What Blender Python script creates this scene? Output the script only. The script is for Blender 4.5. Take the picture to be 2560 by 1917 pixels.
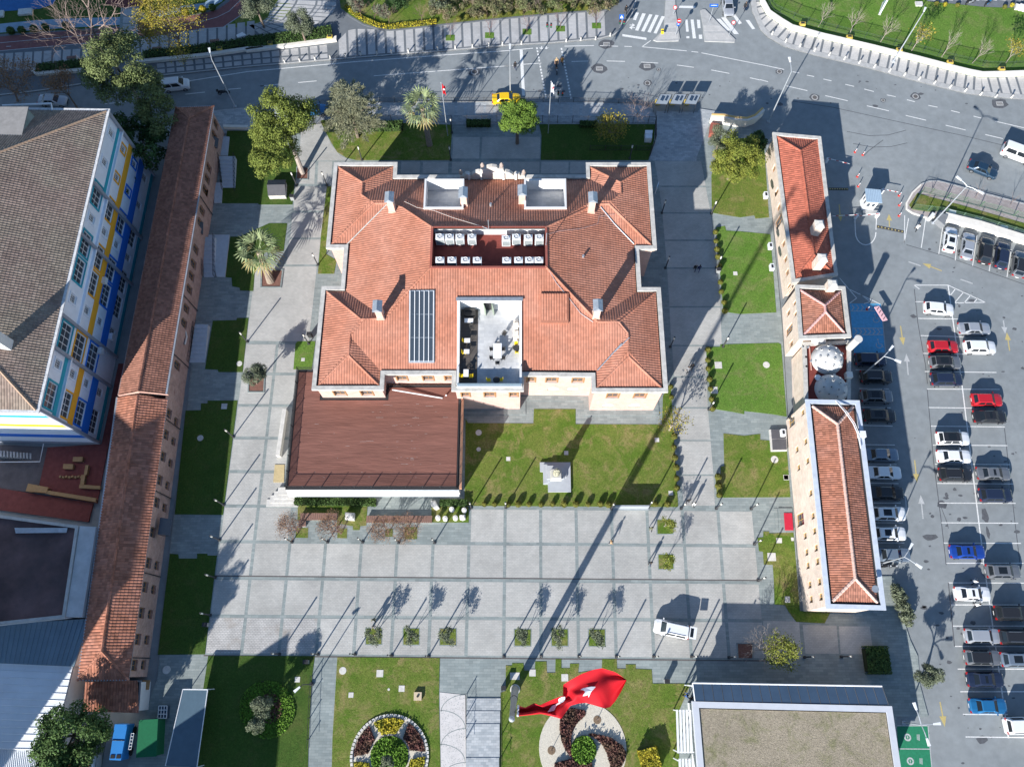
import bpy,math,random
from mathutils import Vector,Matrix
import numpy as np
R=math.radians
random.seed(7)
for o in list(bpy.data.objects):
    bpy.data.objects.remove(o)
SC=bpy.context.scene
COL=SC.collection

# ---------------------------------------------------------------- camera
CAM_H=106.0
FOC,PCX,PCY,NADX,NADY=2000.0,1280.0,958.5,1290.0,1678.0
_d=Vector(((NADX-PCX) /FOC,(NADY-PCY) /FOC,1.0)).normalized()   # straight down, in lens axes (right, down, forward)
_u=-_d
_n=Vector((0,-1,0));_n=(_n-_n.dot(_u) *_u).normalized()
_e=_n.cross(_u)
cam=bpy.data.cameras.new('camera')
cam.sensor_width=36.0
cam.sensor_fit='HORIZONTAL'
cam.lens=FOC/2560.0*36.0
cam.clip_start=1.0
cam.clip_end=8000.0
cam_o=bpy.data.objects.new('camera',cam)
COL.objects.link(cam_o)
_right=Vector((_e.x,_n.x,_u.x));_down=Vector((_e.y,_n.y,_u.y));_fwd=Vector((_e.z,_n.z,_u.z))
mw=Matrix.Identity(4)
for i in range(3):
    mw[i][0] =_right[i];mw[i][1] =-_down[i];mw[i][2] =-_fwd[i]
mw[2][3] =CAM_H
cam_o.matrix_world=mw
SC.camera=cam_o

# ---------------------------------------------------------------- sky, sun, exposure
SUN_EL,SUN_AZ=R(23.6),R(210.4)        # azimuth clockwise from +Y
world=bpy.data.worlds.new('World')
SC.world=world
world.use_nodes=True
nt=world.node_tree
bg=nt.nodes['Background']
sky=nt.nodes.new('ShaderNodeTexSky')
sky.sky_type='NISHITA'
sky.sun_disc=False
sky.sun_elevation=SUN_EL
sky.sun_rotation=SUN_AZ
sky.altitude=100
sky.air_density=1.0
sky.dust_density=0.0
sky.ozone_density=3.0
nt.links.new(sky.outputs[0],bg.inputs[0])
bg.inputs[1].default_value=0.088
sun=bpy.data.lights.new('sun','SUN')
sun.energy=4.8
sun.angle=R(0.53)
sun.color=(1.0,0.965,0.92)
sun_o=bpy.data.objects.new('sun',sun)
COL.objects.link(sun_o)
_sd=Vector((math.sin(SUN_AZ) *math.cos(SUN_EL),math.cos(SUN_AZ) *math.cos(SUN_EL),math.sin(SUN_EL)))
sun_o.rotation_euler=(-_sd).to_track_quat('-Z','Y').to_euler()
sun_o.location=_sd*300
SC.view_settings.view_transform='Standard'
SC.view_settings.look='None'
SC.view_settings.gamma=1.0
SC.view_settings.use_curve_mapping=False
SC.view_settings.exposure=0.88

# ---------------------------------------------------------------- survey helpers: photo plan coordinates -> metres
def G(x,y,z=0.0):
    r=Vector(((x-PCX) /FOC,(y-PCY) /FOC,1.0))
    p=r*((CAM_H-z) /r.dot(_d))
    return Vector((p.dot(_e),p.dot(_n),z))
def zr(ox,oy,s=3.312):
    return lambda x,y,z=0.0:G(ox+x/s,oy+y/s,z)
A=zr(0,0);B=zr(620,0);C=zr(1260,0);D=zr(1900,0)
E=zr(0,460);F=zr(620,380);GG=zr(1180,380);H=zr(1900,460)
I=zr(0,940);J=zr(620,860);K=zr(1140,860);L=zr(1900,940)
MM=zr(0,1417);N=zr(600,1417);O=zr(1240,1417);Q=zr(1900,1417)
P3=zr(1700,1150,5.52);P1=zr(1200,1640,4.424)
def poly(f,pts,z=0.0):
    return [f(x,y,z) for x,y in pts]

# ---------------------------------------------------------------- materials
MATS={}
def mat(name,col,rough=0.85,var=0.12,scale=2.0,bump=0.0,bscale=40.0,metal=0.0,spec=0.35,col2=None,scale2=None,space='world',coat=0.0,attr=0.0,trans=0.0,detail=6.0,streak=None):
    if name in MATS:return MATS[name]
    m=bpy.data.materials.new(name);m.use_nodes=True
    t=m.node_tree;b=t.nodes['Principled BSDF'];L_=t.links.new
    b.inputs['Roughness'].default_value=rough
    b.inputs['Metallic'].default_value=metal
    b.inputs['Specular IOR Level'].default_value=spec
    if coat:b.inputs['Coat Weight'].default_value=coat;b.inputs['Coat Roughness'].default_value=0.088
    if trans:b.inputs['Subsurface Weight'].default_value=0.0
    c=Vector(col[:3])
    c2=Vector(col2[:3]) if col2 else None
    if space=='world':
        src=t.nodes.new('ShaderNodeNewGeometry').outputs['Position']
    else:
        src=t.nodes.new('ShaderNodeTexCoord').outputs['Object']
    if streak:
        mp=t.nodes.new('ShaderNodeMapping');mp.inputs['Scale'].default_value=streak
        L_(src,mp.inputs['Vector']);src=mp.outputs[0]
    def noise(sc,det=detail,ro=0.6):
        n=t.nodes.new('ShaderNodeTexNoise');n.inputs['Scale'].default_value=sc
        n.inputs['Detail'].default_value=det;n.inputs['Roughness'].default_value=ro
        L_(src,n.inputs['Vector']);return n.outputs['Fac']
    def ramp(fac,a,b_,lo=0.3,hi=0.7):
        r=t.nodes.new('ShaderNodeMapRange');r.inputs['From Min'].default_value=lo;r.inputs['From Max'].default_value=hi
        r.inputs['To Min'].default_value=a;r.inputs['To Max'].default_value=b_
        L_(fac,r.inputs['Value']);return r.outputs[0]
    def mixc(fac,ca,cb):
        x=t.nodes.new('ShaderNodeMix');x.data_type='RGBA'
        L_(fac,x.inputs[0])
        for sock,v in ((x.inputs[6],ca),(x.inputs[7],cb)):
            if isinstance(v,Vector):sock.default_value=(v.x,v.y,v.z,1)
            else:L_(v,sock)
        return x.outputs[2]
    out=None
    if c2 is not None:
        out=mixc(ramp(noise(scale2 or scale*0.3),0,1,0.38,0.62),c,c2)
    if var:
        x=t.nodes.new('ShaderNodeMix');x.data_type='RGBA';x.blend_type='MULTIPLY';x.inputs[0].default_value=1.0
        if out is None:x.inputs[6].default_value=(c.x,c.y,c.z,1)
        else:L_(out,x.inputs[6])
        cmb=t.nodes.new('ShaderNodeCombineColor');f=ramp(noise(scale),1-var,1+var)
        for k in range(3):L_(f,cmb.inputs[k])
        L_(cmb.outputs[0],x.inputs[7]);out=x.outputs[2]
    if attr:
        at=t.nodes.new('ShaderNodeAttribute');at.attribute_name='rnd'
        x=t.nodes.new('ShaderNodeMix');x.data_type='RGBA';x.blend_type='MULTIPLY';x.inputs[0].default_value=1.0
        cmb=t.nodes.new('ShaderNodeCombineColor');f=ramp(at.outputs['Fac'],1-attr,1+attr,0,1)
        for k in range(3):L_(f,cmb.inputs[k])
        if out is None:x.inputs[6].default_value=(c.x,c.y,c.z,1)
        else:L_(out,x.inputs[6])
        L_(cmb.outputs[0],x.inputs[7]);out=x.outputs[2]
    if out is None:b.inputs['Base Color'].default_value=(c.x,c.y,c.z,1)
    else:L_(out,b.inputs['Base Color'])
    if bump:
        bp=t.nodes.new('ShaderNodeBump');bp.inputs['Strength'].default_value=min(1.0,bump);bp.inputs['Distance'].default_value=0.05
        L_(noise(bscale,3),bp.inputs['Height']);L_(bp.outputs[0],b.inputs['Normal'])
    MATS[name] =m
    return m
def brickmat(name,c1,c2,mortar,bw,bh,mort=0.012,rough=0.85,rot=0.0,var=0.1,vscale=0.5,bump=0.3,vertical=False,dirt=None):
    if name in MATS:return MATS[name]
    m=bpy.data.materials.new(name);m.use_nodes=True
    t=m.node_tree;b=t.nodes['Principled BSDF'];L_=t.links.new
    b.inputs['Roughness'].default_value=rough;b.inputs['Specular IOR Level'].default_value=0.3
    g=t.nodes.new('ShaderNodeNewGeometry')
    mp=t.nodes.new('ShaderNodeMapping');mp.inputs['Rotation'].default_value=(0,0,rot)
    L_(g.outputs['Position'],mp.inputs['Vector']);src=mp.outputs[0]
    if vertical:      # map (along wall, height)
        sp=t.nodes.new('ShaderNodeSeparateXYZ');L_(src,sp.inputs[0])
        ad=t.nodes.new('ShaderNodeMath');ad.operation='ADD';L_(sp.outputs[0],ad.inputs[0]);L_(sp.outputs[1],ad.inputs[1])
        cb=t.nodes.new('ShaderNodeCombineXYZ');L_(ad.outputs[0],cb.inputs[0]);L_(sp.outputs[2],cb.inputs[1]);src=cb.outputs[0]
    k=t.nodes.new('ShaderNodeTexBrick')
    k.inputs['Scale'].default_value=1.0;k.inputs['Brick Width'].default_value=bw;k.inputs['Row Height'].default_value=bh
    k.inputs['Mortar Size'].default_value=mort;k.inputs['Mortar Smooth'].default_value=0.2;k.inputs['Bias'].default_value=0.0
    for s,v in (('Color1',c1),('Color2',c2),('Mortar',mortar)):k.inputs[s].default_value=(*v,1)
    L_(src,k.inputs['Vector'])
    n=t.nodes.new('ShaderNodeTexNoise');n.inputs['Scale'].default_value=vscale;n.inputs['Detail'].default_value=6;n.inputs['Roughness'].default_value=0.65
    L_(g.outputs['Position'],n.inputs['Vector'])
    r=t.nodes.new('ShaderNodeMapRange');r.inputs['From Min'].default_value=0.3;r.inputs['From Max'].default_value=0.7
    r.inputs['To Min'].default_value=1-var;r.inputs['To Max'].default_value=1+var;L_(n.outputs['Fac'],r.inputs['Value'])
    cmb=t.nodes.new('ShaderNodeCombineColor')
    for q in range(3):L_(r.outputs[0],cmb.inputs[q])
    x=t.nodes.new('ShaderNodeMix');x.data_type='RGBA';x.blend_type='MULTIPLY';x.inputs[0].default_value=1
    L_(k.outputs['Color'],x.inputs[6]);L_(cmb.outputs[0],x.inputs[7])
    out=x.outputs[2]
    if dirt:
        n2=t.nodes.new('ShaderNodeTexNoise');n2.inputs['Scale'].default_value=0.35;n2.inputs['Detail'].default_value=8;n2.inputs['Roughness'].default_value=0.7
        L_(g.outputs['Position'],n2.inputs['Vector'])
        r2=t.nodes.new('ShaderNodeMapRange');r2.inputs['From Min'].default_value=0.52;r2.inputs['From Max'].default_value=0.75;L_(n2.outputs['Fac'],r2.inputs['Value'])
        y=t.nodes.new('ShaderNodeMix');y.data_type='RGBA';L_(r2.outputs[0],y.inputs[0]);L_(out,y.inputs[6]);y.inputs[7].default_value=(*dirt,1);out=y.outputs[2]
    oi=t.nodes.new('ShaderNodeObjectInfo');r3=t.nodes.new('ShaderNodeMapRange');r3.inputs['To Min'].default_value=0.93;r3.inputs['To Max'].default_value=1.05;L_(oi.outputs['Random'],r3.inputs['Value'])
    n3=t.nodes.new('ShaderNodeTexNoise');n3.inputs['Scale'].default_value=0.11;n3.inputs['Detail'].default_value=7;n3.inputs['Roughness'].default_value=0.7;n3.inputs['Distortion'].default_value=1.5;L_(g.outputs['Position'],n3.inputs['Vector'])
    r4=t.nodes.new('ShaderNodeMapRange');r4.inputs['From Min'].default_value=0.35;r4.inputs['From Max'].default_value=0.65;r4.inputs['To Min'].default_value=0.90;r4.inputs['To Max'].default_value=1.06;L_(n3.outputs['Fac'],r4.inputs['Value'])
    mu=t.nodes.new('ShaderNodeMath');mu.operation='MULTIPLY';L_(r3.outputs[0],mu.inputs[0]);L_(r4.outputs[0],mu.inputs[1])
    cb3=t.nodes.new('ShaderNodeCombineColor')
    for q in range(3):L_(mu.outputs[0],cb3.inputs[q])
    x3=t.nodes.new('ShaderNodeMix');x3.data_type='RGBA';x3.blend_type='MULTIPLY';x3.inputs[0].default_value=1;L_(out,x3.inputs[6]);L_(cb3.outputs[0],x3.inputs[7]);out=x3.outputs[2]
    L_(out,b.inputs['Base Color'])
    if bump:
        bp=t.nodes.new('ShaderNodeBump');bp.inputs['Strength'].default_value=bump;bp.inputs['Distance'].default_value=0.02
        iv=t.nodes.new('ShaderNodeMath');iv.operation='SUBTRACT';iv.inputs[0].default_value=1.0;L_(k.outputs['Fac'],iv.inputs[1])
        L_(iv.outputs[0],bp.inputs['Height']);L_(bp.outputs[0],b.inputs['Normal'])
    MATS[name] =m
    return m

# ---------------------------------------------------------------- mesh building
class MB:
    def __init__(s):
        s.v=[];s.f=[];s.m=[];s.r=[];s.mats=[];s.cm=0;s.cr=0.5
    def use(s,m):
        if m not in s.mats:s.mats.append(m)
        s.cm=s.mats.index(m);return s
    def face(s,pts,rnd=None):
        b=len(s.v);s.v.extend([tuple(p) for p in pts]);s.f.append(tuple(range(b,b+len(pts))));s.m.append(s.cm);s.r.append(s.cr if rnd is None else rnd)
    def prism(s,pts,z0,z1,bottom=False):
        """vertical extrusion of a plan polygon"""
        b=len(s.v);n=len(pts)
        ar=sum(pts[i][0] *pts[(i+1) %n][1] -pts[(i+1) %n][0] *pts[i][1] for i in range(n))
        if ar<0:pts=list(reversed(pts))
        for p in pts:s.v.append((p[0],p[1],z0))
        for p in pts:s.v.append((p[0],p[1],z1))
        for i in range(n):
            j=(i+1) %n;s.f.append((b+i,b+j,b+n+j,b+n+i));s.m.append(s.cm);s.r.append(s.cr)
        s.f.append(tuple(range(b+n,b+2*n)));s.m.append(s.cm);s.r.append(s.cr)
        if bottom:s.f.append(tuple(range(b+n-1,b-1,-1)));s.m.append(s.cm);s.r.append(s.cr)
        return s
    def hexa(s,bot,top):
        b=len(s.v)
        for p in list(bot) +list(top):s.v.append(tuple(p))
        for f in ((3,2,1,0),(4,5,6,7),(0,1,5,4),(1,2,6,5),(2,3,7,6),(3,0,4,7)):
            s.f.append(tuple(b+i for i in f));s.m.append(s.cm);s.r.append(s.cr)
        return s
    def box(s,c,d,rz=0.0):
        x,y,z=c;a,b_,h=d[0] /2,d[1] /2,d[2] /2;co,si=math.cos(rz),math.sin(rz)
        q=[(x+u*co-w*si,y+u*si+w*co) for u,w in ((-a,-b_),(a,-b_),(a,b_),(-a,b_))]
        return s.hexa([(p[0],p[1],z-h) for p in q],[(p[0],p[1],z+h) for p in q])
    def tube(s,pts,rad,n=6,cap=True):
        """swept tube through points; rad = number or list"""
        pts=[Vector(p) for p in pts];k=len(pts)
        rad=[rad] *k if isinstance(rad,(int,float)) else rad
        b=len(s.v)
        for i,p in enumerate(pts):
            d=(pts[min(i+1,k-1)] -pts[max(i-1,0)]).normalized()
            a=d.cross(Vector((0,0,1)) if abs(d.z) <0.9 else Vector((1,0,0))).normalized();c=d.cross(a)
            for j in range(n):
                an=2*math.pi*j/n
                s.v.append(tuple(p+a*(math.cos(an) *rad[i]) +c*(math.sin(an) *rad[i])))
        for i in range(k-1):
            for j in range(n):
                j2=(j+1) %n
                s.f.append((b+i*n+j,b+i*n+j2,b+(i+1) *n+j2,b+(i+1) *n+j));s.m.append(s.cm);s.r.append(s.cr)
        if cap:
            s.f.append(tuple(b+j for j in range(n-1,-1,-1)));s.m.append(s.cm);s.r.append(s.cr)
            s.f.append(tuple(b+(k-1) *n+j for j in range(n)));s.m.append(s.cm);s.r.append(s.cr)
        return s
    def lathe(s,c,prof,n=12):
        """prof: (radius, z) from bottom to top round a vertical axis at c"""
        b=len(s.v);k=len(prof)
        for r,z in prof:
            for j in range(n):
                an=2*math.pi*j/n;s.v.append((c[0] +r*math.cos(an),c[1] +r*math.sin(an),c[2] +z))
        for i in range(k-1):
            for j in range(n):
                j2=(j+1) %n
                s.f.append((b+i*n+j,b+i*n+j2,b+(i+1) *n+j2,b+(i+1) *n+j));s.m.append(s.cm);s.r.append(s.cr)
        s.f.append(tuple(b+(k-1) *n+j for j in range(n)));s.m.append(s.cm);s.r.append(s.cr)
        return s
    def build(s,name,m=None,parent=None,smooth=False,label=None,kind=None):
        off=Vector((0,0,0));p=parent
        while p is not None:off+=p.location;p=p.parent
        me=bpy.data.meshes.new(name)
        vs=[(a-off.x,b-off.y,c-off.z) for a,b,c in s.v]
        me.from_pydata(vs,[],s.f)
        ms=s.mats if s.mats else [m]
        if m is not None and s.mats==[]:ms=[m]
        for q in ms:me.materials.append(q)
        if len(ms) >1:me.polygons.foreach_set('material_index',s.m)
        at=me.attributes.new('rnd','FLOAT','FACE');at.data.foreach_set('value',s.r)
        if smooth:me.polygons.foreach_set('use_smooth',[True] *len(s.f))
        me.update()
        o=bpy.data.objects.new(name,me);COL.objects.link(o)
        if parent is not None:o.parent=parent
        if label:o['label'] =label
        if kind:o['kind'] =kind
        return o
def tag(o,label,cat,group=None):
    o['label'] =label;o['category'] =cat
    if group:o['group'] =group
    return o
def thing(name,label,cat,loc=(0,0,0),group=None):
    o=bpy.data.objects.new(name,None);COL.objects.link(o);o.empty_display_size=0.5
    o.location=loc
    return tag(o,label,cat,group)
def struct(name,mb,m,parent=None,**k):
    o=mb.build(name,m,parent,**k)
    if parent is None:o['kind'] ='structure'
    return o
def copy_tree(o,loc=None,rz=None,label=None,parent=None,mats=None,scale=None):
    c=o.copy();COL.objects.link(c)
    if parent is not None:c.parent=parent
    if loc is not None:c.location=loc
    if rz is not None:c.rotation_euler=(0,0,rz)
    if scale is not None:c.scale=(scale,) *3 if not isinstance(scale,(tuple,list)) else scale
    if label:c['label'] =label
    if mats and c.type=='MESH':
        for i,sl in enumerate(c.data.materials):
            if sl is not None and sl.name in mats:
                c.material_slots[i].link='OBJECT';c.material_slots[i].material=mats[sl.name]
    for ch in list(o.children):copy_tree(ch,parent=c,mats=mats)
    return c
def lerp(a,b,t):return a+(b-a) *t
def pline(pts,d):
    """offset an open plan polyline sideways (left positive)"""
    out=[]
    for i,p in enumerate(pts):
        a=pts[max(i-1,0)];b=pts[min(i+1,len(pts) -1)]
        t=Vector((b[0] -a[0],b[1] -a[1])).normalized();out.append(Vector((p[0] -t.y*d,p[1] +t.x*d,0)))
    return out
def resample(pts,step):
    pts=[Vector((p[0],p[1],0)) for p in pts];out=[pts[0].copy()];acc=0.0
    for a,b in zip(pts[:-1],pts[1:]):
        l=(b-a).length;t=step-acc
        while t<=l:out.append(a.lerp(b,t/l));t+=step
        acc=(acc+l) %step
    return out
def strip(mb,line,w0,w1,z0,z1):
    """raised strip between two sideways offsets of a polyline"""
    a=pline(line,w0);b=pline(line,w1)
    for i in range(len(a) -1):
        q=[a[i],a[i+1],b[i+1],b[i]]
        mb.hexa([(p.x,p.y,z0) for p in q],[(p.x,p.y,z1) for p in q])

# ---------------------------------------------------------------- walls with openings, roofs of tiles
def wall(mb,p0,p1,z0,z1,wins,depth=0.25,panes=None,frames=None):
    """wall face from p0 to p1 (outside on the right hand going p0->p1). wins: (u0,u1,v0,v1,kind) in metres.
    Openings are real recesses; calls panes(mbcb) with the recess rectangle."""
    p0=Vector((p0[0],p0[1],0));p1=Vector((p1[0],p1[1],0));Lw=(p1-p0).length;t=(p1-p0) /Lw
    nrm=Vector((t.y,-t.x,0))
    us=sorted({0.0,Lw} | {w[0] for w in wins} | {w[1] for w in wins});vs=sorted({z0,z1} | {w[2] for w in wins} | {w[3] for w in wins})
    def pt(u,v,d=0.0):
        q=p0+t*u-nrm*d;return Vector((q.x,q.y,v))
    for a,b in zip(us[:-1],us[1:]):
        if b-a<1e-4:continue
        for c,d in zip(vs[:-1],vs[1:]):
            um,vm=(a+b) /2,(c+d) /2
            if any(w[0] <um<w[1] and w[2] <vm<w[3] for w in wins):continue
            mb.face([pt(a,c),pt(b,c),pt(b,d),pt(a,d)])
    for w in wins:
        a,b,c,d=w[:4]
        for q in ([(a,c),(b,c)],[(b,c),(b,d)],[(b,d),(a,d)],[(a,d),(a,c)]):
            (u0,v0),(u1,v1) =q
            mb.face([pt(u0,v0),pt(u0,v0,depth),pt(u1,v1,depth),pt(u1,v1)])
        if len(w) >5 and w[5]:      # arched head: spandrels fill the two upper corners
            hh=w[5];n=5;mid=(a+b) /2;hw=(b-a) /2
            arc=[(mid-hw*math.cos(math.pi*k/(2*n) *1.0),d-hh+hh*math.sin(math.pi*k/(2*n))) for k in range(n+1)]
            for sgn in (1,-1):
                ps=[(mid+sgn*(u-mid),v) for u,v in arc]
                for k in range(n):
                    (u0,v0),(u1,v1) =ps[k],ps[k+1]
                    q=[pt(u0,v0,-0.003),pt(u1,v1,-0.003),pt(u1,d,-0.003),pt(u0,d,-0.003)]
                    if sgn<0:q.reverse()
                    mb.face(q);
                    q2=[pt(u0,v0),pt(u0,v0,depth),pt(u1,v1,depth),pt(u1,v1)]
                    mb.face(q2)
    return pt
def window(parent,pt,w,frame_m,glass_m,depth,fw=0.1,bars=(1,1),name='window',sill_m=None,proud=0.0):
    a,b,c,d=w[:4];dd=depth-0.06
    f=MB()
    def bar(u0,u1,v0,v1,e0=dd-0.06,e1=dd+0.05):
        q=[(u0,v0),(u1,v0),(u1,v1),(u0,v1)]
        f.hexa([pt(u,v,e1) for u,v in q],[pt(u,v,e0) for u,v in q])
    bar(a,b,c,c+fw);bar(a,b,d-fw,d);bar(a,a+fw,c+fw,d-fw);bar(b-fw,b,c+fw,d-fw)
    for k in range(1,bars[0] +1):
        u=lerp(a,b,k/(bars[0] +1));bar(u-fw*.35,u+fw*.35,c+fw,d-fw,dd-0.04)
    for k in range(1,bars[1] +1):
        v=lerp(c,d,k/(bars[1] +1));bar(a+fw,b-fw,v-fw*.3,v+fw*.3,dd-0.03)
    if proud:
        e=proud
        for (u0,u1,v0,v1) in ((a-.16,a,c-.05,d+.16),(b,b+.16,c-.05,d+.16),(a,b,d,d+.16)):
            q=[(u0,v0),(u1,v0),(u1,v1),(u0,v1)]
            f.hexa([pt(u,v,0.02) for u,v in q],[pt(u,v,-e) for u,v in q])
    fo=f.build(name,frame_m,parent)
    g=MB();g.face([pt(a+.01,c+.01,dd),pt(b-.01,c+.01,dd),pt(b-.01,d-.01,dd),pt(a+.01,d-.01,dd)])
    g.build('pane',glass_m,fo)
    if sill_m:
        s_=MB();q=[(a-.1,c-.1),(b+.1,c-.1),(b+.1,c-.005),(a-.1,c-.005)]
        s_.hexa([pt(u,v,depth*.5) for u,v in q],[pt(u,v,-.12) for u,v in q]);s_.build('sill',sill_m,fo)
    return fo
def tile_face(mb,pts,period=0.34,course=0.42,amp=0.07,lift=0.035,rng=random,origin=None,tones=None):
    pts=[Vector(p) for p in pts]
    nn=Vector((0,0,0))
    for i in range(len(pts)):
        nn+=(pts[i] -pts[0]).cross(pts[(i+1) %len(pts)] -pts[0])
    nn.normalize()
    if nn.z<0:nn=-nn
    d=Vector((0,0,-1));d=(d-d.dot(nn) *nn).normalized();e=nn.cross(d)
    o=Vector(origin) if origin is not None else pts[0]
    st=[((p-o).dot(e),(p-o).dot(d)) for p in pts]
    smin=min(a for a,_ in st);smax=max(a for a,_ in st)
    def interval(s):
        ts=[]
        for i in range(len(st)):
            (s0,t0),(s1,t1) =st[i],st[(i+1) %len(st)]
            if abs(s1-s0) <1e-9:continue
            k=(s-s0) /(s1-s0)
            if -1e-6<=k<=1+1e-6:ts.append(t0+(t1-t0) *k)
        if not ts:return 0.0,0.0
        return min(ts),max(ts)
    prof=((0.0,0.0),(0.28,0.9),(0.5,1.0),(0.72,0.9))
    ss=[];k=math.floor(smin/period)
    while k*period<smax:
        for f_,h in prof:
            s=(k+f_) *period
            if smin+1e-3<s<smax-1e-3:ss.append((s,h,k))
        k+=1
    ss=[(smin+1e-4,0.0,-999)] +ss+[(smax-1e-4,0.0,999)]
    iv=[interval(s) for s,_,_ in ss]
    tmin=0.0 if origin is not None else min(t for _,t in st)
    tones={} if tones is None else tones
    def P_(s,t,h):return o+e*s+d*t+nn*h
    for i in range(len(ss) -1):
        s0,h0,k0=ss[i];s1,h1,_=ss[i+1];(a0,b0),(a1,b1) =iv[i],iv[i+1]
        lo,hi=min(a0,a1),max(b0,b1)
        if hi-lo<1e-3:continue
        c0=math.floor((lo-tmin) /course);t=lo
        while t<hi-1e-4:
            c1=min(tmin+(c0+1) *course,hi)
            pa,pb=max(a0,min(t,b0)),max(a0,min(c1,b0));qa,qb=max(a1,min(t,b1)),max(a1,min(c1,b1))
            if pb-pa>1e-4 or qb-qa>1e-4:
                key=(k0,c0)
                if key not in tones:tones[key] =rng.random()
                g=lambda x:lift*((x-tmin) /course-c0)
                mb.face([P_(s0,pa,h0*amp+g(pa)),P_(s0,pb,h0*amp+g(pb)),P_(s1,qb,h1*amp+g(qb)),P_(s1,qa,h1*amp+g(qa))],tones[key])
            t=c1;c0+=1
def ridge(mb,a,b,r=0.16,seg=0.45):
    a=Vector(a);b=Vector(b);L_=(b-a).length;n=max(1,int(L_/seg));d=(b-a) /L_
    side=d.cross(Vector((0,0,1))).normalized();up=side.cross(d)
    for i in range(n):
        p=a+d*(L_*i/n);q=a+d*(L_*(i+1) /n);r0,r1=r*0.9,r*1.12;mb.cr=random.random()
        prof=[(-1,-0.35),(-0.75,0.35),(0,0.75),(0.75,0.35),(1,-0.35)]
        A_=[p+side*(x*r0) +up*(y*r0) for x,y in prof];B_=[q+side*(x*r1) +up*(y*r1) for x,y in prof]
        for k in range(4):mb.face([A_[k],A_[k+1],B_[k+1],B_[k]])
        mb.face(list(reversed(B_)))
    mb.cr=0.5

# ---- convex clipping (for roofs made of several hips)
def clip(pl,a,b,c):
    """keep the part of a plan polygon where a*x+b*y+c >= 0"""
    out=[];n=len(pl)
    for i in range(n):
        p,q=pl[i],pl[(i+1) %n];fp=a*p[0] +b*p[1] +c;fq=a*q[0] +b*q[1] +c
        if fp>=0:out.append(p)
        if (fp>0 and fq<0) or (fp<0 and fq>0):
            t=fp/(fp-fq);out.append((p[0] +(q[0] -p[0]) *t,p[1] +(q[1] -p[1]) *t))
    return out
def area(pl):return abs(sum(pl[i][0] *pl[(i+1) %len(pl)][1] -pl[(i+1) %len(pl)][0] *pl[i][1] for i in range(len(pl)))) /2 if len(pl) >2 else 0.0
def subtract(pieces,halves):
    """remove the convex region given by half planes from a list of convex polygons"""
    out=[]
    for pl in pieces:
        rest=pl
        for a,b,c in halves:
            o=clip(rest,-a,-b,-c)
            if area(o) >1e-3:out.append(o)
            rest=clip(rest,a,b,c)
            if area(rest) <1e-3:break
    return out
def hip_pieces(comps,holes,bounds):
    """upper envelope of hips; comps: lists of planes (a,b,c) meaning height a*x+b*y+c. Returns [(plane, polygon)]"""
    res=[]
    for ci,pls in enumerate(comps):
        for pi,P in enumerate(pls):
            pl=[(bounds[0],bounds[2]),(bounds[1],bounds[2]),(bounds[1],bounds[3]),(bounds[0],bounds[3])]
            for pj,Q_ in enumerate(pls):
                if pj!=pi:pl=clip(pl,Q_[0] -P[0],Q_[1] -P[1],Q_[2] -P[2])
                if len(pl) <3:break
            if len(pl) <3:continue
            pl=clip(pl,*P)
            if area(pl) <1e-3:continue
            pieces=[pl]
            for cj,qs in enumerate(comps):
                if cj==ci:continue
                eps=1e-4 if cj>ci else -1e-4
                hv=[(q[0] -P[0],q[1] -P[1],q[2] -P[2] -eps) for q in qs]
                pieces=subtract(pieces,hv)
            for h in holes:pieces=subtract(pieces,h)
            res+=[(P,q) for q in pieces if area(q) >0.02]
    return res
def rect_half(x0,x1,y0,y1):return [(1,0,-x0),(-1,0,x1),(0,1,-y0),(0,-1,y1)]
def roof_from(pieces,z0,m,parent,name='roof_tiles',period=.34,course=.42,amp=.05,lift=.02):
    mb=MB();tn={}
    for P,pl in pieces:
        o=Vector((0,0,z0+P[2]))
        tile_face(mb,[(x,y,z0+P[0] *x+P[1] *y+P[2]) for x,y in pl],period,course,amp,lift,origin=o,tones=tn.setdefault(P,{}))
    o=mb.build(name,m,parent,kind='stuff');return o
# ================================================================ GROUND
M_asph=mat('asphalt',(0.222,0.243,0.252),0.9,0.11,0.8,0.35,40,col2=(0.262,0.283,0.29),scale2=0.06)
M_soil=mat('soil',(0.16,0.13,0.09),0.95,0.2,0.5)
M_white=mat('white_paint',(0.72,0.72,0.70),0.7,0.22,6.0)
M_worn=mat('worn_white_paint',(0.46,0.47,0.47),0.8,0.3,8.0)
M_yel=mat('yellow_paint',(0.50,0.40,0.16),0.7,0.2,8.0)
M_blue=mat('blue_paint',(0.10,0.37,0.60),0.75,0.15,3.0)
M_green=mat('green_paint',(0.02,0.20,0.10),0.75,0.15,3.0)
M_kerb=mat('kerb_stone',(0.42,0.42,0.41),0.85,0.15,1.5)
M_slate=brickmat('green_slate_paving',(0.225,0.26,0.257),(0.295,0.33,0.32),(0.18,0.21,0.205),0.9,0.32,0.012,var=0.12)
M_panel=brickmat('light_paver',(0.425,0.42,0.395),(0.485,0.475,0.445),(0.335,0.335,0.318),0.42,0.21,0.014,var=0.10,vscale=0.35)
M_panel_dirty=brickmat('stained_paver',(0.455,0.445,0.425),(0.515,0.50,0.48),(0.29,0.285,0.275),0.42,0.21,0.03,var=0.16,vscale=0.8,dirt=(0.30,0.26,0.22))
M_cobble=brickmat('grey_block_paving',(0.33,0.36,0.38),(0.48,0.5,0.51),(0.28,0.3,0.31),0.6,0.3,0.012,var=0.1)
M_band=mat('dark_paving_band',(0.15,0.165,0.18),0.9,0.1,1.2)
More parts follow.
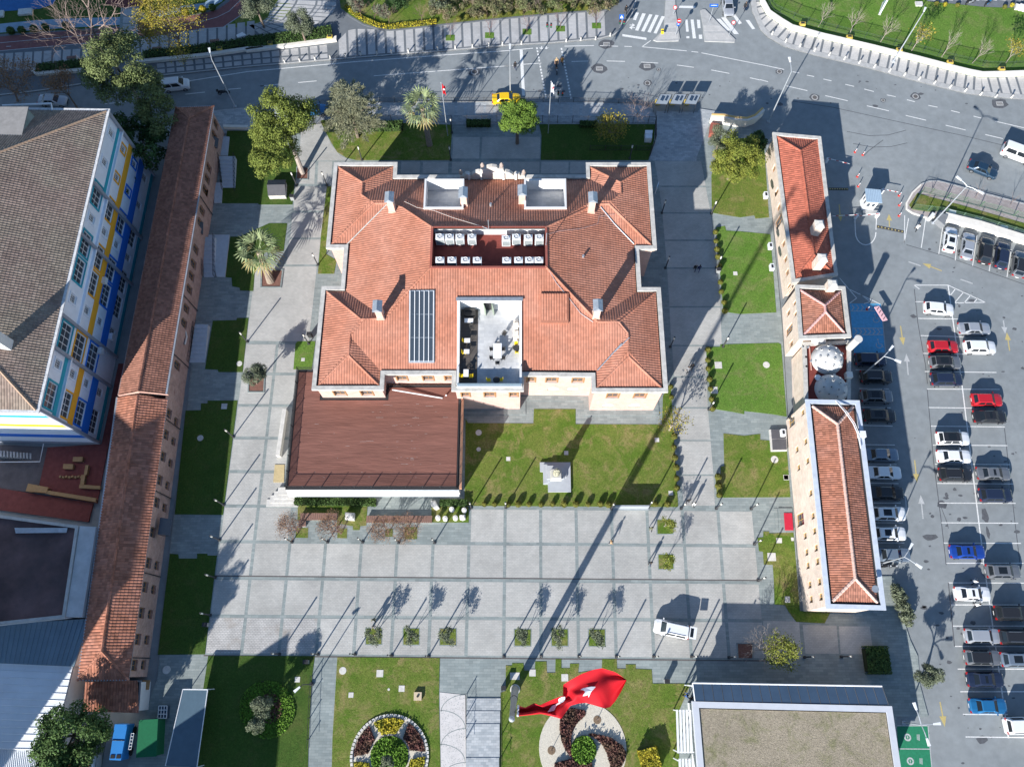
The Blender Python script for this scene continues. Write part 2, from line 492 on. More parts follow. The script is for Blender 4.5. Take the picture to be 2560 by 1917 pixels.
M_walk=brickmat('pale_sidewalk_slab',(0.42,0.42,0.42),(0.47,0.465,0.46),(0.36,0.36,0.36),0.6,0.4,0.012,var=0.08)
M_walk2=brickmat('cream_sidewalk_slab',(0.50,0.49,0.47),(0.55,0.535,0.51),(0.42,0.41,0.40),0.6,0.4,0.012,var=0.08)
M_track=mat('red_cycle_track',(0.24,0.10,0.095),0.9,0.12,1.5)
M_playblue=mat('blue_rubber',(0.04,0.15,0.36),0.9,0.12,1.5)
M_pathblue=mat('pale_blue_path',(0.26,0.36,0.45),0.9,0.12,1.5)
M_redrub=mat('dark_red_rubber',(0.17,0.05,0.045),0.95,0.2,2.0)
M_mulch=mat('tree_pit_mulch',(.20,.10,.075),.95,.25,5.)
M_stone=mat('pale_stone',(0.60,0.58,0.54),0.85,0.15,2.0)
M_wallwhite=mat('cream_wall_render',(0.74,0.70,0.63),0.9,0.08,1.2)
M_manhole=mat('manhole_iron',(0.12,0.11,0.105),0.7,0.3,8.0)
M_patch=mat('asphalt_patch',(0.10,0.105,0.115),0.9,0.2,3.0)

def grassmat(name,c1,c2,c3):
    m=bpy.data.materials.new(name);m.use_nodes=True
    t=m.node_tree;b=t.nodes['Principled BSDF'];L_=t.links.new
    b.inputs['Roughness'].default_value=0.95;b.inputs['Specular IOR Level'].default_value=0.15
    g=t.nodes.new('ShaderNodeNewGeometry')
    def nz(sc,det=6,ro=0.65,dist=0.0):
        n=t.nodes.new('ShaderNodeTexNoise');n.inputs['Scale'].default_value=sc;n.inputs['Detail'].default_value=det
        n.inputs['Roughness'].default_value=ro;n.inputs['Distortion'].default_value=dist;L_(g.outputs['Position'],n.inputs['Vector']);return n.outputs['Fac']
    def rg(f,lo,hi,a=0.0,b_=1.0):
        r=t.nodes.new('ShaderNodeMapRange');r.inputs['From Min'].default_value=lo;r.inputs['From Max'].default_value=hi
        r.inputs['To Min'].default_value=a;r.inputs['To Max'].default_value=b_;L_(f,r.inputs['Value']);return r.outputs[0]
    def mx(f,a,b_):
        x=t.nodes.new('ShaderNodeMix');x.data_type='RGBA';L_(f,x.inputs[0])
        for s,v in ((x.inputs[6],a),(x.inputs[7],b_)):
            if isinstance(v,tuple):s.default_value=(*v,1)
            else:L_(v,s)
        return x.outputs[2]
    o=mx(rg(nz(0.20,6,0.75,0.8),0.40,0.60),c1,c2)
    o=mx(rg(nz(0.42,7,0.75,0.6),0.49,0.66),o,c3)
    x=t.nodes.new('ShaderNodeMix');x.data_type='RGBA';x.blend_type='MULTIPLY';x.inputs[0].default_value=1
    cb=t.nodes.new('ShaderNodeCombineColor');f=rg(nz(5.0,8,0.75,0.8),0.30,0.70,0.50,1.45)
    for k in range(3):L_(f,cb.inputs[k])
    L_(o,x.inputs[6]);L_(cb.outputs[0],x.inputs[7]);L_(x.outputs[2],b.inputs['Base Color'])
    bp=t.nodes.new('ShaderNodeBump');bp.inputs['Strength'].default_value=0.9;bp.inputs['Distance'].default_value=0.08
    L_(nz(9.0,4,0.8),bp.inputs['Height']);L_(bp.outputs[0],b.inputs['Normal'])
    MATS[name] =m;return m
M_grass=grassmat('lawn_grass',(0.095,0.165,0.021),(0.155,0.19,0.04),(0.26,0.22,0.09))
M_grass_lush=grassmat('lush_grass',(0.10,0.20,0.03),(0.13,0.225,0.04),(0.18,0.22,0.07))
M_grass_dark=grassmat('dark_grass',(0.05,0.10,0.018),(0.065,0.115,0.022),(0.085,0.115,0.03))  # darker green version of the lawn grass

def sheet(name,pts,z0,z1,m,parent=None,**k):
    b=MB();b.prism(pts,z0,z1);return struct(name,b,m,parent,**k)
# the big ground, then the asphalt of street and car park
b=MB();b.face([(-2500,-2500,-0.06),(2500,-2500,-0.06),(2500,2500,-0.06),(-2500,2500,-0.06)])
struct('ground',b,M_soil)
road=sheet('road',[(-150,-60),(160,-60),(160,190),(-150,190)],-0.05,0.0,M_asph)

def mark(f,a,b_,w=0.13,m=None,name='lane_dash',z=0.008):
    p=f(*a);q=f(*b_);d=(q-p);d.z=0;n=Vector((-d.y,d.x,0)).normalized() *(w/2)
    mb=MB();mb.face([(p+n) +Vector((0,0,z)),(p-n) +Vector((0,0,z)),(q-n) +Vector((0,0,z)),(q+n) +Vector((0,0,z))])
    return mb.build(name,m or M_white,road)
def markpoly(f,pts,m=None,name='marking',z=0.008,parent=None):
    mb=MB();q=[f(x,y) +Vector((0,0,z)) for x,y in pts]
    ar=sum(q[i].x*q[(i+1) %len(q)].y-q[(i+1) %len(q)].x*q[i].y for i in range(len(q)))
    mb.face(q if ar>0 else q[::-1]);return mb.build(name,m or M_white,parent or road)
for f,segs in (
    (A,[((872,862),(1045,845)),((1535,782),(1697,765)),((1890,742),(1995,733)),((2150,715),(2186,712))]),
    (B,[((98,715),(252,700)),((415,686),(568,672)),((1043,630),(2186,545))]),
    (C,[((0,548),(120,541)),((160,535),(310,525)),((500,385),(745,380)),((793,381),(852,382)),((890,384),(945,386)),((997,386),(1058,389)),
         ((560,512),(698,508)),((850,507),(1002,511)),((1135,517),(1277,525)),((1433,541),(1572,560)),((1716,582),(1866,610)),((2036,646),(2120,665)),
         ((1143,390),(1512,424)),((1553,430),(1608,435)),((1635,440),(2120,536)),((1143,390),(1215,338))]),
    (D,[((0,535),(200,578)),((270,597),(325,606)),((388,625),(448,636)),((525,657),(592,672)),((707,701),(780,718)),((863,740),(942,760)),((1050,788),(1123,803)),
         ((1217,828),(1283,845)),((1395,875),(1470,890)),((1582,918),(1652,935)),((1768,964),(1832,980)),((0,662),(67,679)),((220,714),(392,753)),((540,794),(727,837)),
         ((885,878),(1066,920)),((1207,958),(1376,998)),((1537,1039),(1703,1079)),((1865,1116),(2010,1150)),((1947,1006),(2250,1075))])):
    for a,c in segs:mark(f,a,c)
for a,c in (((-600,690),(0,595)),((0,595),(870,515)),((870,515),(1590,460)),((1590,460),(2120,424)),((2120,424),(2360,402))):
    mark(B,a,c,0.14,name='edge_line')
mark(C,(142,415),(162,795),0.5,name='stop_line')
for (a,c) in (((272,395),(350,825)),((475,400),(558,830))):
    for k in range(17):
        t0=k/17;t1=t0+0.036
        mark(C,(lerp(a[0],c[0],t0),lerp(a[1],c[1],t0)),(lerp(a[0],c[0],t1),lerp(a[1],c[1],t1)),0.26,name='crossing_dot')
for q in ([(1093,105),(1117,108),(1092,170),(1068,165)],[(1145,112),(1174,116),(1112,258),(1085,253)],[(1203,120),(1230,124),(1162,265),(1135,260)],[(1255,125),(1281,130),(1214,273),(1187,268)],
          [(1305,135),(1331,140),(1263,282),(1238,276)],[(1545,165),(1570,165),(1590,320),(1563,322)],[(1597,165),(1622,168),(1628,235),(1603,238)],
          [(1500,165),(1520,165),(1530,265),(1508,265)],[(1510,303),(1535,303),(1535,320),(1510,320)],[(1612,290),(1640,290),(1642,325),(1615,325)],
          [(1757,160),(1790,158),(1880,255),(1845,258)],[(1797,148),(1835,145),(1945,285),(1905,285)],[(1885,120),(1915,122),(1970,195),(1945,205)],[(2000,170),(2030,168),(2080,240),(2055,246)]):
    markpoly(C,q,name='crosswalk_stripe')
markpoly(C,[(980,285),(1180,315),(1180,334),(980,303)],name='stop_line')
markpoly(C,[(1448,50),(1585,52),(1585,72),(1448,68)],name='stop_line')
def arrow(f,tail,tip,m,w=0.16,hw=0.42,hl=1.2):
    p=f(*tail);q=f(*tip);d=(q-p);d.z=0;Ld=d.length;d/=Ld;n=Vector((-d.y,d.x,0));z=Vector((0,0,0.008));k=q-d*hl
    mb=MB();mb.face([p+n*w/2+z,p-n*w/2+z,k-n*w/2+z,k+n*w/2+z]);mb.face([k-n*hw+z,q+z,k+n*hw+z])
    mb.build('direction_arrow',m,road)
for f,a,c,m in ((H,(655,170),(668,312),M_yel),(H,(1072,355),(1068,250),M_yel),(H,(1163,1175),(1187,1335),M_yel),(H,(2067,1380),(2043,1228),M_yel),(H,(1505,720),(1345,658),M_yel),
                   (L,(1280,695),(1300,882),M_yel),(L,(1350,1180),(1330,983),M_worn),(H,(1227,1580),(1211,1405),M_worn),(Q,(1490,1115),(1530,1322),M_yel),(L,(1203,980),(1215,1160),M_worn),
                   (H,(2015,1130),(2030,1240),M_worn),(C,(1040,210),(1085,212),M_white),(C,(1085,233),(1036,231),M_white),(C,(312,385),(310,412),M_white),(C,(350,385),(350,410),M_white)):
    arrow(f,a,c,m,hl=min(1.2,0.5*(f(*a) -f(*c)).length))
mark(H,(1230,645),(1330,678),0.2,M_worn);mark(H,(1660,790),(1760,825),0.2,M_worn)
for f,segs in ((H,[((1288,975),(1370,975)),((1310,1113),(1648,1118)),((1330,1255),(1700,1266)),((1350,1402),(1935,1413)),((1365,1552),(1957,1560)),((1610,985),(1865,980)),((1275,838),(1557,838)),((1557,838),(1865,980)),
                     ((1275,838),(1320,870)),((1620,866),(1578,920)),((1688,893),(1610,985)),((1748,916),(1690,985)),((1805,945),(1770,982)),((1375,265),(1335,530)),((1515,340),(1480,580)),((1640,400),(1617,632)),((1795,430),(1760,678)),((1935,470),(1898,722)),((2080,545),(2045,770)),
                     ((1230,285),(1195,485)),((1198,260),(1195,485)),((790,1538),(1045,1545)),((660,780),(735,870)),((735,870),(995,995)),((735,870),(800,945)),((800,945),(740,990)),((820,905),(912,975)),((912,975),(860,992)),
                     ((785,280),(790,400)),((965,262),(960,380))]),
                (L,[((820,103),(1067,107)),((838,258),(1082,262)),((855,408),(1097,414)),((872,567),(1117,570)),((890,728),(1130,730)),((915,885),(1147,889)),((940,1050),(1165,1050)),((955,1213),(1182,1213)),((975,1378),(1195,1380)),((1085,1543),(1214,1543)),
                     ((1383,107),(1985,110)),((1398,260),(1770,265)),((1415,414),(2028,420)),((1432,570),(2048,575)),((1450,728),(2072,732)),((1465,887),(2095,892)),((1485,1050),(2117,1052)),((1502,1213),(2138,1217)),((1522,1380),(2160,1383)),((1543,1547),(2182,1547))]),
                (Q,[((1560,130),(2240,132)),((1580,312),(2240,313)),((1598,487),(2240,487)),((1615,655),(2240,657)),((1637,843),(2240,843)),((1658,1030),(2240,1030)),((1680,1217),(2052,1219)),((1702,1404),(2240,1410)),((1560,130),(1610,655))])):
    for a,c in segs:mark(f,a,c,0.12,M_white if f is not Q or a[0] !=1560 or c[1] !=655 else M_patch,name='bay_line')
for a,c in ((H,(1557,838)),(L,(1675,95))),((L,(1675,95)),(L,(1855,1560))),((L,(1855,1560)),(Q,(2057,1415))):
    p=a[0](*a[1]);q=c[0](*c[1]);d=q-p;n=Vector((-d.y,d.x,0)).normalized() *.08;z=Vector((0,0,.012))
    b=MB();b.face([p-n+z,q-n+z,q+n+z,p+n+z][::-1]);b.build('bay_line',M_white,road)
# U shaped island line in front of the kiosk
us=[H(790+85*(1-math.cos(t)),400+105*math.sin(t)) for t in [math.pi*k/10 for k in range(11)]]
b=MB();strip(b,us,-.07,.07,0.001,0.008);b.build('island_line',M_white,road)
# blue accessible bays with chevrons and wheelchair marks
markpoly(H,[(742,990),(1000,990),(1035,1395),(780,1400)],M_blue,'accessible_bay',0.004)
def chev(x0,x1,y):
    for k in range(6):
        x=lerp(x0,x1,k/6)
        mark(H,(x,y-22),(x+20,y),.13,M_worn,'chevron',.012);mark(H,(x+20,y),(x,y+22),.13,M_worn,'chevron',.012)
chev(760,990,1024);chev(785,1010,1222)
for y in (1052,1195,1248):mark(H,(750+(y-1052) *.12,y),(1005+(y-1052) *.08,y),.1,M_worn,'bay_line',.012)
mark(H,(1003,995),(1040,1395),.08,M_worn,'bay_line',.012)
def wheelchair(cx,cy):
    c=H(cx,cy);b=MB();z=.012
    rr=[c+Vector((math.cos(t) *.42,math.sin(t) *.42-.1,0)) for t in [math.pi*(0.75+1.25*k/10) for k in range(11)]]
    strip(b,rr,-.05,.05,.005,z)
    strip(b,[c+Vector((-.05,.55,0)),c+Vector((0,.1,0)),c+Vector((.4,.08,0)),c+Vector((.55,-.4,0))],-.05,.05,.005,z)
    b.lathe((c.x-.05,c.y+.78,.003),[(.12,0),(.12,.009)],8);b.build('wheelchair_symbol',M_worn,road)
wheelchair(960,1120);wheelchair(985,1330)
# green electric-car bays
markpoly(Q,[(1128,1310),(1390,1310),(1432,1760),(1160,1760)],M_green,'charging_bay',0.004)
mark(Q,(1130,1312),(1390,1312),.1,M_worn,'bay_line',.012);mark(Q,(1150,1503),(1405,1505),.1,M_worn,'bay_line',.012);mark(Q,(1390,1310),(1432,1760),.1,M_worn,'bay_line',.012)
for x,y in ((1222,1408),(1245,1605)):
    c=Q(x,y);b=MB()
    rr=[c+Vector((math.cos(t) *.34,math.sin(t) *.34,0)) for t in [2*math.pi*k/16 for k in range(17)]]
    strip(b,rr,-.09,.09,.005,.012)
    for dx,dy,w,h in ((0,.02,.16,.14),(0,-.16,.06,.2),(-.05,.14,.04,.1),(.05,.14,.04,.1)):
        b.face([(c.x+dx-w/2,c.y+dy-h/2,.0125),(c.x+dx+w/2,c.y+dy-h/2,.0125),(c.x+dx+w/2,c.y+dy+h/2,.0125),(c.x+dx-w/2,c.y+dy+h/2,.0125)])
    b.build('plug_symbol',M_worn,road)
    for k in range(3):mark(Q,(x+78+k*9,y-25),(x+80+k*9,y+20+4*k),.07,M_worn,'bay_lettering',.012)
# rubber speed humps, manholes and patches
for a,c,f in (((965,352),(1190,398),H),((570,42),(730,44),H)):
    p=f(*a);q=f(*c);d=(q-p).normalized();n=Vector((-d.y,d.x,0));hump=None
    b=MB();prof=[(-.24,.004),(-.12,.045),(.12,.045),(.24,.004)]
    for k in range(3):b.face([p+n*prof[k][0] +Vector((0,0,prof[k][1])),q+n*prof[k][0] +Vector((0,0,prof[k][1])),q+n*prof[k+1][0] +Vector((0,0,prof[k+1][1])),p+n*prof[k+1][0] +Vector((0,0,prof[k+1][1]))])
    hump=b.build('speed_hump',mat('black_rubber',(0.06,0.06,0.06),.8,.2,5),road)
    for k in range(8):
        c_=p.lerp(q,(k+.5) /8);b=MB();b.box((c_.x,c_.y,.05),(.18,.18,.02),math.atan2(d.y,d.x));b.build('stud',M_yel,hump)
for f,x,y,r in ((D,160,595,.5),(D,453,808,.62),(D,1020,833,.35),(D,1288,800,.6),(C,1188,690,.55),(C,1280,577,.3),(B,1875,597,.7),(A,745,700,.3)):
    c=f(x,y);b=MB();b.use(M_patch);n=14
    b.face([(c.x+r*1.35*math.cos(2*math.pi*k/n) *random.uniform(.85,1.15),c.y+r*1.2*math.sin(2*math.pi*k/n) *random.uniform(.85,1.15),.004) for k in range(n)])
    b.use(M_kerb);b.lathe((c.x,c.y,.001),[(r*.85,0),(r*.85,.006)],16);b.use(M_manhole);b.lathe((c.x,c.y,.001),[(r*.6,0),(r*.6,.01)],16);b.build('manhole_cover',None,road)
for f,x,y in ((C,790,570),(C,1185,548),(C,850,368),(D,1985,860)):
    c=f(x,y);b=MB();b.use(M_patch);n=12
    b.face([(c.x+1.5*math.cos(2*math.pi*(k+.5) /n) *random.uniform(.75,1.05),c.y+1.0*math.sin(2*math.pi*(k+.5) /n) *random.uniform(.8,1.1),.004) for k in range(n)])
    b.use(M_kerb);b.box((c.x,c.y,.006),(1.1,.8,.008));b.use(M_manhole)
    for k in range(5):b.box((c.x-.36+k*.18,c.y,.011),(.09,.5,.01),.35)
    b.build('drain_grate',None,road)
# tar seams and stains with their own outline
M_tar=mat('tar_seam',(0.085,0.09,0.10),.7,.3,3.)
for f,pts in ((D,[(270,840),(600,890),(1100,1000),(1700,1125),(2250,1260)]),(H,[(1215,505),(1550,600),(1950,750),(2250,850)]),(H,[(1275,870),(1310,1150),(1370,1500),(1390,1656)]),(L,[(1383,110),(1440,700),(1500,1200),(1545,1560)]),(L,[(2028,430),(2060,760),(2110,1200),(2160,1600)])):
    b=MB();strip(b,[f(x+random.uniform(-4,4),y+random.uniform(-3,3)) for x,y in pts],-.05,.05,.0005,.003);b.build('tar_seam',M_tar,road)
for f,x,y,rx,ry in ((L,1507,1060,.8,.7),(L,1860,1150,.5,1.2),(L,1885,1290,.3,.9),(L,1545,985,.25,.4),(H,1650,1010,.2,.3)):
    c=f(x,y);b=MB();n=14;b.face([(c.x+rx*math.cos(2*math.pi*k/n) *random.uniform(.6,1.1),c.y+ry*math.sin(2*math.pi*k/n) *random.uniform(.6,1.1),.0035) for k in range(n)])
    b.build('oil_stain',M_tar if rx>.5 else M_patch,road)
b=MB();strip(b,[L(1500,1085),L(1525,1150),L(1545,1200),L(1560,1260)],-.04,.04,.0005,.0034);b.build('oil_trickle',M_tar,road)
rg=random.Random(77);b=MB()
for k in range(150):
    f=(H,L,Q)[k%3];x,y=rg.uniform(1250,2180),rg.uniform(300,1640);c=f(x,y);r=rg.expovariate(9) +.03;n=9;st_=rg.uniform(1,2.2)
    b.face([(c.x+r*st_*math.cos(2*math.pi*q/n) *rg.uniform(.6,1.1),c.y+r*math.sin(2*math.pi*q/n) *rg.uniform(.6,1.1),.0032) for q in range(n)])
for k in range(60):
    x,y=rg.uniform(0,2180),rg.uniform(600,900);c=(D if k%2 else C)(x,y);r=rg.expovariate(12) +.03;n=8
    b.face([(c.x+r*1.5*math.cos(2*math.pi*q/n) *rg.uniform(.6,1.1),c.y+r*math.sin(2*math.pi*q/n) *rg.uniform(.6,1.1),.0032) for q in range(n)])
b.build('stains',M_patch,road,kind='stuff')
# tyre-mark arcs on the junction
for pts in ([(720,1090),(900,1125),(1060,1120),(1210,1080)],[(770,1190),(930,1220),(1090,1215),(1220,1185)],[(1020,1160),(900,1250),(860,1290)]):
    b=MB();strip(b,[D(*p) for p in pts],-.05,.05,.0004,.0028);b.build('tyre_mark',M_tar,road)

# ---------------------------------------------------------------- north pavement and park
kerbN=[(-90,250),(75,232),(120,226),(250,205),(390,192),(453,186),(620,169),(837,151),(1103,130),(1280,115),(1375,110),(1501,99),(1535,90),(1553,76),(1580,42),(1592,0),(1604,-60)]
kN=[G(*p) for p in kerbN]
north=sheet('north_pavement',kN+[G(1604,-170),G(-160,-170)],-0.02,0.13,M_band)
b=MB();strip(b,kN,0.0,0.22,0.0,0.14);b.build('kerb',M_kerb,north)
def pan(q,parent,m=None,z0=0.1,z1=0.136,name='paving_panel'):
    b=MB();b.prism(q,z0,z1);return b.build(name,m or M_walk,parent)
def yline(pts):
    def f(x):
        for (x0,y0),(x1,y1) in zip(pts[:-1],pts[1:]):
            if x0<=x<=x1:return lerp(y0,y1,(x-x0) /(x1-x0))
        return pts[0][1] if x<pts[0][0] else pts[-1][1]
    return f
kf=yline(kerbN[:13])
wallf=yline([(330,170),(380,160),(620,135),(842,108)])
lawnedge=[(849,-60),(849,0),(852,23),(877,42),(910,62),(943,72),(973,77),(1028,72),(1103,63),(1280,45),(1411,33),(1517,26),(1542,0),(1545,-60)]
lf=yline([(842,108),(877,72),(943,74),(973,79),(1028,74),(1103,65),(1280,47),(1411,35),(1517,28)])
x=395.0
while x<1500:
    w=18.5
    inner=wallf if x<842 else lf
    if x+w>842 and x<842:x+=24;continue
    t=-2.5
    if x<842:
        ym=lambda xx:kf(xx) -16
        pan([G(x,kf(x) -6),G(x+w,kf(x+w) -6),G(x+w+t*.3,ym(x+w)),G(x+t*.3,ym(x))],north)
        pan([G(x+t*.3,ym(x) -4),G(x+w+t*.3,ym(x+w) -4),G(x+w+t,inner(x+w) +3),G(x+t,inner(x) +3)],north) if kf(x) -inner(x) >32 else pan([G(x,kf(x) -8),G(x+w,kf(x+w) -8),G(x+w+t,inner(x+w) +2),G(x+t,inner(x) +2)],north)
    else:
        pan([G(x,kf(x) -6),G(x+w,kf(x+w) -6),G(x+w+t,inner(x+w) +2),G(x+t,inner(x) +2)],north)
    x+=23.9
x=-60.0
while x<330:      # western walk inside the park, below the cycle track
    if not (215<x<330):pan([G(x,178-x*.03),G(x+19,177-x*.03),G(x+22,135-x*.06),G(x+3,136-x*.06)],north)
    x+=24
x=330.0
while x<640:
    pan([G(x,138-(x-330) *.14),G(x+19,136-(x-330) *.14),G(x+19,100-(x-330) *.16),G(x,102-(x-330) *.16)],north);x+=24
Lc=[(10,215),(100,190),(160,150),(172,100),(225,30),(290,-60),(330,-150)];Rc=[(150,330),(330,255),(560,215),(700,130),(742,60),(735,-60),(735,-150)]
def along(pl,t):
    k=min(int(t*(len(pl) -1)),len(pl) -2);u=t*(len(pl) -1) -k;return (lerp(pl[k][0],pl[k+1][0],u),lerp(pl[k][1],pl[k+1][1],u))
for k in range(15):
    t0=k/15;t1=t0+.052
    a,c,d,e=along(Lc,t0),along(Rc,t0),along(Rc,t1),along(Lc,t1)
    for u0,u1 in ((0.02,.31),(.345,.64),(.675,.98)):
        pan([B(lerp(p[0],q[0],u),lerp(p[1],q[1],u)) for p,q,u in ((a,c,u0),(a,c,u1),(e,d,u1),(e,d,u0))],north)
# cycle track, play surfaces, paths (upper left)
sheet('cycle_track',poly(A,[(-200,325),(0,310),(300,285),(560,265),(980,235),(1250,185),(1450,150),(1640,130),(1800,90),(1900,20),(1960,-120),(2060,-120),(2040,20),(2030,110),(1850,232),(1650,247),(1250,300),(980,322),(700,365),(0,428),(-200,445)]),.1,.137,M_track)
ct=bpy.data.objects['cycle_track']
def tl(pts,w=.1):
    b=MB();strip(b,poly(A,pts),-w/2,w/2,.13,.142);b.build('track_line',M_worn,ct)
tl([(-200,380),(0,362),(420,325),(740,295),(980,272)]);tl([(1140,262),(1250,242),(1450,215),(1650,190),(1800,150),(1900,100),(1990,10),(2010,-100)]);tl([(0,428),(700,366),(980,322)]);tl([(1650,247),(1850,232),(2030,110)])
for p in ((55,392),(95,390)),((1215,212),(1250,208)):tl(p,.12)
sheet('crosswalk_path',poly(A,[(1005,60),(1155,60),(1140,335),(985,335)]),.1,.14,M_slate)
for k in range(4):pan(poly(A,[(1030-k*4,85+k*62),(1130-k*4,85+k*62),(1126-k*4,135+k*62),(1024-k*4,135+k*62)]),bpy.data.objects['crosswalk_path'],M_walk,.11,.146)
sheet('park_lawn',poly(A,[(-200,300),(560,255),(980,225),(1250,175),(1640,120),(1790,70),(1880,0),(1930,-200),(-200,-200)]),.1,.132,M_grass_dark)
sheet('blue_play_surface',poly(A,[(-200,-200),(500,-200),(470,0),(440,45),(330,80),(0,103),(-200,110)]),.1,.142,M_playblue)
sheet('blue_path',poly(A,[(-200,225),(0,205),(300,175),(560,160),(980,150),(1250,100),(1500,60),(1700,30),(1800,-60),(1880,-60),(1840,20),(1720,75),(1500,110),(1250,160),(980,215),(560,238),(0,278),(-200,295)]),.1,.139,M_pathblue)
sheet('red_play_surface',poly(A,[(840,-200),(1230,-200),(1190,60),(1000,72),(880,40)]),.1,.143,M_redrub)
for q in ([(0,108),(42,104),(38,152),(0,155)],[(165,95),(275,85),(272,132),(160,142)]):
    o=sheet('white_slab_bench',poly(A,q),.12,.5,M_stone);del o['kind'];tag(o,'low white slab seat %s beside the blue play surface'%('cut by the left edge' if q[0][0] ==0 else 'with rectangular top'),'bench')
sheet('dry_verge',poly(A,[(1860,235),(2030,115),(2060,-60),(2300,-120),(2420,60),(2390,130),(2300,175),(2186,190),(1990,235)]),.1,.134,M_grass)
# lawn east of the path in the park
nl=sheet('park_lawn_east',[G(*p) for p in lawnedge] +[G(1545,-150),G(849,-150)],.1,.17,M_grass)
le=[G(*p) for p in lawnedge];b=MB();strip(b,le,-.28,.02,.1,.2);b.build('stone_edging',M_band,nl)
# ---------------------------------------------------------------- north-east pavement along the fenced lawn
kerbE=[(1862,-80),(1880,30),(1900,75.5),(1918,93.6),(1960,118),(2033,139),(2172,172),(2292,205),(2413,235),(2490,245),(2560,250),(2660,252)]
wallE=[(1885,-80),(1893,-20),(1900,12),(1915,39),(1945,60),(1975,78),(2051,99),(2172,127),(2292,157),(2383,181),(2420,190),(2452,196),(2505,195),(2560,193),(2660,190)]
kE=[G(*p) for p in kerbE];wE=[G(*p) for p in wallE]
ne=sheet('north_east_pavement',kE+[G(2660,-180),G(1862,-180)],-.02,.13,M_band)
b=MB();strip(b,kE,0,.9,0.0,.135);b.build('kerb',M_kerb,ne)
ks=resample(kE,1.56)
def nearest_on(pts,p):
    best=None
    for a,c in zip(pts[:-1],pts[1:]):
        d=c-a;t=max(0,min(1,(p-a).dot(d) /d.length_squared));q=a+d*t
        if best is None or (q-p).length<(best-p).length:best=q
    return best
for a,c in zip(ks[3:-1],ks[4:]):
    c=a.lerp(c,.77);qa,qc=nearest_on(wE,a),nearest_on(wE,c);da,dc=(qa-a),(qc-c)
    pan([a+da.normalized() *.95,c+dc.normalized() *.95,qc-dc.normalized() *.05,qa-da.normalized() *.05],ne,M_walk2)
neL=sheet('fenced_lawn',[p for p in wE] +[G(2660,20),G(2560,22),G(2520,22),G(2460,20),G(2320,6),G(2290,-10),G(2200,-60),G(1885,-150)],.1,.16,M_grass_lush)
x=2320.0
while x<2640:
    pan([G(x,2),G(x+17,4),G(x+24,-50),G(x+7,-52)],ne,M_walk2);x+=22
# traffic islands
def island(name,f,pts,label,tops=()):
    q=poly(f,pts);o=sheet(name,q,0,.15,M_kerb)
    for t_ in tops:pan(poly(f,t_),o,M_walk2,.1,.156,'tactile_panel')
    return o
island('traffic_island',C,[(1235,338),(1328,245),(1325,195),(1352,-200),(1412,-200),(1420,100),(1456,325),(1445,345),(1265,350)],'',([(1330,198),(1420,195),(1428,235),(1332,240)],[(1300,275),(1436,272),(1442,325),(1265,335)]))
island('traffic_island',C,[(1625,95),(1640,85),(1665,85),(1780,205),(1916,335),(1908,356),(1660,348),(1650,275),(1645,210)],'',([(1650,215),(1780,218),(1830,262),(1655,268)],[(1662,280),(1850,282),(1895,335),(1668,335)]))
# ---------------------------------------------------------------- front pavement on the compound side of the street
frontK=[(370,296),(560,275),(640,268),(780,260),(950,256),(1330,253),(1500,255),(1590,261),(1632,272)]
fk=[G(*p) for p in frontK]
front=sheet('front_pavement',fk+[G(1640,300),G(1640,312),G(745,316),(G(560,335)),G(430,340),G(390,330)],-.02,.10,M_cobble)
b=MB();strip(b,fk,-.22,0.0,0.0,.11);b.build('kerb',M_kerb,front)
x=760.0
while x<1600:
    pan([G(x,264),G(x+17,264),G(x+16,288),G(x-1,288)],front,M_walk,.08,.106);x+=24
sheet('entrance_drive',poly(C,[(1262,925),(1400,930),(1600,935),(1620,905),(1790,930),(1900,960),(1700,985),(1690,1060),(1600,1290),(1590,1340),(1200,1335),(1248,1180),(1258,990)]),-.02,.126,M_cobble)
# ---------------------------------------------------------------- the compound
comp=[(535,345),(745,314),(1262,312),(1640,310),(1640,296),(1730,292),(1800,306),(1905,332),(1918,400),(1938,640),(1955,820),(1963,960),(2000,1530),(2085,1530),(2105,1440),(2235,1440),(2262,1560),(2275,1600),(2294,1640),(2300,1715),(2320,1790),(2240,1790),(2250,2010),(290,2010),(395,1690),(420,1420),(470,1000),(505,650)]
plaza=sheet('plaza',[G(*p) for p in comp],-.02,.12,M_slate)
g0=O(70,112);cell=4.706;gr=-0.0071;cg,sg=math.cos(gr),math.sin(gr)
def gp(i,j):return g0+Vector((cg*i*cell+sg*j*cell,sg*i*cell-cg*j*cell,0))
def cellpan(i0,i1,j0,j1,m=None,gap=.14):
    g=gap/cell*1.5;q=[gp(i0+g,j1-g),gp(i1-g,j1-g),gp(i1-g,j0+g),gp(i0+g,j0+g)]
    return pan(q,plaza,m or M_panel,.1,.126)
dirty={(-8,1),(-7,1),(-6,1)}
for j in (-1,0,1):
    for i in range(-8,7):cellpan(i,i+1,j,j+1,M_panel_dirty if (i,j) in dirty else None)
for i in [-8,-7] +list(range(-1,7)):cellpan(i,i+(1 if i!=-7 else .97),-2,-1)
for j in (-3,-4,-5,-6,-7):
    cellpan(-8,-7,j,j+1);cellpan(-7,-6.3,j,j+1,gap=.14)
for j in (7,8):pass
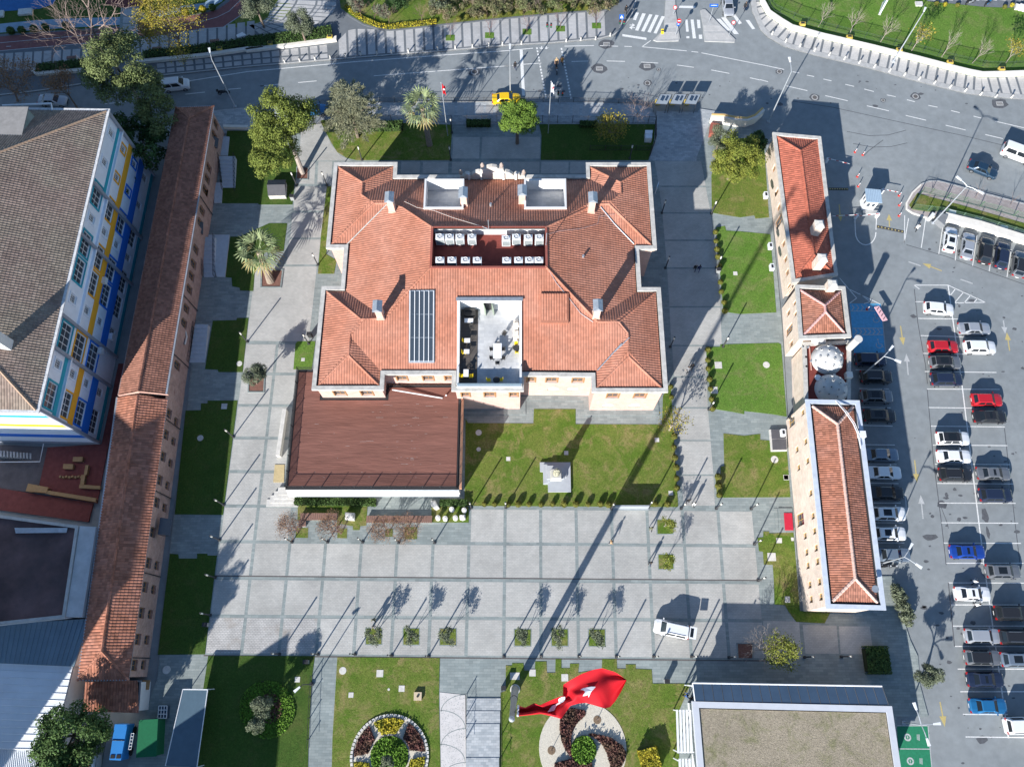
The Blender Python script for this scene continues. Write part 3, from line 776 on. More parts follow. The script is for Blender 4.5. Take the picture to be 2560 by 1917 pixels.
# north-west drive
for q in ([(F,65,955),(F,572,950),(F,505,1570),(F,-10,1565)],[(F,345,728),(F,605,728),(F,578,935),(F,318,935)],[(F,372,508),(F,625,508),(F,608,712),(F,352,712)],[(F,395,290),(F,650,290),(F,630,490),(F,378,490)],[(F,405,85),(F,560,85),(F,550,268),(F,398,268)],[(F,585,85),(F,700,85),(F,690,268),(F,575,268)],
          [(B,440,1090),(B,520,1060),(B,610,1000),(B,640,1090),(B,690,1200),(B,760,1290),(B,850,1335),(B,660,1335),(B,420,1335),(B,430,1250)]):
    pan([f(x_,y_) for f,x_,y_ in q],plaza,M_panel,.1,.126)
# east path
rowsN=[402.6,467.6,534,602,671.4,768,864.6]
lx=yline([(402,1634),(500,1651),(700,1668),(902,1678),(1265,1705)]);rx_=yline([(402,1752),(534,1776),(727,1799),(866,1804)])
rx2=yline([(864,1764),(1020,1769),(1187,1783),(1266,1787)])
for a,c in zip(rowsN[:-1],rowsN[1:]):pan([G(lx(a) +2,a+2),G(rx_(a),a+2),G(rx_(c),c-2),G(lx(c) +2,c-2)],plaza,M_panel,.1,.126)
rowsS=[864.6,943,1020,1101.5,1187.6,1266]
for a,c in zip(rowsS[:-1],rowsS[1:]):pan([G(lx(a) +4,a+2),G(rx2(a),a+2),G(rx2(c),c-2),G(lx(c) +4,c-2)],plaza,M_panel,.1,.126)
# paving between building and street (north forecourt) and south-east walk
for x0,x1 in ((1700,1920),(1940,2180)):pan(poly(B,[(x0,1140),(x1,1140),(x1-6,1318),(x0-8,1318)]),plaza,M_panel,.1,.126)
pan(poly(C,[(60,1140),(300,1140),(296,1318),(55,1318)]),plaza,M_panel,.1,.126)
for x0,x1 in ((1270,1425),(1450,1660),(1690,1920),(1940,2180)):pan(poly(B,[(x0,1345),(x1,1345),(x1-4,1440),(x0-4,1440)]),plaza,M_panel,.1,.126)
for x0,x1 in ((60,295),(310,535),(550,690)):pan(poly(C,[(x0,1345),(x1,1345),(x1-4,1440),(x0-4,1440)]),plaza,M_panel,.1,.126)
for q in ([(25,445),(320,450),(340,715),(30,700)],[(350,480),(630,485),(650,715),(375,715)],[(650,490),(905,490),(935,720),(665,718)]):pan(poly(Q,q),plaza,M_panel,.1,.126)
b=MB()
for j,x0,x1 in ((2.02,-8,7.2),(-.06,-8,7.05)):  # northern strip is a drain; southern one paints the edge wall's shadow
    p,q=gp(x0,j),gp(x1,j);b.hexa([(p.x,p.y-.08,.1),(q.x,q.y-.08,.1),(q.x,q.y+.08,.1),(p.x,p.y+.08,.1)],[(p.x,p.y-.08,.13),(q.x,q.y-.08,.13),(q.x,q.y+.08,.13),(p.x,p.y+.08,.13)])
b.build('drain_and_shadow_line',M_manhole,plaza)
# lawns
def lawn(name,parts,m=None,z=.155):
    q=[]
    for f,pts in parts:q+=poly(f,pts)
    return sheet(name,q,.08,z,m or M_grass)
TT=lambda x,y,z=0:G(x,y,z)
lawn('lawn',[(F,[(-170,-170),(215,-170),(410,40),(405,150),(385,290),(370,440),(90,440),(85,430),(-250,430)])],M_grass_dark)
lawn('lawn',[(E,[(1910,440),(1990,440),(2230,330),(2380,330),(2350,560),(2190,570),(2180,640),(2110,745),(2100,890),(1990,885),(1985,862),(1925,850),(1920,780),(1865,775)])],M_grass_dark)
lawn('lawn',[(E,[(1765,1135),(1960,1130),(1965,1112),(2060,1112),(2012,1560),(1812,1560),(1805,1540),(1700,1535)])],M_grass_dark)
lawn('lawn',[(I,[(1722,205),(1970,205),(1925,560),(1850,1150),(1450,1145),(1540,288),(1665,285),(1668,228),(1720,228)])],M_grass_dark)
lawn('lawn',[(I,[(1410,1470),(1480,1475),(1485,1510),(1635,1510),(1635,1470),(1720,1470),(1722,1485),(1800,1485)]),(MM,[(1700,722),(1310,725)])],M_grass_dark)
lawn('lawn',[(F,[(655,290),(705,290),(650,850),(735,900),(715,1012),(580,1012),(605,700)])])
lawn('lawn',[(J,[(395,0),(415,-20),(560,-20),(530,212),(378,212)])],M_grass_lush)
lawn('lawn',[(B,[(600,1010),(640,1090),(690,1185),(740,1265),(815,1312),(900,1332),(1672,1332),(1688,1130),(1690,1040),(620,1000)])])
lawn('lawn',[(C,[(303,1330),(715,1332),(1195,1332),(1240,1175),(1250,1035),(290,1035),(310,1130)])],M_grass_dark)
lawn('lawn',[(TT,[(1778,440),(1800,350),(1908,345),(1922,545),(1888,548),(1885,540),(1850,545),(1800,537),(1779,533)])])
lawn('lawn',[(TT,[(1790,570),(1812,566),(1815,578),(1850,580),(1925,587),(1940,782),(1850,786),(1808,780)])],M_grass_lush)
lawn('lawn',[(TT,[(1764,868),(1800,868),(1800,862),(1945,858),(1952,862),(1966,1042),(1930,1036),(1895,1032),(1860,1028),(1860,1036),(1830,1030),(1778,1022)])],M_grass_lush)
lawn('lawn',[(TT,[(1808,1084),(1860,1090),(1900,1085),(1900,1100),(1965,1105),(1975,1243),(1792,1244),(1787,1186),(1801,1186),(1801,1167),(1810,1165)])])
lawn('lawn',[(P3,[(1145,985),(1225,985),(1225,1010),(1310,1010),(1560,990),(1615,1656),(1650,2080),(2080,2080),(1990,2250),(1600,2230),(1500,2100),(1440,2000),(1300,1990),(1290,1656),(1275,1445),(1152,1440),(1140,1265),(1085,1255),(1065,1075),(1145,1065)])])
for q in ([(1325,1075),(1400,1075),(1402,1145),(1325,1145)],[(1200,1280),(1312,1280),(1322,1392),(1205,1392)],[(1440,1880),(1510,1880),(1515,1965),(1445,1965)],[(1525,1068),(1562,1068),(1565,1115),(1530,1115)]):pan(poly(P3,q),plaza,M_stone,.1,.17,'stepping_slab')
lawn('lawn',[(K,[(100,655),(640,660),(645,540),(990,540),(990,665),(1705,668),(1712,430),(1775,330),(1838,1340),(1832,1350),(70,1340),(80,620)])])
lawn('lawn',[(J,[(415,1330),(1062,1335),(990,1345),(980,1503),(930,1508),(925,1540),(872,1540),(870,1508),(770,1490),(742,1525),(740,1458),(412,1458)])])
lawn('lawn',[(J,[(1520,1345),(1828,1345),(1828,1478),(1520,1476)])])
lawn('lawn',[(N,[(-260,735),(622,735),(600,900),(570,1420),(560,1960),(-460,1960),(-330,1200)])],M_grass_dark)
lawn('lawn',[(N,[(808,745),(1655,752),(1648,1100),(1668,1960),(755,1960),(768,1400)])])
lawn('lawn',[(P1,[(285,100),(355,100),(355,75),(480,75),(490,155),(607,155),(610,55),(735,55),(740,180),(832,180),(835,30),(900,30),(900,130),(993,130),(995,80),(1095,80),(1085,180),(1345,140),(1350,30),(1510,30),(1515,135),(1610,135),(1610,88),(1720,88),(1720,138),(1897,145),(1908,300),(2330,300),(2200,600),(2200,1500),(200,1500),(215,560),(230,400),(285,380)])])
pan(poly(P1,[(332,178),(438,178),(438,258),(332,258)]),plaza,M_stone,.1,.17,'stepping_slab')
# planting squares on the plaza, each a stone-edged bed
for f,q in ((N,[(1045,508),(1172,508),(1172,637),(1045,637)]),(N,[(1354,510),(1482,510),(1482,641),(1354,641)]),(N,[(1657,512),(1788,512),(1788,643),(1657,643)]),
             (O,[(155,518),(287,518),(285,650),(155,650)]),(O,[(462,516),(593,516),(593,650),(462,650)]),(O,[(768,518),(900,518),(900,653),(770,653)]),
             (K,[(1665,1457),(1797,1457),(1793,1570),(1667,1570)]),(P3,[(-300,1305),(-100,1305),(-95,1500),(-295,1500)]),
             (J,[(400,1522),(500,1522),(498,1605),(395,1603)]),(J,[(745,1525),(823,1525),(820,1608),(740,1606)]),(J,[(1140,1528),(1200,1528),(1198,1595),(1138,1593)]),(J,[(1300,1515),(1402,1515),(1400,1615),(1297,1613)])):
    p=poly(f,q);c=sum(p,Vector()) /4
    o=sheet('planting_bed',p,.08,.15,M_grass);
    e=pan([c+(v-c) *1.13 for v in p],o,M_slate,.08,.131,'stone_edging')
# tree pits
for f,q,m in ((F,[(120,985),(285,985),(268,1118),(118,1118)],M_mulch),(B,[(410,1395),(498,1395),(495,1487),(408,1485)],M_mulch),(J,[(15,265),(135,265),(130,395),(10,395)],M_mulch),(O,[(1998,635),(2120,635),(2120,755),(2005,752)],M_mulch)):
    p=poly(f,q);c=sum(p,Vector()) /4
    b=MB()
    for k in range(4):
        u,v=p[k],p[(k+1) %4];uo,vo=c+(u-c) *1.16,c+(v-c) *1.16
        b.hexa([(w.x,w.y,.08) for w in (u,v,vo,uo)],[(w.x,w.y,.22) for w in (u,v,vo,uo)])
    o=b.build('tree_pit',M_slate);o['kind'] ='structure'
    s_=MB();s_.prism([c+(v-c) *.99 for v in p],.05,.16);s_.build('pit_soil',m,o)
# stone ramp with scattered dark studs, and the broad steps beside it
ramp=sheet('pale_ramp',poly(N,[(1655,1035),(1868,1058),(1872,1960),(1668,1960)]),.08,.15,mat('speckled_stone',(0.60,.575,.555),.85,.08,2.0))
b=MB();rg=random.Random(3)
for k in range(420):
    x,y=rg.uniform(1668,1862),rg.uniform(1060,1780);c=N(x,y);r=.035;b.lathe((c.x,c.y,.15),[(r,0),(r,.004)],5)
b.build('studs',M_slate,ramp,kind='stuff')
for cy in (1200,1480,1760):
    for s_ in (0,1):
        cx=1870 if s_==0 else 1660;y0=cy if s_==0 else cy+130
        pts=[N(cx+(-1 if s_==0 else 1) *205*math.cos(t),y0-145*math.sin(t)) for t in [math.pi/2*k/8 for k in range(9)]]
        b=MB();strip(b,pts,-.04,.04,.149,.155);b.build('curved_inlay',M_slate,ramp)
ys=[1085,1190,1295,1575,1700,1960]
for k,(a,c) in enumerate(zip(ys[:-1],ys[1:])):
    o=sheet('broad_step',poly(N,[(1878-k*2,a),(2158-k*4,a),(2158-k*4,c),(1878-k*2,c)]),.05,.17+.05*(k+1),M_cobble)
# ================================================================ MAIN BUILDING
M_tile=mat('terracotta_tile',(0.435,0.178,0.112),0.85,0.12,0.6,attr=0.11,col2=(0.48,0.22,0.15),scale2=0.2)
M_tile_old=mat('weathered_tile',(0.38,0.155,0.095),0.9,0.2,0.6,attr=0.28,col2=(0.32,0.145,0.10),scale2=0.3)
M_tile_dark=mat('aged_brown_tile',(0.28,0.13,0.09),0.9,0.15,0.5,attr=0.25)
M_cornice=mat('stone_cornice',(0.52,0.50,0.46),0.9,0.22,1.5,.3,20)
M_pink=brickmat('pink_brick',(0.60,0.365,0.30),(0.66,0.44,0.375),(0.62,0.49,0.43),0.5,0.16,0.02,var=0.10,vscale=1.2,vertical=True,bump=.2)
M_wood=mat('brown_window_wood',(0.36,0.20,0.085),0.6,0.15,4.0)
M_glass=mat('window_glass',(0.06,0.075,0.095),0.08,0,spec=0.8)
M_gutter=mat('gutter_felt',(0.035,0.035,0.037),0.9,0.2,3.0)
M_zinc=mat('zinc_sheet',(0.42,0.46,0.50),0.45,0.15,2.0,metal=.5)
M_whitewall=mat('white_render',(0.68,0.675,0.665),0.85,0.05,1.5)
M_marble=brickmat('pale_marble',(0.47,0.48,0.49),(0.60,0.60,0.595),(0.42,0.42,0.42),1.2,0.45,0.008,var=.12,vscale=1.0,rough=.5,bump=.05)
M_redfelt=mat('red_roof_paint',(0.20,0.045,0.035),0.8,0.2,1.5)
M_decking=brickmat('dark_decking',(0.10,0.085,0.075),(0.14,0.12,0.10),(0.05,.05,.05),2.0,0.14,.02,rough=.7)
M_metalw=mat('white_metal',(0.75,0.76,0.77),0.4,0.05,2)
M_darkmetal=mat('dark_metal',(0.035,0.035,0.038),0.5,0.1,2)
main=thing('main_building','large pink brick building with terracotta hipped roof and sunken roof terrace','building',G(1240,720))
OUT=[(-26.05,68.5),(-16.95,68.5),(-16.95,66.35),(9.95,66.35),(9.95,68.4),(19.2,68.4),(19.3,54.4),(16.85,54.4),(16.85,48.6),(19.45,48.6),(19.5,33.7),(9.7,33.7),(9.7,35.8),(1.0,35.9),(1.0,33.85),(-8.3,33.85),(-8.3,36.1),(-17.0,36.1),(-17.0,34.0),(-26.3,34.0),(-26.2,48.8),(-23.6,48.8),(-23.6,54.6),(-26.1,54.6)]
def inset(pl,d):
    n=len(pl);out=[]
    ar=sum(pl[i][0] *pl[(i+1) %n][1] -pl[(i+1) %n][0] *pl[i][1] for i in range(n));sg_=1 if ar>0 else -1
    for i in range(n):
        a,b,c=Vector(pl[i-1]),Vector(pl[i]),Vector(pl[(i+1) %n])
        u=(b-a).normalized();v=(c-b).normalized();n1=Vector((-u.y,u.x)) *sg_;n2=Vector((-v.y,v.x)) *sg_
        k=d/(1+n1.dot(n2));q=b+(n1+n2) *k;out.append((q.x,q.y))
    return out
def ring(mb,outer,inner,z0,z1):
    n=len(outer)
    for i in range(n):
        j=(i+1) %n;q=[outer[i],outer[j],inner[j],inner[i]]
        mb.face([(p[0],p[1],z1) for p in (q if area(q) and sum(q[k][0] *q[(k+1) %4][1] -q[(k+1) %4][0] *q[k][1] for k in range(4)) >0 else q[::-1])])
        for a,b in ((outer[i],outer[j]),(inner[j],inner[i])):
            mb.face([(b[0],b[1],z0),(a[0],a[1],z0),(a[0],a[1],z1),(b[0],b[1],z1)])
EZ=8.8
b=MB();ring(b,OUT,inset(OUT,.55),EZ-.1,EZ+.3);ring(b,inset(OUT,.16),inset(OUT,.6),EZ-.45,EZ-.1);ring(b,inset(OUT,.3),inset(OUT,.6),EZ-.9,EZ-.45)
b.build('cornice',M_cornice,main)
b=MB();ring(b,inset(OUT,.2),inset(OUT,.45),EZ-.62,EZ-.46);b.build('string_course',mat('orange_moulding',(0.62,0.30,0.17),.85,.1,2),main)
b=MB();b.face([(x,y,EZ-.04) for x,y in inset(OUT,.54)][::-1]);b.build('gutter',M_gutter,main)
# walls, south faces with windows
WALL=inset(OUT,.45)
wins={}
def xw(f,x,y,z=6.3):return f(x,y,z).x
SW_=[(xw(J,760,440),1.45,5.6,7.5,1),(xw(J,985,440),1.45,5.6,7.5,1)]
S1_=[(xw(J,1275,320),1.3,5.6,7.4,1),(xw(J,1492,320),1.3,5.6,7.4,1),(xw(J,1655,325) +.1,.9,5.6,7.3,0)]
TB_=[(xw(K,80,455,6),1.0,5.5,7.1,0),(xw(K,280,455,6),1.35,5.5,7.2,0),(xw(K,478,455,6),1.0,5.5,7.1,0)]
S2_=[(xw(K,622,330),1.0,5.6,7.3,0),(xw(K,793,330),1.4,5.6,7.4,1),(xw(K,1010,330),1.4,5.6,7.4,1)]
SE_=[(xw(K,1300,462),1.45,5.5,7.4,1),(xw(K,1525,462),1.45,5.5,7.4,1)]
S2L=[(xw(K,805,435,3),1.5,2.2,3.5,2),(xw(K,968,435,3),1.5,2.2,3.5,2)]
SEL=[(xw(K,1258,562,2),1.5,1.5,2.8,2),(xw(K,1478,562,2),1.5,1.5,2.8,2)]
segw={(18,19):SW_,(16,17):S1_,(14,15):TB_,(12,13):S2_+S2L,(10,11):SE_+SEL}
wb=MB();n=len(WALL);pend=[]
for i in range(n):
    j=(i+1) %n;p,q=WALL[i],WALL[j]
    ws=[]
    for (a,c),lst in segw.items():
        if (i,j) ==(a,c):
            for x,w,z0,z1,kd in lst:
                u=p[0] -x if p[0] >q[0] else x-p[0]
                ws.append((u-w/2,u+w/2,z0,z1,kd,.45 if kd==1 else (.6 if kd==2 else 0)))
    # outline runs clockwise, so the outer side is on the left: walk each wall backwards
    Lw=math.hypot(q[0] -p[0],q[1] -p[1]);ws2=[(Lw-w[1],Lw-w[0]) +w[2:] for w in ws]
    pt=wall(wb,q,p,0.0,EZ-.5,ws2,.3)
    pend+=[(pt,w) for w in ws2]
wo=wb.build('walls',M_pink,main)
M_blind=mat('blind_arch_render',(0.70,0.70,0.70),.9,.05,2)
for pt,w in pend:
    if w[4] ==2:
        g=MB();g.face([pt(w[0],w[2],.12),pt(w[1],w[2],.12),pt(w[1],w[3],.12),pt(w[0],w[3],.12)]);g.build('blind_arch',M_blind,main)
    else:window(main,pt,w,M_wood,M_glass,.3,.11,(1,1),sill_m=M_cornice,proud=.06)
b=MB();ring(b,inset(OUT,-.35),inset(OUT,.46),0.0,.2)
b.build('plinth_path',M_slate,main)
# roof
PZ=.335
kW,kE_,kN_,kS=1.0,.975,1.18,.92
def pl(a,b_,c,k):return (a*k*PZ,b_*k*PZ,c*k*PZ)
MW,ME,MN,MS=pl(1,0,22.9,kW),pl(-1,0,16.15,kE_),pl(0,-1,65.65,kN_),pl(0,1,-36.7,kS)
comps=[[MW,ME,MN,MS],
         [pl(1,0,25.4,kW),pl(0,1,-55.3,kS),MN,pl(-1,0,-11,1)],[pl(1,0,25.4,kW),pl(0,-1,67.8,kN_),pl(-1,0,-17.6,kE_),pl(0,1,-55.3,kS)],
         [pl(1,0,25.55,kW),pl(0,-1,48.1,kN_),MS,pl(-1,0,-11,1)],[pl(1,0,25.55,kW),pl(0,1,-34.7,kS),pl(-1,0,-17.65,kE_),pl(0,-1,48.1,kN_)],
         [pl(-1,0,18.6,kE_),pl(0,1,-55.1,kS),MN,pl(1,0,-4,1)],[pl(-1,0,18.6,kE_),pl(0,-1,67.7,kN_),pl(1,0,-10.6,kW),pl(0,1,-55.1,kS)],
         [pl(-1,0,18.75,kE_),pl(0,-1,47.9,kN_),MS,pl(1,0,-4,1)],[pl(-1,0,18.75,kE_),pl(0,1,-34.4,kS),pl(1,0,-10.35,kW),pl(0,-1,47.9,kN_)]]
WX0,WX1,WY0,WY1=-11.0,3.85,49.74,55.48
tn=F(1735,1222,11.5);TX0,TX1,TY1,TY0=tn.x,K(545,345,9.3).x,tn.y,34.55
BX=[(F(1455,480,11.3).x,F(1785,480,11.3).x),(GG(432,480,11.3).x,GG(783,480,11.3).x)]
BY0=F(1455,482,11.3).y;BY1=F(1490,245,11.1).y
skx0,skx1,sky1,sky0=F(1340,1165,11.4).x,F(1550,1165,11.4).x,F(1340,1165,11.4).y,J(1450,150,9.5).y
holes=[rect_half(WX0,WX1,WY0,WY1),rect_half(TX0,TX1,33.0,TY1)] +[rect_half(a,c,BY0,BY1) for a,c in BX]
pieces=hip_pieces(comps,holes,(-27,20,33,69.5))
def rz(x,y):return EZ+.05+max(min(P[0] *x+P[1] *y+P[2] for P in c) for c in comps)
roof=roof_from(pieces,EZ+.05,M_tile,main)
b=MB()
for pts in ([(-25.4,67.8),(-21.5,64.4),(-21.5,62.35),(-19.55,60.75),(-17.9,60.75)],[(-17.6,67.8),(-21.5,64.4)],[(-25.4,55.3),(-19.55,60.75)],[(-17.6,60.7),(-15.5,59.6),(WX0,WY1)],
            [(-25.5,48.1),(-20.2,43.2),(-17.6,43.2)],[(-20.2,43.2),(-21.6,41.4),(-21.6,38.4)],[(-25.5,34.7),(-21.6,38.4),(-17.65,34.7)],[(-17.6,43.2),(WX0,WY0)],
            [(18.6,67.7),(14.6,64.3),(14.6,62.5),(12.8,60.6),(11.2,60.6)],[(10.6,67.7),(14.6,64.3)],[(18.6,55.1),(12.8,60.6)],[(WX1,WY1),(10.9,60.5)],
            [(18.7,47.9),(13.4,42.8),(10.6,42.8)],[(13.4,42.8),(14.55,41.4),(14.55,38.2)],[(18.7,34.4),(14.55,38.2),(10.4,34.4)],[(WX1,WY0),(10.6,42.8)]):
    for p,q in zip(pts[:-1],pts[1:]):ridge(b,(*p,rz(*p) +.06),(*q,rz(*q) +.06),.17)
b.build('ridge_tiles',M_tile,main,kind='stuff')
# the sunken plant well
zw=rz(WX0,(WY0+WY1) /2)
b=MB();b.use(M_redfelt);b.face([(WX0,WY0,zw-1.7),(WX1,WY0,zw-1.7),(WX1,WY1,zw-1.7),(WX0,WY1,zw-1.7)])
for (x0,y0,x1,y1,m) in ((WX0,WY1,WX1,WY1,M_whitewall),(WX0,WY0,WX0,WY1,M_redfelt),(WX1,WY1,WX1,WY0,M_redfelt),(WX1,WY0,WX0,WY0,M_redfelt)):
    b.use(m);b.face([(x0,y0,zw-1.7),(x0,y0,zw+.05),(x1,y1,zw+.05),(x1,y1,zw-1.7)])
b.build('plant_well',None,main)
b=MB();ring(b,[(WX0-.28,WY0-.28),(WX1+.28,WY0-.28),(WX1+.28,WY1+.2),(WX0-.28,WY1+.2)],[(WX0,WY0),(WX1,WY0),(WX1,WY1),(WX0,WY1)],zw-.3,zw+.14);b.build('well_coping',mat('red_coping',(0.32,0.10,0.075),.6,.1,2),main)
# air conditioners
ac=MB();M_acw=mat('air_con_white',(0.72,0.73,0.74),.5,.04,3,space='object');M_grille=mat('grille_grey',(0.22,0.25,0.25),.6,.1,8,space='object');M_rust=mat('fan_rust',(0.42,0.28,0.13),.8,.2,5,space='object');M_fan=mat('fan_grey',(0.40,0.41,0.42),.5,.1,5,space='object')
def make_ac():
    t=thing('air_conditioner','','air conditioner',(0,0,0),'air conditioners in the roof well')
    a=MB();a.box((0,0,.85),(1.12,.8,1.5));a.box((0,0,1.625),(1.14,.82,.05));a.build('cabinet',M_acw,t)
    a=MB()
    for k in range(9):a.box((0,-.415,.3+k*.135),(.98,.03,.07))
    a.build('grille',M_grille,t)
    a=MB();a.lathe((0,0,1.65),[(.36,0),(.38,.14),(.33,.14),(.33,.05)],16);f_=a.build('fan_collar',M_acw,t)
    a=MB();a.lathe((0,0,1.65),[(.32,0),(.32,.05)],16);a.use(M_fan);a.build('fan_guard',M_fan,t)
    a=MB()
    for k in range(6):a.box((.16*math.cos(k*1.047),.16*math.sin(k*1.047),1.72),(.3,.1,.02),k*1.047)
    a.build('fan_blade',M_acw,t)
    a=MB()
    a.box((0,0,.05),(1.0,.7,.1))
    a.build('base_rail',M_grille,t);return t
acp=make_ac();zf=zw-1.7
rows=[(F,1588,700),(F,1668,702),(F,1753,702),(F,1853,702),(GG,282,712),(GG,367,702),(GG,465,706),(GG,557,706),(F,1588,892),(F,1688,892),(F,1800,894),(F,1898,894),(GG,287,895),(GG,385,893),(GG,475,893),(GG,553,893)]
nm=['first','second','third','fourth','fifth','sixth','seventh','eighth']
for k,(f,x,y) in enumerate(rows):
    p=f(x,y,zf+1.65);rust=k in (1,14)
    lab='%s air conditioner from the left in the %s row of the roof well%s'%(nm[k%8],'back' if k<8 else 'front',', rusty fan' if rust else '')
    t=acp if k==0 else copy_tree(acp,mats={'fan_grey':M_rust} if rust else None)
    t.location=(p.x,p.y,zf);t['label'] =lab
    if k>=8:t.rotation_euler.z=0
# roof boxes on the north slope
for (x0,x1) in BX:
    zb=rz((x0+x1) /2,BY0) +.35;zfl=rz(0,BY1) -.25
    o,i_=[(x0,BY0),(x1,BY0),(x1,BY1),(x0,BY1)],[(x0+.25,BY0+.25),(x1-.25,BY0+.25),(x1-.25,BY1-.25),(x0+.25,BY1-.25)]
    b=MB();ring(b,o,i_,zfl-.6,zb);bo=b.build('roof_box',M_whitewall,main)
    b=MB();b.face([(p[0],p[1],zfl) for p in i_]);b.build('box_floor',M_marble,bo)
# chimneys
M_chim=brickmat('chimney_brick',(0.66,0.38,0.28),(0.74,0.50,0.40),(0.62,0.5,0.42),.3,.1,.02,vertical=True,var=.12)
def chimney(x,y,h,parent,zb):
    b=MB();b.box((x,y,zb+h/2-.4),(.85,1.0,h+.8));b.box((x,y,zb+.15),(1.05,1.2,.25));c=b.build('chimney',M_chim,parent)
    zt=zb+h+.012;b=MB()
    for s in (-1,1):b.face([(x+s*.62,y-.85,zt),(x+s*.62,y+.85,zt),(x,y+.7,zt+.42),(x,y-.7,zt+.42)][::s])
    for s in (-1,1):b.face([(x-.62,y+s*.85,zt),(x+.62,y+s*.85,zt),(x,y+s*.7,zt+.42)][::-s])
    b.face([(x-.62,y-.85,zt),(x-.62,y+.85,zt),(x+.62,y+.85,zt),(x+.62,y-.85,zt)])
    b.build('cap',M_zinc,c)
    b=MB();b.box((x,y-.5,zt-.35),(.22,.04,.3));b.build('vent',M_darkmetal,c)
def chim_at(f,x,y,h):
    # x,y: foot on the roof
    z=11.0
    for _ in range(8):p=f(x,y,z);z=rz(p.x,p.y)
    chimney(p.x,p.y+.45,h,main,z)
chim_at(F,1195,500,3.0);chim_at(F,1100,1385,3.0);chim_at(GG,985,505,3.1);chim_at(GG,1025,1380,3.1);chim_at(F,1790,448,2.6);chim_at(GG,415,430,2.6)
# baroque pediment on the street side
px0,px1=F(1757,195,9.3).x,GG(437,190,9.3).x;pm=(px0+px1) /2;hw=(px1-px0) /2
prof=[(-1,0),(-1,.55),(-.93,.6),(-.86,.55),(-.83,.95),(-.72,1.0),(-.66,.62),(-.6,1.0),(-.53,1.35),(-.42,1.55),(-.36,1.5),(-.34,2.2),(-.2,2.25),(-.14,2.6),(0,2.75)]
prof=prof+[(-a,c) for a,c in reversed(prof[:-1])]
b=MB();y0,y1=65.75,66.25;bot=len(prof)
fr=[(pm+a*hw,y0,EZ+.3+c) for a,c in prof];bk=[(pm+a*hw,y1,EZ+.3+c) for a,c in prof]
b.face(fr);b.face(bk[::-1])
for k in range(bot-1):b.face([fr[k+1],fr[k],bk[k],bk[k+1]][::-1])
ped=b.build('pediment',mat('weathered_white_plaster',(0.62,.59,.54),.9,.12,2.0,col2=(.55,.50,.43),scale2=.8),main)
for a,zz in ((-.97,.6),(.97,.6),(-.29,2.25),(.29,2.25)):
    b=MB();b.lathe((pm+a*hw,66.0,EZ+.3+zz),[(.12,0),(.2,.1),(.1,.2),(.28,.4),(.3,.6),(.2,.85),(.05,1.1)],10);b.build('finial',mat('weathered_finial',(.36,.29,.25),.9,.2,4),ped)
for a in (-.34,.34,-.72,.72):
    b=MB();b.box((pm+a*hw,y0-.12,EZ+.9),(.3,.24,1.3));b.build('pilaster',M_whitewall,ped)
# skylight on the south slope
def sl(x,y,dz):return Vector((x,y,rz(x,y) +dz))
b=MB();b.hexa([sl(skx0,sky0,-.1),sl(skx1,sky0,-.1),sl(skx1,sky1,-.1),sl(skx0,sky1,-.1)],[sl(skx0,sky0,.24),sl(skx1,sky0,.24),sl(skx1,sky1,.24),sl(skx0,sky1,.24)])
sk=b.build('skylight',M_zinc,main)
M_skg=mat('skylight_glass',(0.045,0.06,0.08),.06,0,spec=.7)
nx_,ny_=5,3
for i in range(nx_):
    for j in range(ny_):
        u0,u1=lerp(skx0+.14,skx1-.14,(i+.06) /nx_),lerp(skx0+.14,skx1-.14,(i+.94) /nx_);v0,v1=lerp(sky0+.2,sky1-.15,(j+.012) /ny_),lerp(sky0+.2,sky1-.15,(j+.988) /ny_)
        b=MB();b.hexa([sl(u0,v0,.2),sl(u1,v0,.2),sl(u1,v1,.2),sl(u0,v1,.2)],[sl(u0,v0,.255),sl(u1,v0,.255),sl(u1,v1,.255),sl(u0,v1,.255)]);b.build('pane',M_skg,sk)
b=MB()
for i in range(nx_+1):
    u=lerp(skx0+.14,skx1-.14,i/nx_);b.hexa([sl(u-.04,sky0+.1,.2),sl(u+.04,sky0+.1,.2),sl(u+.04,sky1-.1,.2),sl(u-.04,sky1-.1,.2)],[sl(u-.04,sky0+.1,.33),sl(u+.04,sky0+.1,.33),sl(u+.04,sky1-.1,.33),sl(u-.04,sky1-.1,.33)])
b.build('glazing_bars',M_metalw,sk)
# tiled hatch
hx0,hx1,hy1,hy0=GG(565,1195,11.2).x,GG(795,1195,11.2).x,GG(565,1195,11.2).y,GG(600,1430,10.4).y
b=MB();b.hexa([sl(hx0,hy0,-.1),sl(hx1,hy0,-.1),sl(hx1,hy1,-.1),sl(hx0,hy1,-.1)],[sl(hx0,hy0,.36),sl(hx1,hy0,.36),sl(hx1,hy1,.36),sl(hx0,hy1,.36)]);ht_=b.build('roof_hatch',mat('hatch_flashing',(0.34,.14,.09),.7,.1,2),main)
b=MB();tile_face(b,[sl(hx0+.15,hy0+.3,.38),sl(hx1-.15,hy0+.3,.38),sl(hx1-.15,hy1-.1,.38),sl(hx0+.15,hy1-.1,.38)]);b.build('hatch_tiles',M_tile,ht_,kind='stuff')
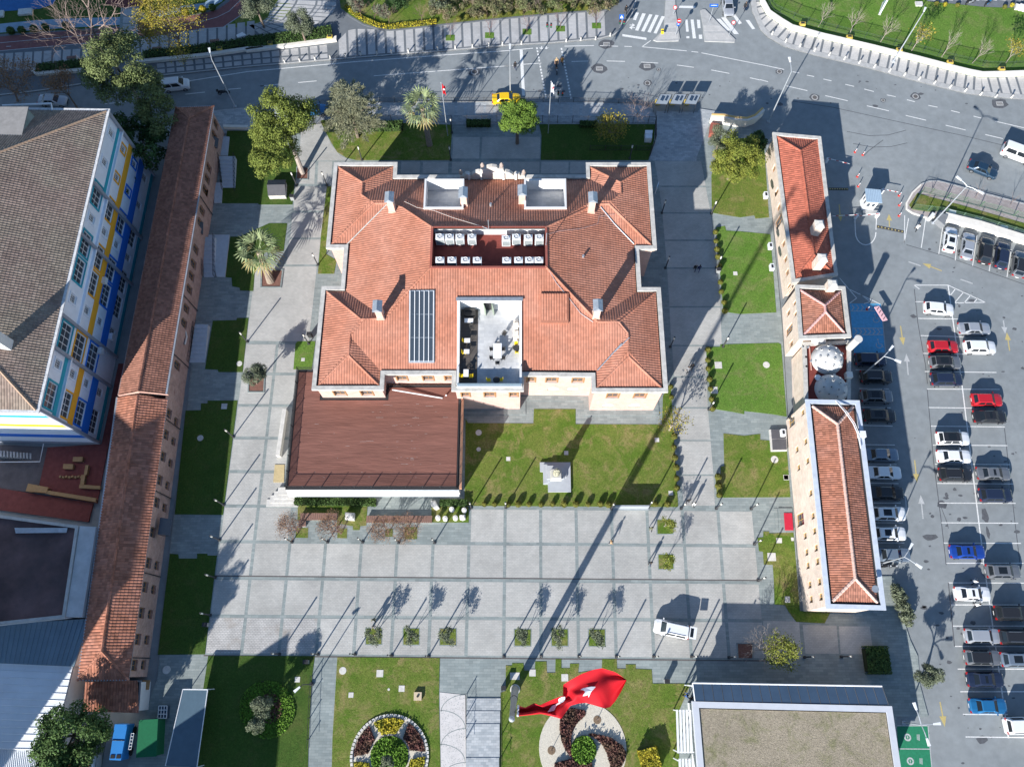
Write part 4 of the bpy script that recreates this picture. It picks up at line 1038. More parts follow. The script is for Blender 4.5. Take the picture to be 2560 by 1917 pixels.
# lightning wires and rod on the roof
def wire(f,pts,m,r=.035,zoff=.14):
    q=[]
    for x,y in pts:
        z=11.
        for _ in range(6):p=f(x,y,z);z=rz(p.x,p.y)
        q.append(Vector((p.x,p.y,z+zoff)))
    b=MB();b.tube(q,r,5);b.build('cable',m,main)
wire(F,[(1295,415),(1340,435),(1400,465),(1460,475),(1540,490),(1700,550),(1850,595),(1985,638)],mat('pale_cable',(.55,.5,.46),.7,.05,2))
wire(GG,[(640,990),(700,1090),(800,1210),(900,1340),(1000,1410)],M_zinc,.03);wire(GG,[(0,595),(70,618),(130,640)],M_zinc,.03)
wire(GG,[(1180,520),(1050,540),(1040,600),(900,640),(720,660),(610,690)],M_zinc,.02)
wire(F,[(1150,440),(1050,540),(900,690),(815,775)],M_cornice,.09);wire(GG,[(1065,460),(1180,600),(1340,765)],M_zinc,.07);wire(GG,[(1300,1540),(1240,1600),(1180,1656)],M_zinc,.09);wire(K,[(1370,0),(1270,110),(1170,220)],M_zinc,.09)
for f,x,y,h in ((F,1993,640,2.3),(F,2010,450,.7),(GG,920,872,.5),(GG,612,775,3.2)):
    z=12.
    for _ in range(6):p=f(x,y,z);z=rz(p.x,p.y)
    b=MB();b.tube([(p.x,p.y,z-.1),(p.x,p.y,z+h)],.05 if h>1 else .16,8);b.build('roof_rod' if h>1 else 'vent_pipe',M_zinc,main)
# ---- roof terrace
TZ=9.05
b=MB();b.box(((TX0+TX1) /2,(TY0+TY1) /2,TZ-.2),(TX1-TX0,TY1-TY0,.4));ter=b.build('terrace_floor',M_marble,main)
b=MB();b.box((TX0+1.45,(TY0+TY1) /2,TZ+.015),(2.3,TY1-TY0-.5,.05));b.build('terrace_decking',M_decking,main)
b=MB();tz1=rz(TX0,TY1) +.25
for x,s in ((TX0,1),(TX1,-1)):
    w=.3*s;y0=TY0;za,zb2=rz(x-s*.5,37.0) +.35,tz1
    q=[(x,y0),(x+w,y0),(x+w,37.),(x,37.)];q2=[(x,37.),(x+w,37.),(x+w,TY1),(x,TY1)]
    if s<0:q=q[::-1];q2=[q2[1],q2[0],q2[3],q2[2]];q=[(x+w,y0),(x,y0),(x,37.),(x+w,37.)]
    b.hexa([(a,c,TZ-.5) for a,c in q],[(a,c,TZ+.75) for a,c in q])
    b.hexa([(a,c,TZ-.5) for a,c in q2],[(q2[0][0],q2[0][1],za),(q2[1][0],q2[1][1],za),(q2[2][0],q2[2][1],zb2),(q2[3][0],q2[3][1],zb2)])
b.box(((TX0+TX1) /2,TY1-.15,(TZ+tz1) /2),(TX1-TX0,.3,tz1-TZ));b.box(((TX0+TX1) /2,TY0-.1,TZ),(TX1-TX0,.25,.5))
b.build('terrace_wall',M_whitewall,main)
b=MB();b.box(((TX0+TX1) /2,TY1-.1,tz1+.05),(TX1-TX0+.3,.5,.08));b.build('terrace_coping',M_zinc,main)
b=MB();b.box(((TX0+TX1) /2,TY0-.1,TZ+.75),(TX1-TX0-.2,.03,1.0));b.build('glass_balustrade',mat('tinted_glass',(.10,.16,.22),.05,0,spec=.6),main)
dx=F(1985,1290,TZ+1).x
b=MB();b.box((dx,TY1-.32,TZ+1.05),(1.0,.06,2.1));dr=b.build('terrace_door',M_darkmetal,main)
for s,rz_ in ((-1,1.9),(1,1.25)):
    b=MB();b.box((dx+s*.55+math.cos(rz_) *.4*s,TY1-.32-.42,TZ+1.05),(.95,.06,2.05),rz_ if s<0 else -rz_);b.build('door_leaf',mat('sage_green_paint',(.30,.36,.28),.6,.08,2),dr)
# terrace furniture
M_yellow=mat('yellow_plastic',(.85,.62,.02),.4,0,space='object');M_tabw=mat('white_table_top',(.85,.85,.85),.35,0,space='object');M_rattan=mat('dark_rattan',(.05,.048,.046),.7,.2,20,space='object')
def chair(m,arms=False):
    t=thing('terrace_chair','','chair',(0,0,0),'chairs on the roof terrace')
    a=MB();a.box((0,0,.45),(.46,.46,.05));a.build('seat',m,t)
    a=MB();a.hexa([(-.23,.2,.47),(.23,.2,.47),(.23,.24,.47),(-.23,.24,.47)],[(-.21,.28,.88),(.21,.28,.88),(.21,.32,.88),(-.21,.32,.88)]);a.build('backrest',m,t)
    for sx in (-.2,.2):
        for sy in (-.2,.2):a=MB();a.tube([(sx,sy,0),(sx*.95,sy*.95,.44)],.022,5);a.build('leg',M_darkmetal if m is not M_yellow else m,t)
    if arms:
        for sx in (-.26,.26):a=MB();a.box((sx,.02,.64),(.05,.44,.04));a.build('armrest',m,t)
    return t
def table(wx,wy,m,round_=False,h=.74):
    t=thing('terrace_table','','table',(0,0,0))
    a=MB()
    if round_:a.lathe((0,0,h-.04),[(wx/2,0),(wx/2,.04)],18)
    else:a.box((0,0,h-.02),(wx,wy,.04))
    a.build('table_top',m,t)
    if round_:
        a=MB();a.tube([(0,0,0),(0,0,h-.04)],.05,6);a.build('pedestal',M_darkmetal,t)
    else:
        for sx in (-1,1):
            for sy in (-1,1):a=MB();a.box((sx*(wx/2-.06),sy*(wy/2-.06),(h-.04) /2),(.05,.05,h-.04));a.build('leg',M_darkmetal,t)
    return t
ch0=chair(M_rattan,True);chy=chair(M_yellow);used=[False,False]
def put_chair(f,x,y,rot,lab,yel=False):
    src=chy if yel else ch0;k=1 if yel else 0
    t=src if not used[k] else copy_tree(src);used[k] =True
    p=f(x,y,TZ+.45);t.location=(p.x,p.y,TZ+.04);t.rotation_euler.z=rot;t['label'] =lab
tb=table(1.1,2.1,M_tabw);p=F(2065,1645,TZ+.74);tb.location=(p.x,p.y,TZ);tag(tb,'long white table in the middle of the roof terrace','table')
for x,y,r,l in ((2070,1600,0,'dark chair at the north end of the long white terrace table'),(2020,1632,1.57,'dark chair on the left side of the white terrace table, upper one'),(2020,1705,1.57,'dark chair on the left side of the white terrace table, lower one'),(2112,1632,-1.57,'dark chair on the right side of the white terrace table, upper one'),(2112,1705,-1.57,'dark chair on the right side of the white terrace table, lower one'),(2065,1745,3.14,'dark slatted chair at the south end of the long white terrace table')):
    put_chair(F,x,y,r,l)
for (f,x,y),wx,wy,rd,m,lab in (((F,1828,1395),1.15,.6,0,M_tabw,'white rectangular table beside the sofa on the dark decking'),((J,1805,240),.65,1.0,0,M_tabw,'white rectangular table with two yellow chairs on the dark decking'),((F,1815,1560),.75,.6,0,M_tabw,'small white table, upper of two on the dark decking'),((J,1810,62),.7,.6,0,M_tabw,'small white table, lower of two on the dark decking'),((K,500,32),.9,.9,1,M_rattan,'round dark table between yellow chairs by the right terrace wall'),((K,335,297),.9,.9,1,M_rattan,'round dark table between yellow chairs at the glass balustrade')):
    t=table(wx,wy,m,rd);p=f(x,y,TZ+.74);t.location=(p.x,p.y,TZ+.03);tag(t,lab,'table','small tables on the roof terrace')
for f,x,y,r,l in ((J,1772,262,1.57,'yellow chair left of the white table on the decking'),(J,1845,265,-1.57,'yellow chair right of the white table on the decking'),(F,1795,1562,1.57,'yellow chair behind the upper small white table'),(J,1790,68,1.57,'yellow chair behind the lower small white table'),(K,498,8,0,'yellow chair above the round table by the right wall'),(K,503,62,3.14,'yellow chair below the round table by the right wall'),(K,272,297,1.57,'yellow chair left of the round table at the balustrade'),(K,370,295,-1.57,'yellow chair right of the round table at the balustrade')):
    put_chair(f,x,y,r,l,True)
put_chair(F,1850,1450,0.3,'dark chair beside the plant on the decking');put_chair(J,1840,182,.8,'single dark chair on the decking behind the lower white table');put_chair(F,2120,1505,-.5,'dark chair standing alone in the sun north of the long table')
t=thing('sofa','dark rattan sofa in the shaded corner of the roof terrace','sofa',(0,0,0));p=F(1835,1335,TZ+.45)
for nm_,c,d in (('seat',(0,0,.3),(1.5,.75,.3)),('backrest',(0,.4,.55),(1.5,.15,.6)),('armrest',(-.72,0,.45),(.12,.75,.4)),('armrest',(.72,0,.45),(.12,.75,.4))):
    a=MB();a.box(c,d);a.build(nm_,M_rattan,t)
t.location=(p.x,p.y,TZ+.04)
t=thing('covered_stack','stack of furniture under cream covers along the right terrace wall','furniture',(0,0,0));p=GG(365,1470,TZ+.5);rg=random.Random(5)
for k in range(5):
    a=MB();h=rg.uniform(.5,.9);y=-1.1+k*.55;q=[(-.4,y-.26),(.4,y-.26),(.4,y+.26),(-.4,y+.26)]
    a.hexa([(u,v,0) for u,v in q],[(u*rg.uniform(.6,.95),v+rg.uniform(-.05,.05),h) for u,v in q]);a.build('cover',mat('cream_cover',(.72,.64,.56),.9,.1,4,space='object'),t)
t.location=(p.x,p.y,TZ)
# ---- annex with brown flat roof, railings
ax0,ax1,ay0,ay1=-29.7,-7.35,22.0,38.4;AZ=4.7
annex=thing('flat_roof_annex','low annex with flat brown roof and black railings beside the main building','building',((ax0+ax1) /2,(ay0+ay1) /2,0))
M_brownroof=mat('brown_gravel_roof',(0.235,0.105,0.08),.95,.18,2.2,1.0,5,col2=(.20,.088,.066),scale2=.35,streak=(.12,1,1))
AP=[(ax0,ay0),(ax1,ay0),(ax1,36.2),(-17.4,36.2),(-17.4,34.4),(-25.9,34.4),(-25.9,ay1),(ax0,ay1)]
b=MB();b.prism([(ax0+.45,ay0+.2),(ax1-.1,ay0+.2),(ax1-.1,36.25),(-17.4,36.25),(-17.4,34.42),(-25.9,34.42),(-25.9,ay1),(ax0+.45,ay1)],0,AZ-.1);b.build('walls',mat('cream_annex_wall',(.66,.63,.58),.9,.1,1.2),annex)
b=MB();b.prism(AP,AZ-.3,AZ-.02);b.build('roof_slab',M_gutter,annex)
b=MB();b.prism(inset(AP,.35),AZ-.1,AZ+.03);b.build('roof_surface',M_brownroof,annex)
rg=random.Random(11);b=MB()
for k in range(60):
    y=rg.choice([23.6,24.2,25.3,26.1,27.6,28.4,29.4,30.6,31.6,32.4,33.3]) +rg.gauss(0,.08);x=rg.uniform(ax0+1.5,ax1-1) if rg.random() <.6 else rg.gauss(-13.5,.5);w=rg.expovariate(3.5) +.08
    if not (-26<x<-17 and y>34):b.box((x,y,AZ+.035),(min(w,1.0),.025,.012))
b.build('seam_streaks',mat('pale_membrane',(.42,.35,.32),.8,.2,5),annex,kind='stuff')
b=MB();q=[(ax0,ay0+.05),(ax1,ay0+.05)]
b.hexa([(ax0+.3,ay0-.75,AZ-1.0),(ax1,ay0-.75,AZ-1.0),(ax1,ay0+.25,AZ-1.0),(ax0+.3,ay0+.25,AZ-1.0)],[(ax0+.1,ay0-.05,AZ-.3),(ax1,ay0-.05,AZ-.3),(ax1,ay0+.25,AZ-.3),(ax0+.1,ay0+.25,AZ-.3)]);b.build('eaves_skirt',M_zinc,annex)
def railing(parent,pts,z,h=.95,step=.14,rails=(0.08,.95),post=2.0,m=None,name='railing',r=.018):
    b=MB();m=m or M_darkmetal
    for p,q in zip(pts[:-1],pts[1:]):
        p=Vector((p[0],p[1],z));q=Vector((q[0],q[1],z));d=q-p;L_=d.length;d/=L_;n_=max(1,int(L_/step));an=math.atan2(d.y,d.x)
        for rr in rails:c=(p+q) /2;b.box((c.x,c.y,z+rr*h),(L_,.04,.04),an)
        for k in range(n_+1):c=p+d*(L_*k/n_);b.box((c.x,c.y,z+h/2),(r*2,r*2,h),an)
        for k in range(int(L_/post) +1):c=p+d*(L_*k/max(1,int(L_/post)));b.box((c.x,c.y,z+h/2+.04),(.07,.07,h+.1),an)
    return b.build(name,m,parent)
railing(annex,[(-26.5,ay1),(ax0+.2,ay1),(ax0+.2,ay0+.2),(ax1-.2,ay0+.2),(ax1-.2,33.4)],AZ,1.0,.16)
b=MB();b.tube([J(1195,378,AZ+.5),J(1610,447,AZ+.12)],.09,7);b.tube([J(1640,425,AZ+.1),J(1640,425,AZ+.55)],.12,7);b.build('roof_duct',M_metalw,annex)
b=MB();b.box((-7.15,29,AZ-.2),(.3,13.8,.5));b.build('coping',mat('orange_brick_coping',(.55,.28,.17),.85,.15,3),annex)
# steps and bench wall west of the annex
b=MB()
for k in range(4):p=J(330-k*2,1215+k*32);b.box((p.x+.2-.25*k,p.y-.1,.33-k*.06),(2.8+.5*k,1.0,.3-.05*k))
o=b.build('stone_steps',M_stone);tag(o,'pale stone steps at the south west corner of the annex','steps')
b=MB();p,q=J(320,560),J(265,940);d=(q-p);b.box(((p.x+q.x) /2,(p.y+q.y) /2,.6),(d.length,.55,1.2),math.atan2(d.y,d.x));o=b.build('low_wall',M_stone);tag(o,'long low pale stone wall west of the annex','wall')
b=MB();b.prism(poly(J,[(225,1000),(305,1000),(300,1145),(212,1145)]),.1,.2);o=b.build('ochre_mat',mat('ochre_mat',(.50,.40,.22),.9,.1,3));tag(o,'ochre square of paving beside the annex railings','mat')
# ================================================================ OTHER BUILDINGS
M_cream=brickmat('cream_stone_wall',(0.66,0.53,0.435),(0.73,0.62,0.53),(0.64,0.54,0.46),.5,.2,.015,var=.12,vscale=1.0,vertical=True,bump=.2)
M_redbrick=brickmat('old_red_brick',(0.42,0.22,0.17),(0.54,0.33,0.27),(0.50,0.40,0.35),.35,.12,.02,var=.18,vscale=.9,vertical=True,bump=.3)
M_bluewhite=mat('painted_metal_gutter',(0.55,0.60,0.68),.5,.12,1.5)
M_reveal=M_whitewall
def u_of(p0,p1,q):
    p0=Vector((p0[0],p0[1]));p1=Vector((p1[0],p1[1]));d=(p1-p0).normalized();return (Vector((q[0],q[1])) -p0).dot(d)
def hip_roof(parent,NW,NE,SE,SW,z,pitch,m,ins=.45,hipN=True,hipS=True,period=.34,course=.42,rm=None,amp=.05,lift=.022,rr=.17):
    c=(NW+NE+SE+SW) /4
    def ii(p,q1,q2):
        return p+(q1-p).normalized() *ins+(q2-p).normalized() *ins
    a,b_,cc,d=ii(NW,NE,SW),ii(NE,NW,SE),ii(SE,NE,SW),ii(SW,NW,SE)
    for v in (a,b_,cc,d):v.z=z
    mN,mS=(a+b_) /2,(cc+d) /2;hw=((b_-a).length+(cc-d).length) /4;ax=(mS-mN).normalized()
    rN=mN+ax*(hw if hipN else 0);rS=mS-ax*(hw if hipS else 0);rN.z=rS.z=z+pitch*hw
    mb=MB()
    tile_face(mb,[d,a,rN,rS],period,course,amp,lift);tile_face(mb,[b_,cc,rS,rN],period,course,amp,lift)
    if hipN:tile_face(mb,[a,b_,rN],period,course,amp,lift)
    if hipS:tile_face(mb,[cc,d,rS],period,course,amp,lift)
    mb.build('roof_tiles',m,parent,kind='stuff')
    mb=MB();up=Vector((0,0,.06));L_=[(rN,rS)]
    if hipN:L_+=[(a,rN),(b_,rN)]
    if hipS:L_+=[(cc,rS),(d,rS)]
    for p,q in L_:ridge(mb,p+up,q+up,rr)
    mb.build('ridge_tiles',rm or m,parent,kind='stuff')
    return rN,rS
def block(name,label,cat,NW,NE,SE,SW,z,wall_m,wins=(),over=.3,cor_m=None,cor_w=.5,cor_h=.35,depth=.3,frame=None,win_side='W',gutter=True,bars=(1,1),sill=None):
    """four walls with recessed windows on the seen side, plus a cornice ring"""
    NW,NE,SE,SW=(Vector((v[0],v[1],0)) for v in (NW,NE,SE,SW));c=(NW+NE+SE+SW) /4
    root=thing(name,label,cat,c)
    outl=[(v.x,v.y) for v in (NW,NE,SE,SW)];w_=inset(outl,over);b=MB();pend=[]
    sides={'W':(0,3),'N':(1,0),'E':(2,1),'S':(3,2)}
    for s,(i,j) in sides.items():
        p,q=w_[i],w_[j]
        ws=[]
        for (sd,pos,w,z0,z1,arch) in wins:
            if sd!=s:continue
            u=u_of(p,q,pos);ws.append((u-w/2,u+w/2,z0,z1,0,arch))
        pt=wall(b,p,q,0,z-.05,ws,depth);pend+=[(pt,w) for w in ws]
    b.build('walls',wall_m,root)
    for pt,w in pend:
        if w[1] -w[0] >0:window(root,pt,w,frame or M_wood,M_glass,depth,.1,bars,sill_m=sill)
    b=MB();ring(b,outl,inset(outl,cor_w),z-.05,z-.05+cor_h);b.build('cornice',cor_m or M_cornice,root)
    if gutter:
        b=MB();b.face([(x,y,z-.03) for x,y in inset(outl,cor_w-.01)][::-1]);b.build('gutter',M_gutter,root)
    return root
# ---- east wing: north, tower, domed bath, south
zN,zT,zD,zS=4.9,6.7,5.4,8.7
eN=[D(100,1105,zN),D(500,1140,zN),H(640,765,zN),H(262,825,zN)]
eT=[H(288,840,zT),H(700,855,zT),H(750,1275,zT),H(320,1290,zT)]
eS=[L(372,195,zS),L(820,205,zS),Q(1040,358,zS),Q(545,345,zS)]
def wn(f,x,y,z,w=.95,h=1.5,arch=0,s='W'):return (s,f(x,y,z),w,z-h/2,z+h/2,arch)
east_n=block('east_wing','long single storey cream wing with red tiled roof and two stone chimneys','building',*eN,zN,M_cream,
               [wn(H,105,70,2.9),wn(H,118,195,2.9),wn(H,105,312,2.2,1.6,3.2,.5),wn(H,152,497,2.9),wn(H,157,625,2.9),wn(H,170,735,2.9),wn(H,180,855,2.9),wn(D,85,1400,2.9),wn(D,108,1590,2.9)])
M_tile_red=mat('red_tile',(0.44,0.135,0.085),0.85,0.1,.5,attr=.2)
hip_roof(east_n,*eN,zN,.3,M_tile_red)
def ebar(f,x,y,z):p=f(x,y,z);return p
def fat_chimney(parent,f,x,y,zb,h,w=1.15):
    p=f(x,y,zb);b=MB();q=lambda s,z:[(p.x-s,p.y-s,z),(p.x+s,p.y-s,z),(p.x+s,p.y+s,z),(p.x-s,p.y+s,z)]
    b.use(M_cream);b.hexa(q(w/2,zb-.6),q(w/2,zb+h));b.use(M_stone)
    for k in range(4):s=w/2+.06-k*.12;b.hexa(q(s,zb+h+k*.14),q(s,zb+h+k*.14+.12))
    c=b.build('stone_chimney',None,parent);return c
fat_chimney(east_n,H,450,395,5.9,2.0);fat_chimney(east_n,H,475,670,5.9,2.0);
east_t=block('east_tower','square cream tower with pyramid tiled roof between wing and domed bath','building',*eT,zT,M_cream,
               [wn(H,235,985,5.2,.7,1.3),wn(H,245,1075,5.2,.7,1.3),wn(H,195,1065,2.5,.9,1.6),wn(H,190,1205,2.4,1.3,3.0,.4),wn(H,205,1320,2.8,.9,1.5)])
hip_roof(east_t,*eT,zT,.42,M_tile_old,ins=.7,rm=mat('pink_mortared_ridge',(.62,.36,.33),.9,.15,4),period=.3)
fat_chimney(east_t,H,560,880,6.3,1.9)
eD=[Vector((eT[3].x+.9,eT[3].y+.1,0)),Vector((eT[2].x+.5,eT[2].y+.1,0)),Vector((eS[1].x+.1,eS[1].y-.1,0)),Vector((eS[0].x+1.0,eS[0].y-.1,0))]
bath=block('domed_bath','low cream bath house with two white studded domes on red roof','building',*eD,zD,M_cream,[],gutter=False)
b=MB();b.face([(x,y,zD-.03) for x,y in inset([(v.x,v.y) for v in eD],.45)][::-1]);b.build('flat_roof',M_redfelt,bath)
M_dome=mat('white_dome_plaster',(0.56,0.56,0.55),.85,.12,1.2,col2=(.48,.48,.46),scale2=.5)
for k,(f,x,y) in enumerate(((H,568,1440),(L,600,100))):
    p=f(x,y,zD+.7);r=2.05;b=MB();b.lathe((p.x,p.y,zD-.05),[(r*1.04,0),(r*1.04,.25)] +[(r*math.cos(t),.25+r*.86*math.sin(t)) for t in [math.pi/2*i/9 for i in range(1,9)]] +[(.05,.25+r*.86)],28)
    d_=b.build('dome',M_dome,bath,smooth=True)
    for ringr,nn_,off in ((.32,4,.4),(.68,8,.1),(.92,6,.3)):
        for i in range(nn_):
            an=off+2*math.pi*i/nn_;rr=r*ringr;z=zD+.2+r*.86*math.sqrt(1-ringr**2)
            nv=Vector((math.cos(an) *ringr,math.sin(an) *ringr,math.sqrt(1-ringr**2) *1.1)).normalized();c=Vector((p.x+rr*math.cos(an),p.y+rr*math.sin(an),z))
            b=MB();b.use(M_dome);b.tube([c-nv*.1,c+nv*.14],.17,9);b.use(M_gutter);b.tube([c+nv*.141,c+nv*.15],.085,9);b.build('dome_light',None,d_)
p=H(735,1360,zD);b=MB();b.tube([(p.x,p.y,zD-.1),(p.x,p.y,zD+3.2)],.48,14);b.use(M_stone);b.tube([(p.x,p.y,zD+3.2),(p.x,p.y,zD+3.3)],.55,14);b.build('round_chimney',M_cream,bath)
p=H(722,1595,zD);b=MB();b.box((p.x,p.y,zD+.4),(.8,.8,1.0));b.build('square_vent',M_wallwhite,bath)
for f,x,y in ((H,475,1608),(H,455,1300),(H,515,1300)):
    p=f(x,y,zD+.4)
    if x==475:b=MB();b.lathe((p.x,p.y,zD),[(.06,0),(.06,.5),(.1,.5),(.42,.62),(.44,.66)],14);b.build('satellite_dish',M_metalw,bath)
    else:b=MB();b.box((p.x,p.y,zD+.35),(.8,.4,.7));b.build('outdoor_unit',M_metalw,bath)
for x,y in ((375,1437),(378,1515),(395,1355),(420,1470),(350,1350)):
    p=H(x,y,zD);b=MB();b.tube([(p.x,p.y,zD-.05),(p.x,p.y,zD+.3)],.15,8);b.build('vent_pipe',M_zinc,bath)
p=[H(300,1300,zD),H(420,1310,zD),H(430,1656,zD),L(370,190,zD)]
b=MB();b.tube([H(408,1320,zD+.1),H(425,1540,zD+.1)],.08,6);b.build('roof_pipe',mat('salmon_pipe',(.6,.33,.26),.7,.1,3),bath)
east_s=block('east_hall','two storey cream hall with orange tiled roof in a pale metal gutter','building',*eS,zS,M_cream,
               [wn(L,325,300,6.6,.85,1.25),wn(L,343,540,6.6,.85,1.25),wn(L,360,700,6.6,.85,1.25),wn(L,385,965,6.6,.85,1.25),wn(L,403,1155,6.6,.85,1.25),wn(L,412,1280,6.6,.85,1.25),wn(L,430,1420,6.6,.85,1.25),wn(L,440,1532,6.6,.85,1.25),wn(Q,455,120,6.6,.85,1.25),wn(Q,468,245,6.6,.85,1.25),
                wn(L,258,605,3.2,.85,1.25),wn(L,270,755,3.2,.85,1.25),wn(L,323,1320,3.2,.85,1.25),wn(L,335,1455,3.2,.85,1.25),wn(L,345,1565,3.2,.85,1.25),wn(Q,360,145,3.2,.85,1.25),wn(Q,370,265,3.2,.85,1.25),
                wn(L,232,372,2.2,1.5,2.5),wn(L,298,1185,2.0,1.7,2.8),wn(Q,660,350,6.6,.85,1.2,0,'S'),wn(Q,790,350,6.6,.85,1.2,0,'S')],cor_m=M_bluewhite,cor_w=.55,cor_h=.25,frame=mat('ochre_window_wood',(.45,.29,.10),.6,.1,3))
hip_roof(east_s,*eS,zS,.34,M_tile_old,ins=.85,rm=mat('pale_mortared_ridge',(.60,.42,.35),.9,.2,4),period=.28,course=.38,rr=.2)
b=MB();p=L(838,485,zS+.2);b.box((p.x,p.y,zS+.25),(.9,.8,.7));b.build('roof_cabinet',M_metalw,east_s)
b=MB();b.tube([L(625,205,zS+.4),L(700,290,zS+.8),L(770,390,zS+.9),L(810,480,zS+.7),L(835,600,zS+.5)],.06,6);b.tube([L(640,210,zS+.4),L(715,290,zS+.8),L(785,390,zS+.9),L(822,480,zS+.7)],.04,6);b.build('roof_cable',M_metalw,east_s)
p=Q(938,185,zS+.6);b=MB();b.lathe((p.x,p.y,zS+.2),[(.05,0),(.05,.8),(.1,.8),(.4,.95),(.42,1.0)],14);b.build('satellite_dish',M_zinc,east_s)
# wall air conditioners / lanterns on the east wings
for k,(f,x,y,z,lab) in enumerate(((H,52,95,3.0,'uppermost white box unit on the west wall of the east wing'),(H,90,515,3.0,'white box unit on the wing wall facing the lawn with boxwood balls'),(H,103,690,3.0,'white box unit on the wing wall just above the tower'),(L,195,470,3.0,'white box unit beside the brown door of the east hall'))):
    p=f(x,y,z);t=thing('wall_unit',lab,'wall unit',(p.x-.1,p.y,z-.4),'white units on the east wing wall');a=MB();a.box((p.x-.1,p.y,z),(.55,.9,.7));a.build('case',M_metalw,t);a=MB();a.box((p.x-.1,p.y,z+.36),(.3,.5,.03));a.build('top_grille',M_darkmetal,t)
p=P3(1490,850);b=MB();b.prism(poly(P3,[(1425,735),(1535,735),(1555,970),(1440,970)]),.15,.31);o=b.build('red_carpet',mat('red_carpet',(.52,.02,.05),.95,.08,4));tag(o,'red carpet laid before the brown door of the east hall','carpet')
q=P3(1300,800);b=MB()
for k,pts in enumerate(([(990,655),(1335,655),(1378,1000),(1310,1005),(1315,1000),(1280,700),(990,700)],)):pass
for k,(x0,x1) in enumerate(((1290,1360),(1350,1560))):
    b.prism(poly(P3,[(x0,665),(x1-20,665),(x1,1000),(x0+25,1002)]),.1,.16+.06*k)
o=b.build('entrance_steps',M_slate);tag(o,'grey slate entrance steps below the red carpet','steps')
t=thing('metal_bin_store','dark metal covered stairwell box beside the east hall wall','stair cover',L(150,540));b=MB();b.prism(poly(L,[(70,450),(208,450),(215,625),(85,628)]),.1,.5);b.build('frame',M_stone,t)
for q in ([(82,455),(200,455),(203,525),(88,528)],[(90,535),(205,532),(210,615),(95,618)]):b=MB();b.prism(poly(L,q),.45,.56);b.build('lid',mat('charcoal_panel',(.09,.09,.10),.7,.1,2),t)

# ---- west wing
zW1,zW2=6.1,5.7
w1=[A(1455,890,zW1),A(1775,878,zW1),I(1385,150,zW1),I(975,160,zW1)]
w2=[I(962,175,zW2),I(1393,190,zW2),MM(1068,940,zW2),MM(640,940,zW2)]
def wallwin(lst,z,w,h,arch,s='E'):return [(s,f(x,y,z),w,z-h/2,z+h/2,arch) for f,x,y in lst]
west1=block('west_wing','long red brick wing with brown tiled roof, steps and arched windows','building',*w1,zW1,M_redbrick,
              wallwin([(A,1795,1030),(A,1782,1120),(A,1745,1390),(A,1712,1480),(A,1690,1575),(E,1700,50),(E,1680,220),(E,1660,320),(E,1623,540),(E,1605,660),(E,1590,760),(E,1575,870),(E,1548,1030),(E,1535,1150),(E,1475,1500)],3.6,1.25,2.0,.5,'E'),over=.45,cor_w=.35,cor_h=.12,cor_m=M_zinc,bars=(1,2),depth=.35)
hip_roof(west1,*w1,zW1,.42,M_tile_dark,ins=.02,hipS=False,period=.32,course=.40,amp=.055)
west2=block('south_west_wing','long stone wing with weathered tiled roof and two rows of square windows','building',*w2,zW2,M_redbrick,
              wallwin([(I,1450,110),(I,1430,310),(I,1405,485),(I,1380,665),(I,1350,860),(I,1325,1045),(I,1290,1290),(I,1258,1545),(MM,1230,165),(MM,1200,378),(MM,1170,597),(MM,1145,812)],3.9,1.3,1.5,0,'E') +wallwin([(I,1517,375),(I,1490,540),(I,1465,720),(I,1442,905),(I,1418,1088),(I,1355,1565),(MM,1328,185),(MM,1305,390),(MM,1275,600),(MM,1245,808)],1.5,1.1,1.4,.3,'E'),over=.4,cor_w=.3,cor_h=.1,cor_m=M_zinc,depth=.4)
hip_roof(west2,*w2,zW2,.40,M_tile_old,ins=.02,hipN=False,period=.36,course=.42,amp=.055)
# end wall of the higher north roof, downpipes
b=MB();a_,c_=w1[3],w1[2];m_=(a_+c_) /2;hw=(c_-a_).length/2
b.face([(a_.x,a_.y,zW1-.6),(c_.x,c_.y,zW1-.6),(c_.x,c_.y,zW1),(m_.x,m_.y,zW1+.42*hw),(a_.x,a_.y,zW1)]);b.build('gable',mat('pink_render',(.60,.36,.29),.9,.1,2),west1)
for f,x,y,wng in ((E,1720,170,west1),(E,1600,980,west1),(E,1490,1460,west1),(I,1460,390,west2),(I,1385,975,west2),(MM,1290,60,west2),(MM,1200,750,west2)):
    ww=w1 if wng is west1 else w2;p=f(x,y,3.);o_=inset([(v.x,v.y) for v in ww],.38 if wng is west1 else .33);u=u_of(o_[1],o_[2],p);d=(Vector(o_[2]) -Vector(o_[1])).normalized();q=Vector(o_[1]) +d*u
    b=MB();b.tube([(q.x+.05,q.y,0.1),(q.x+.05,q.y,5.6)],.06,6);b.build('downpipe',M_darkmetal,wng)
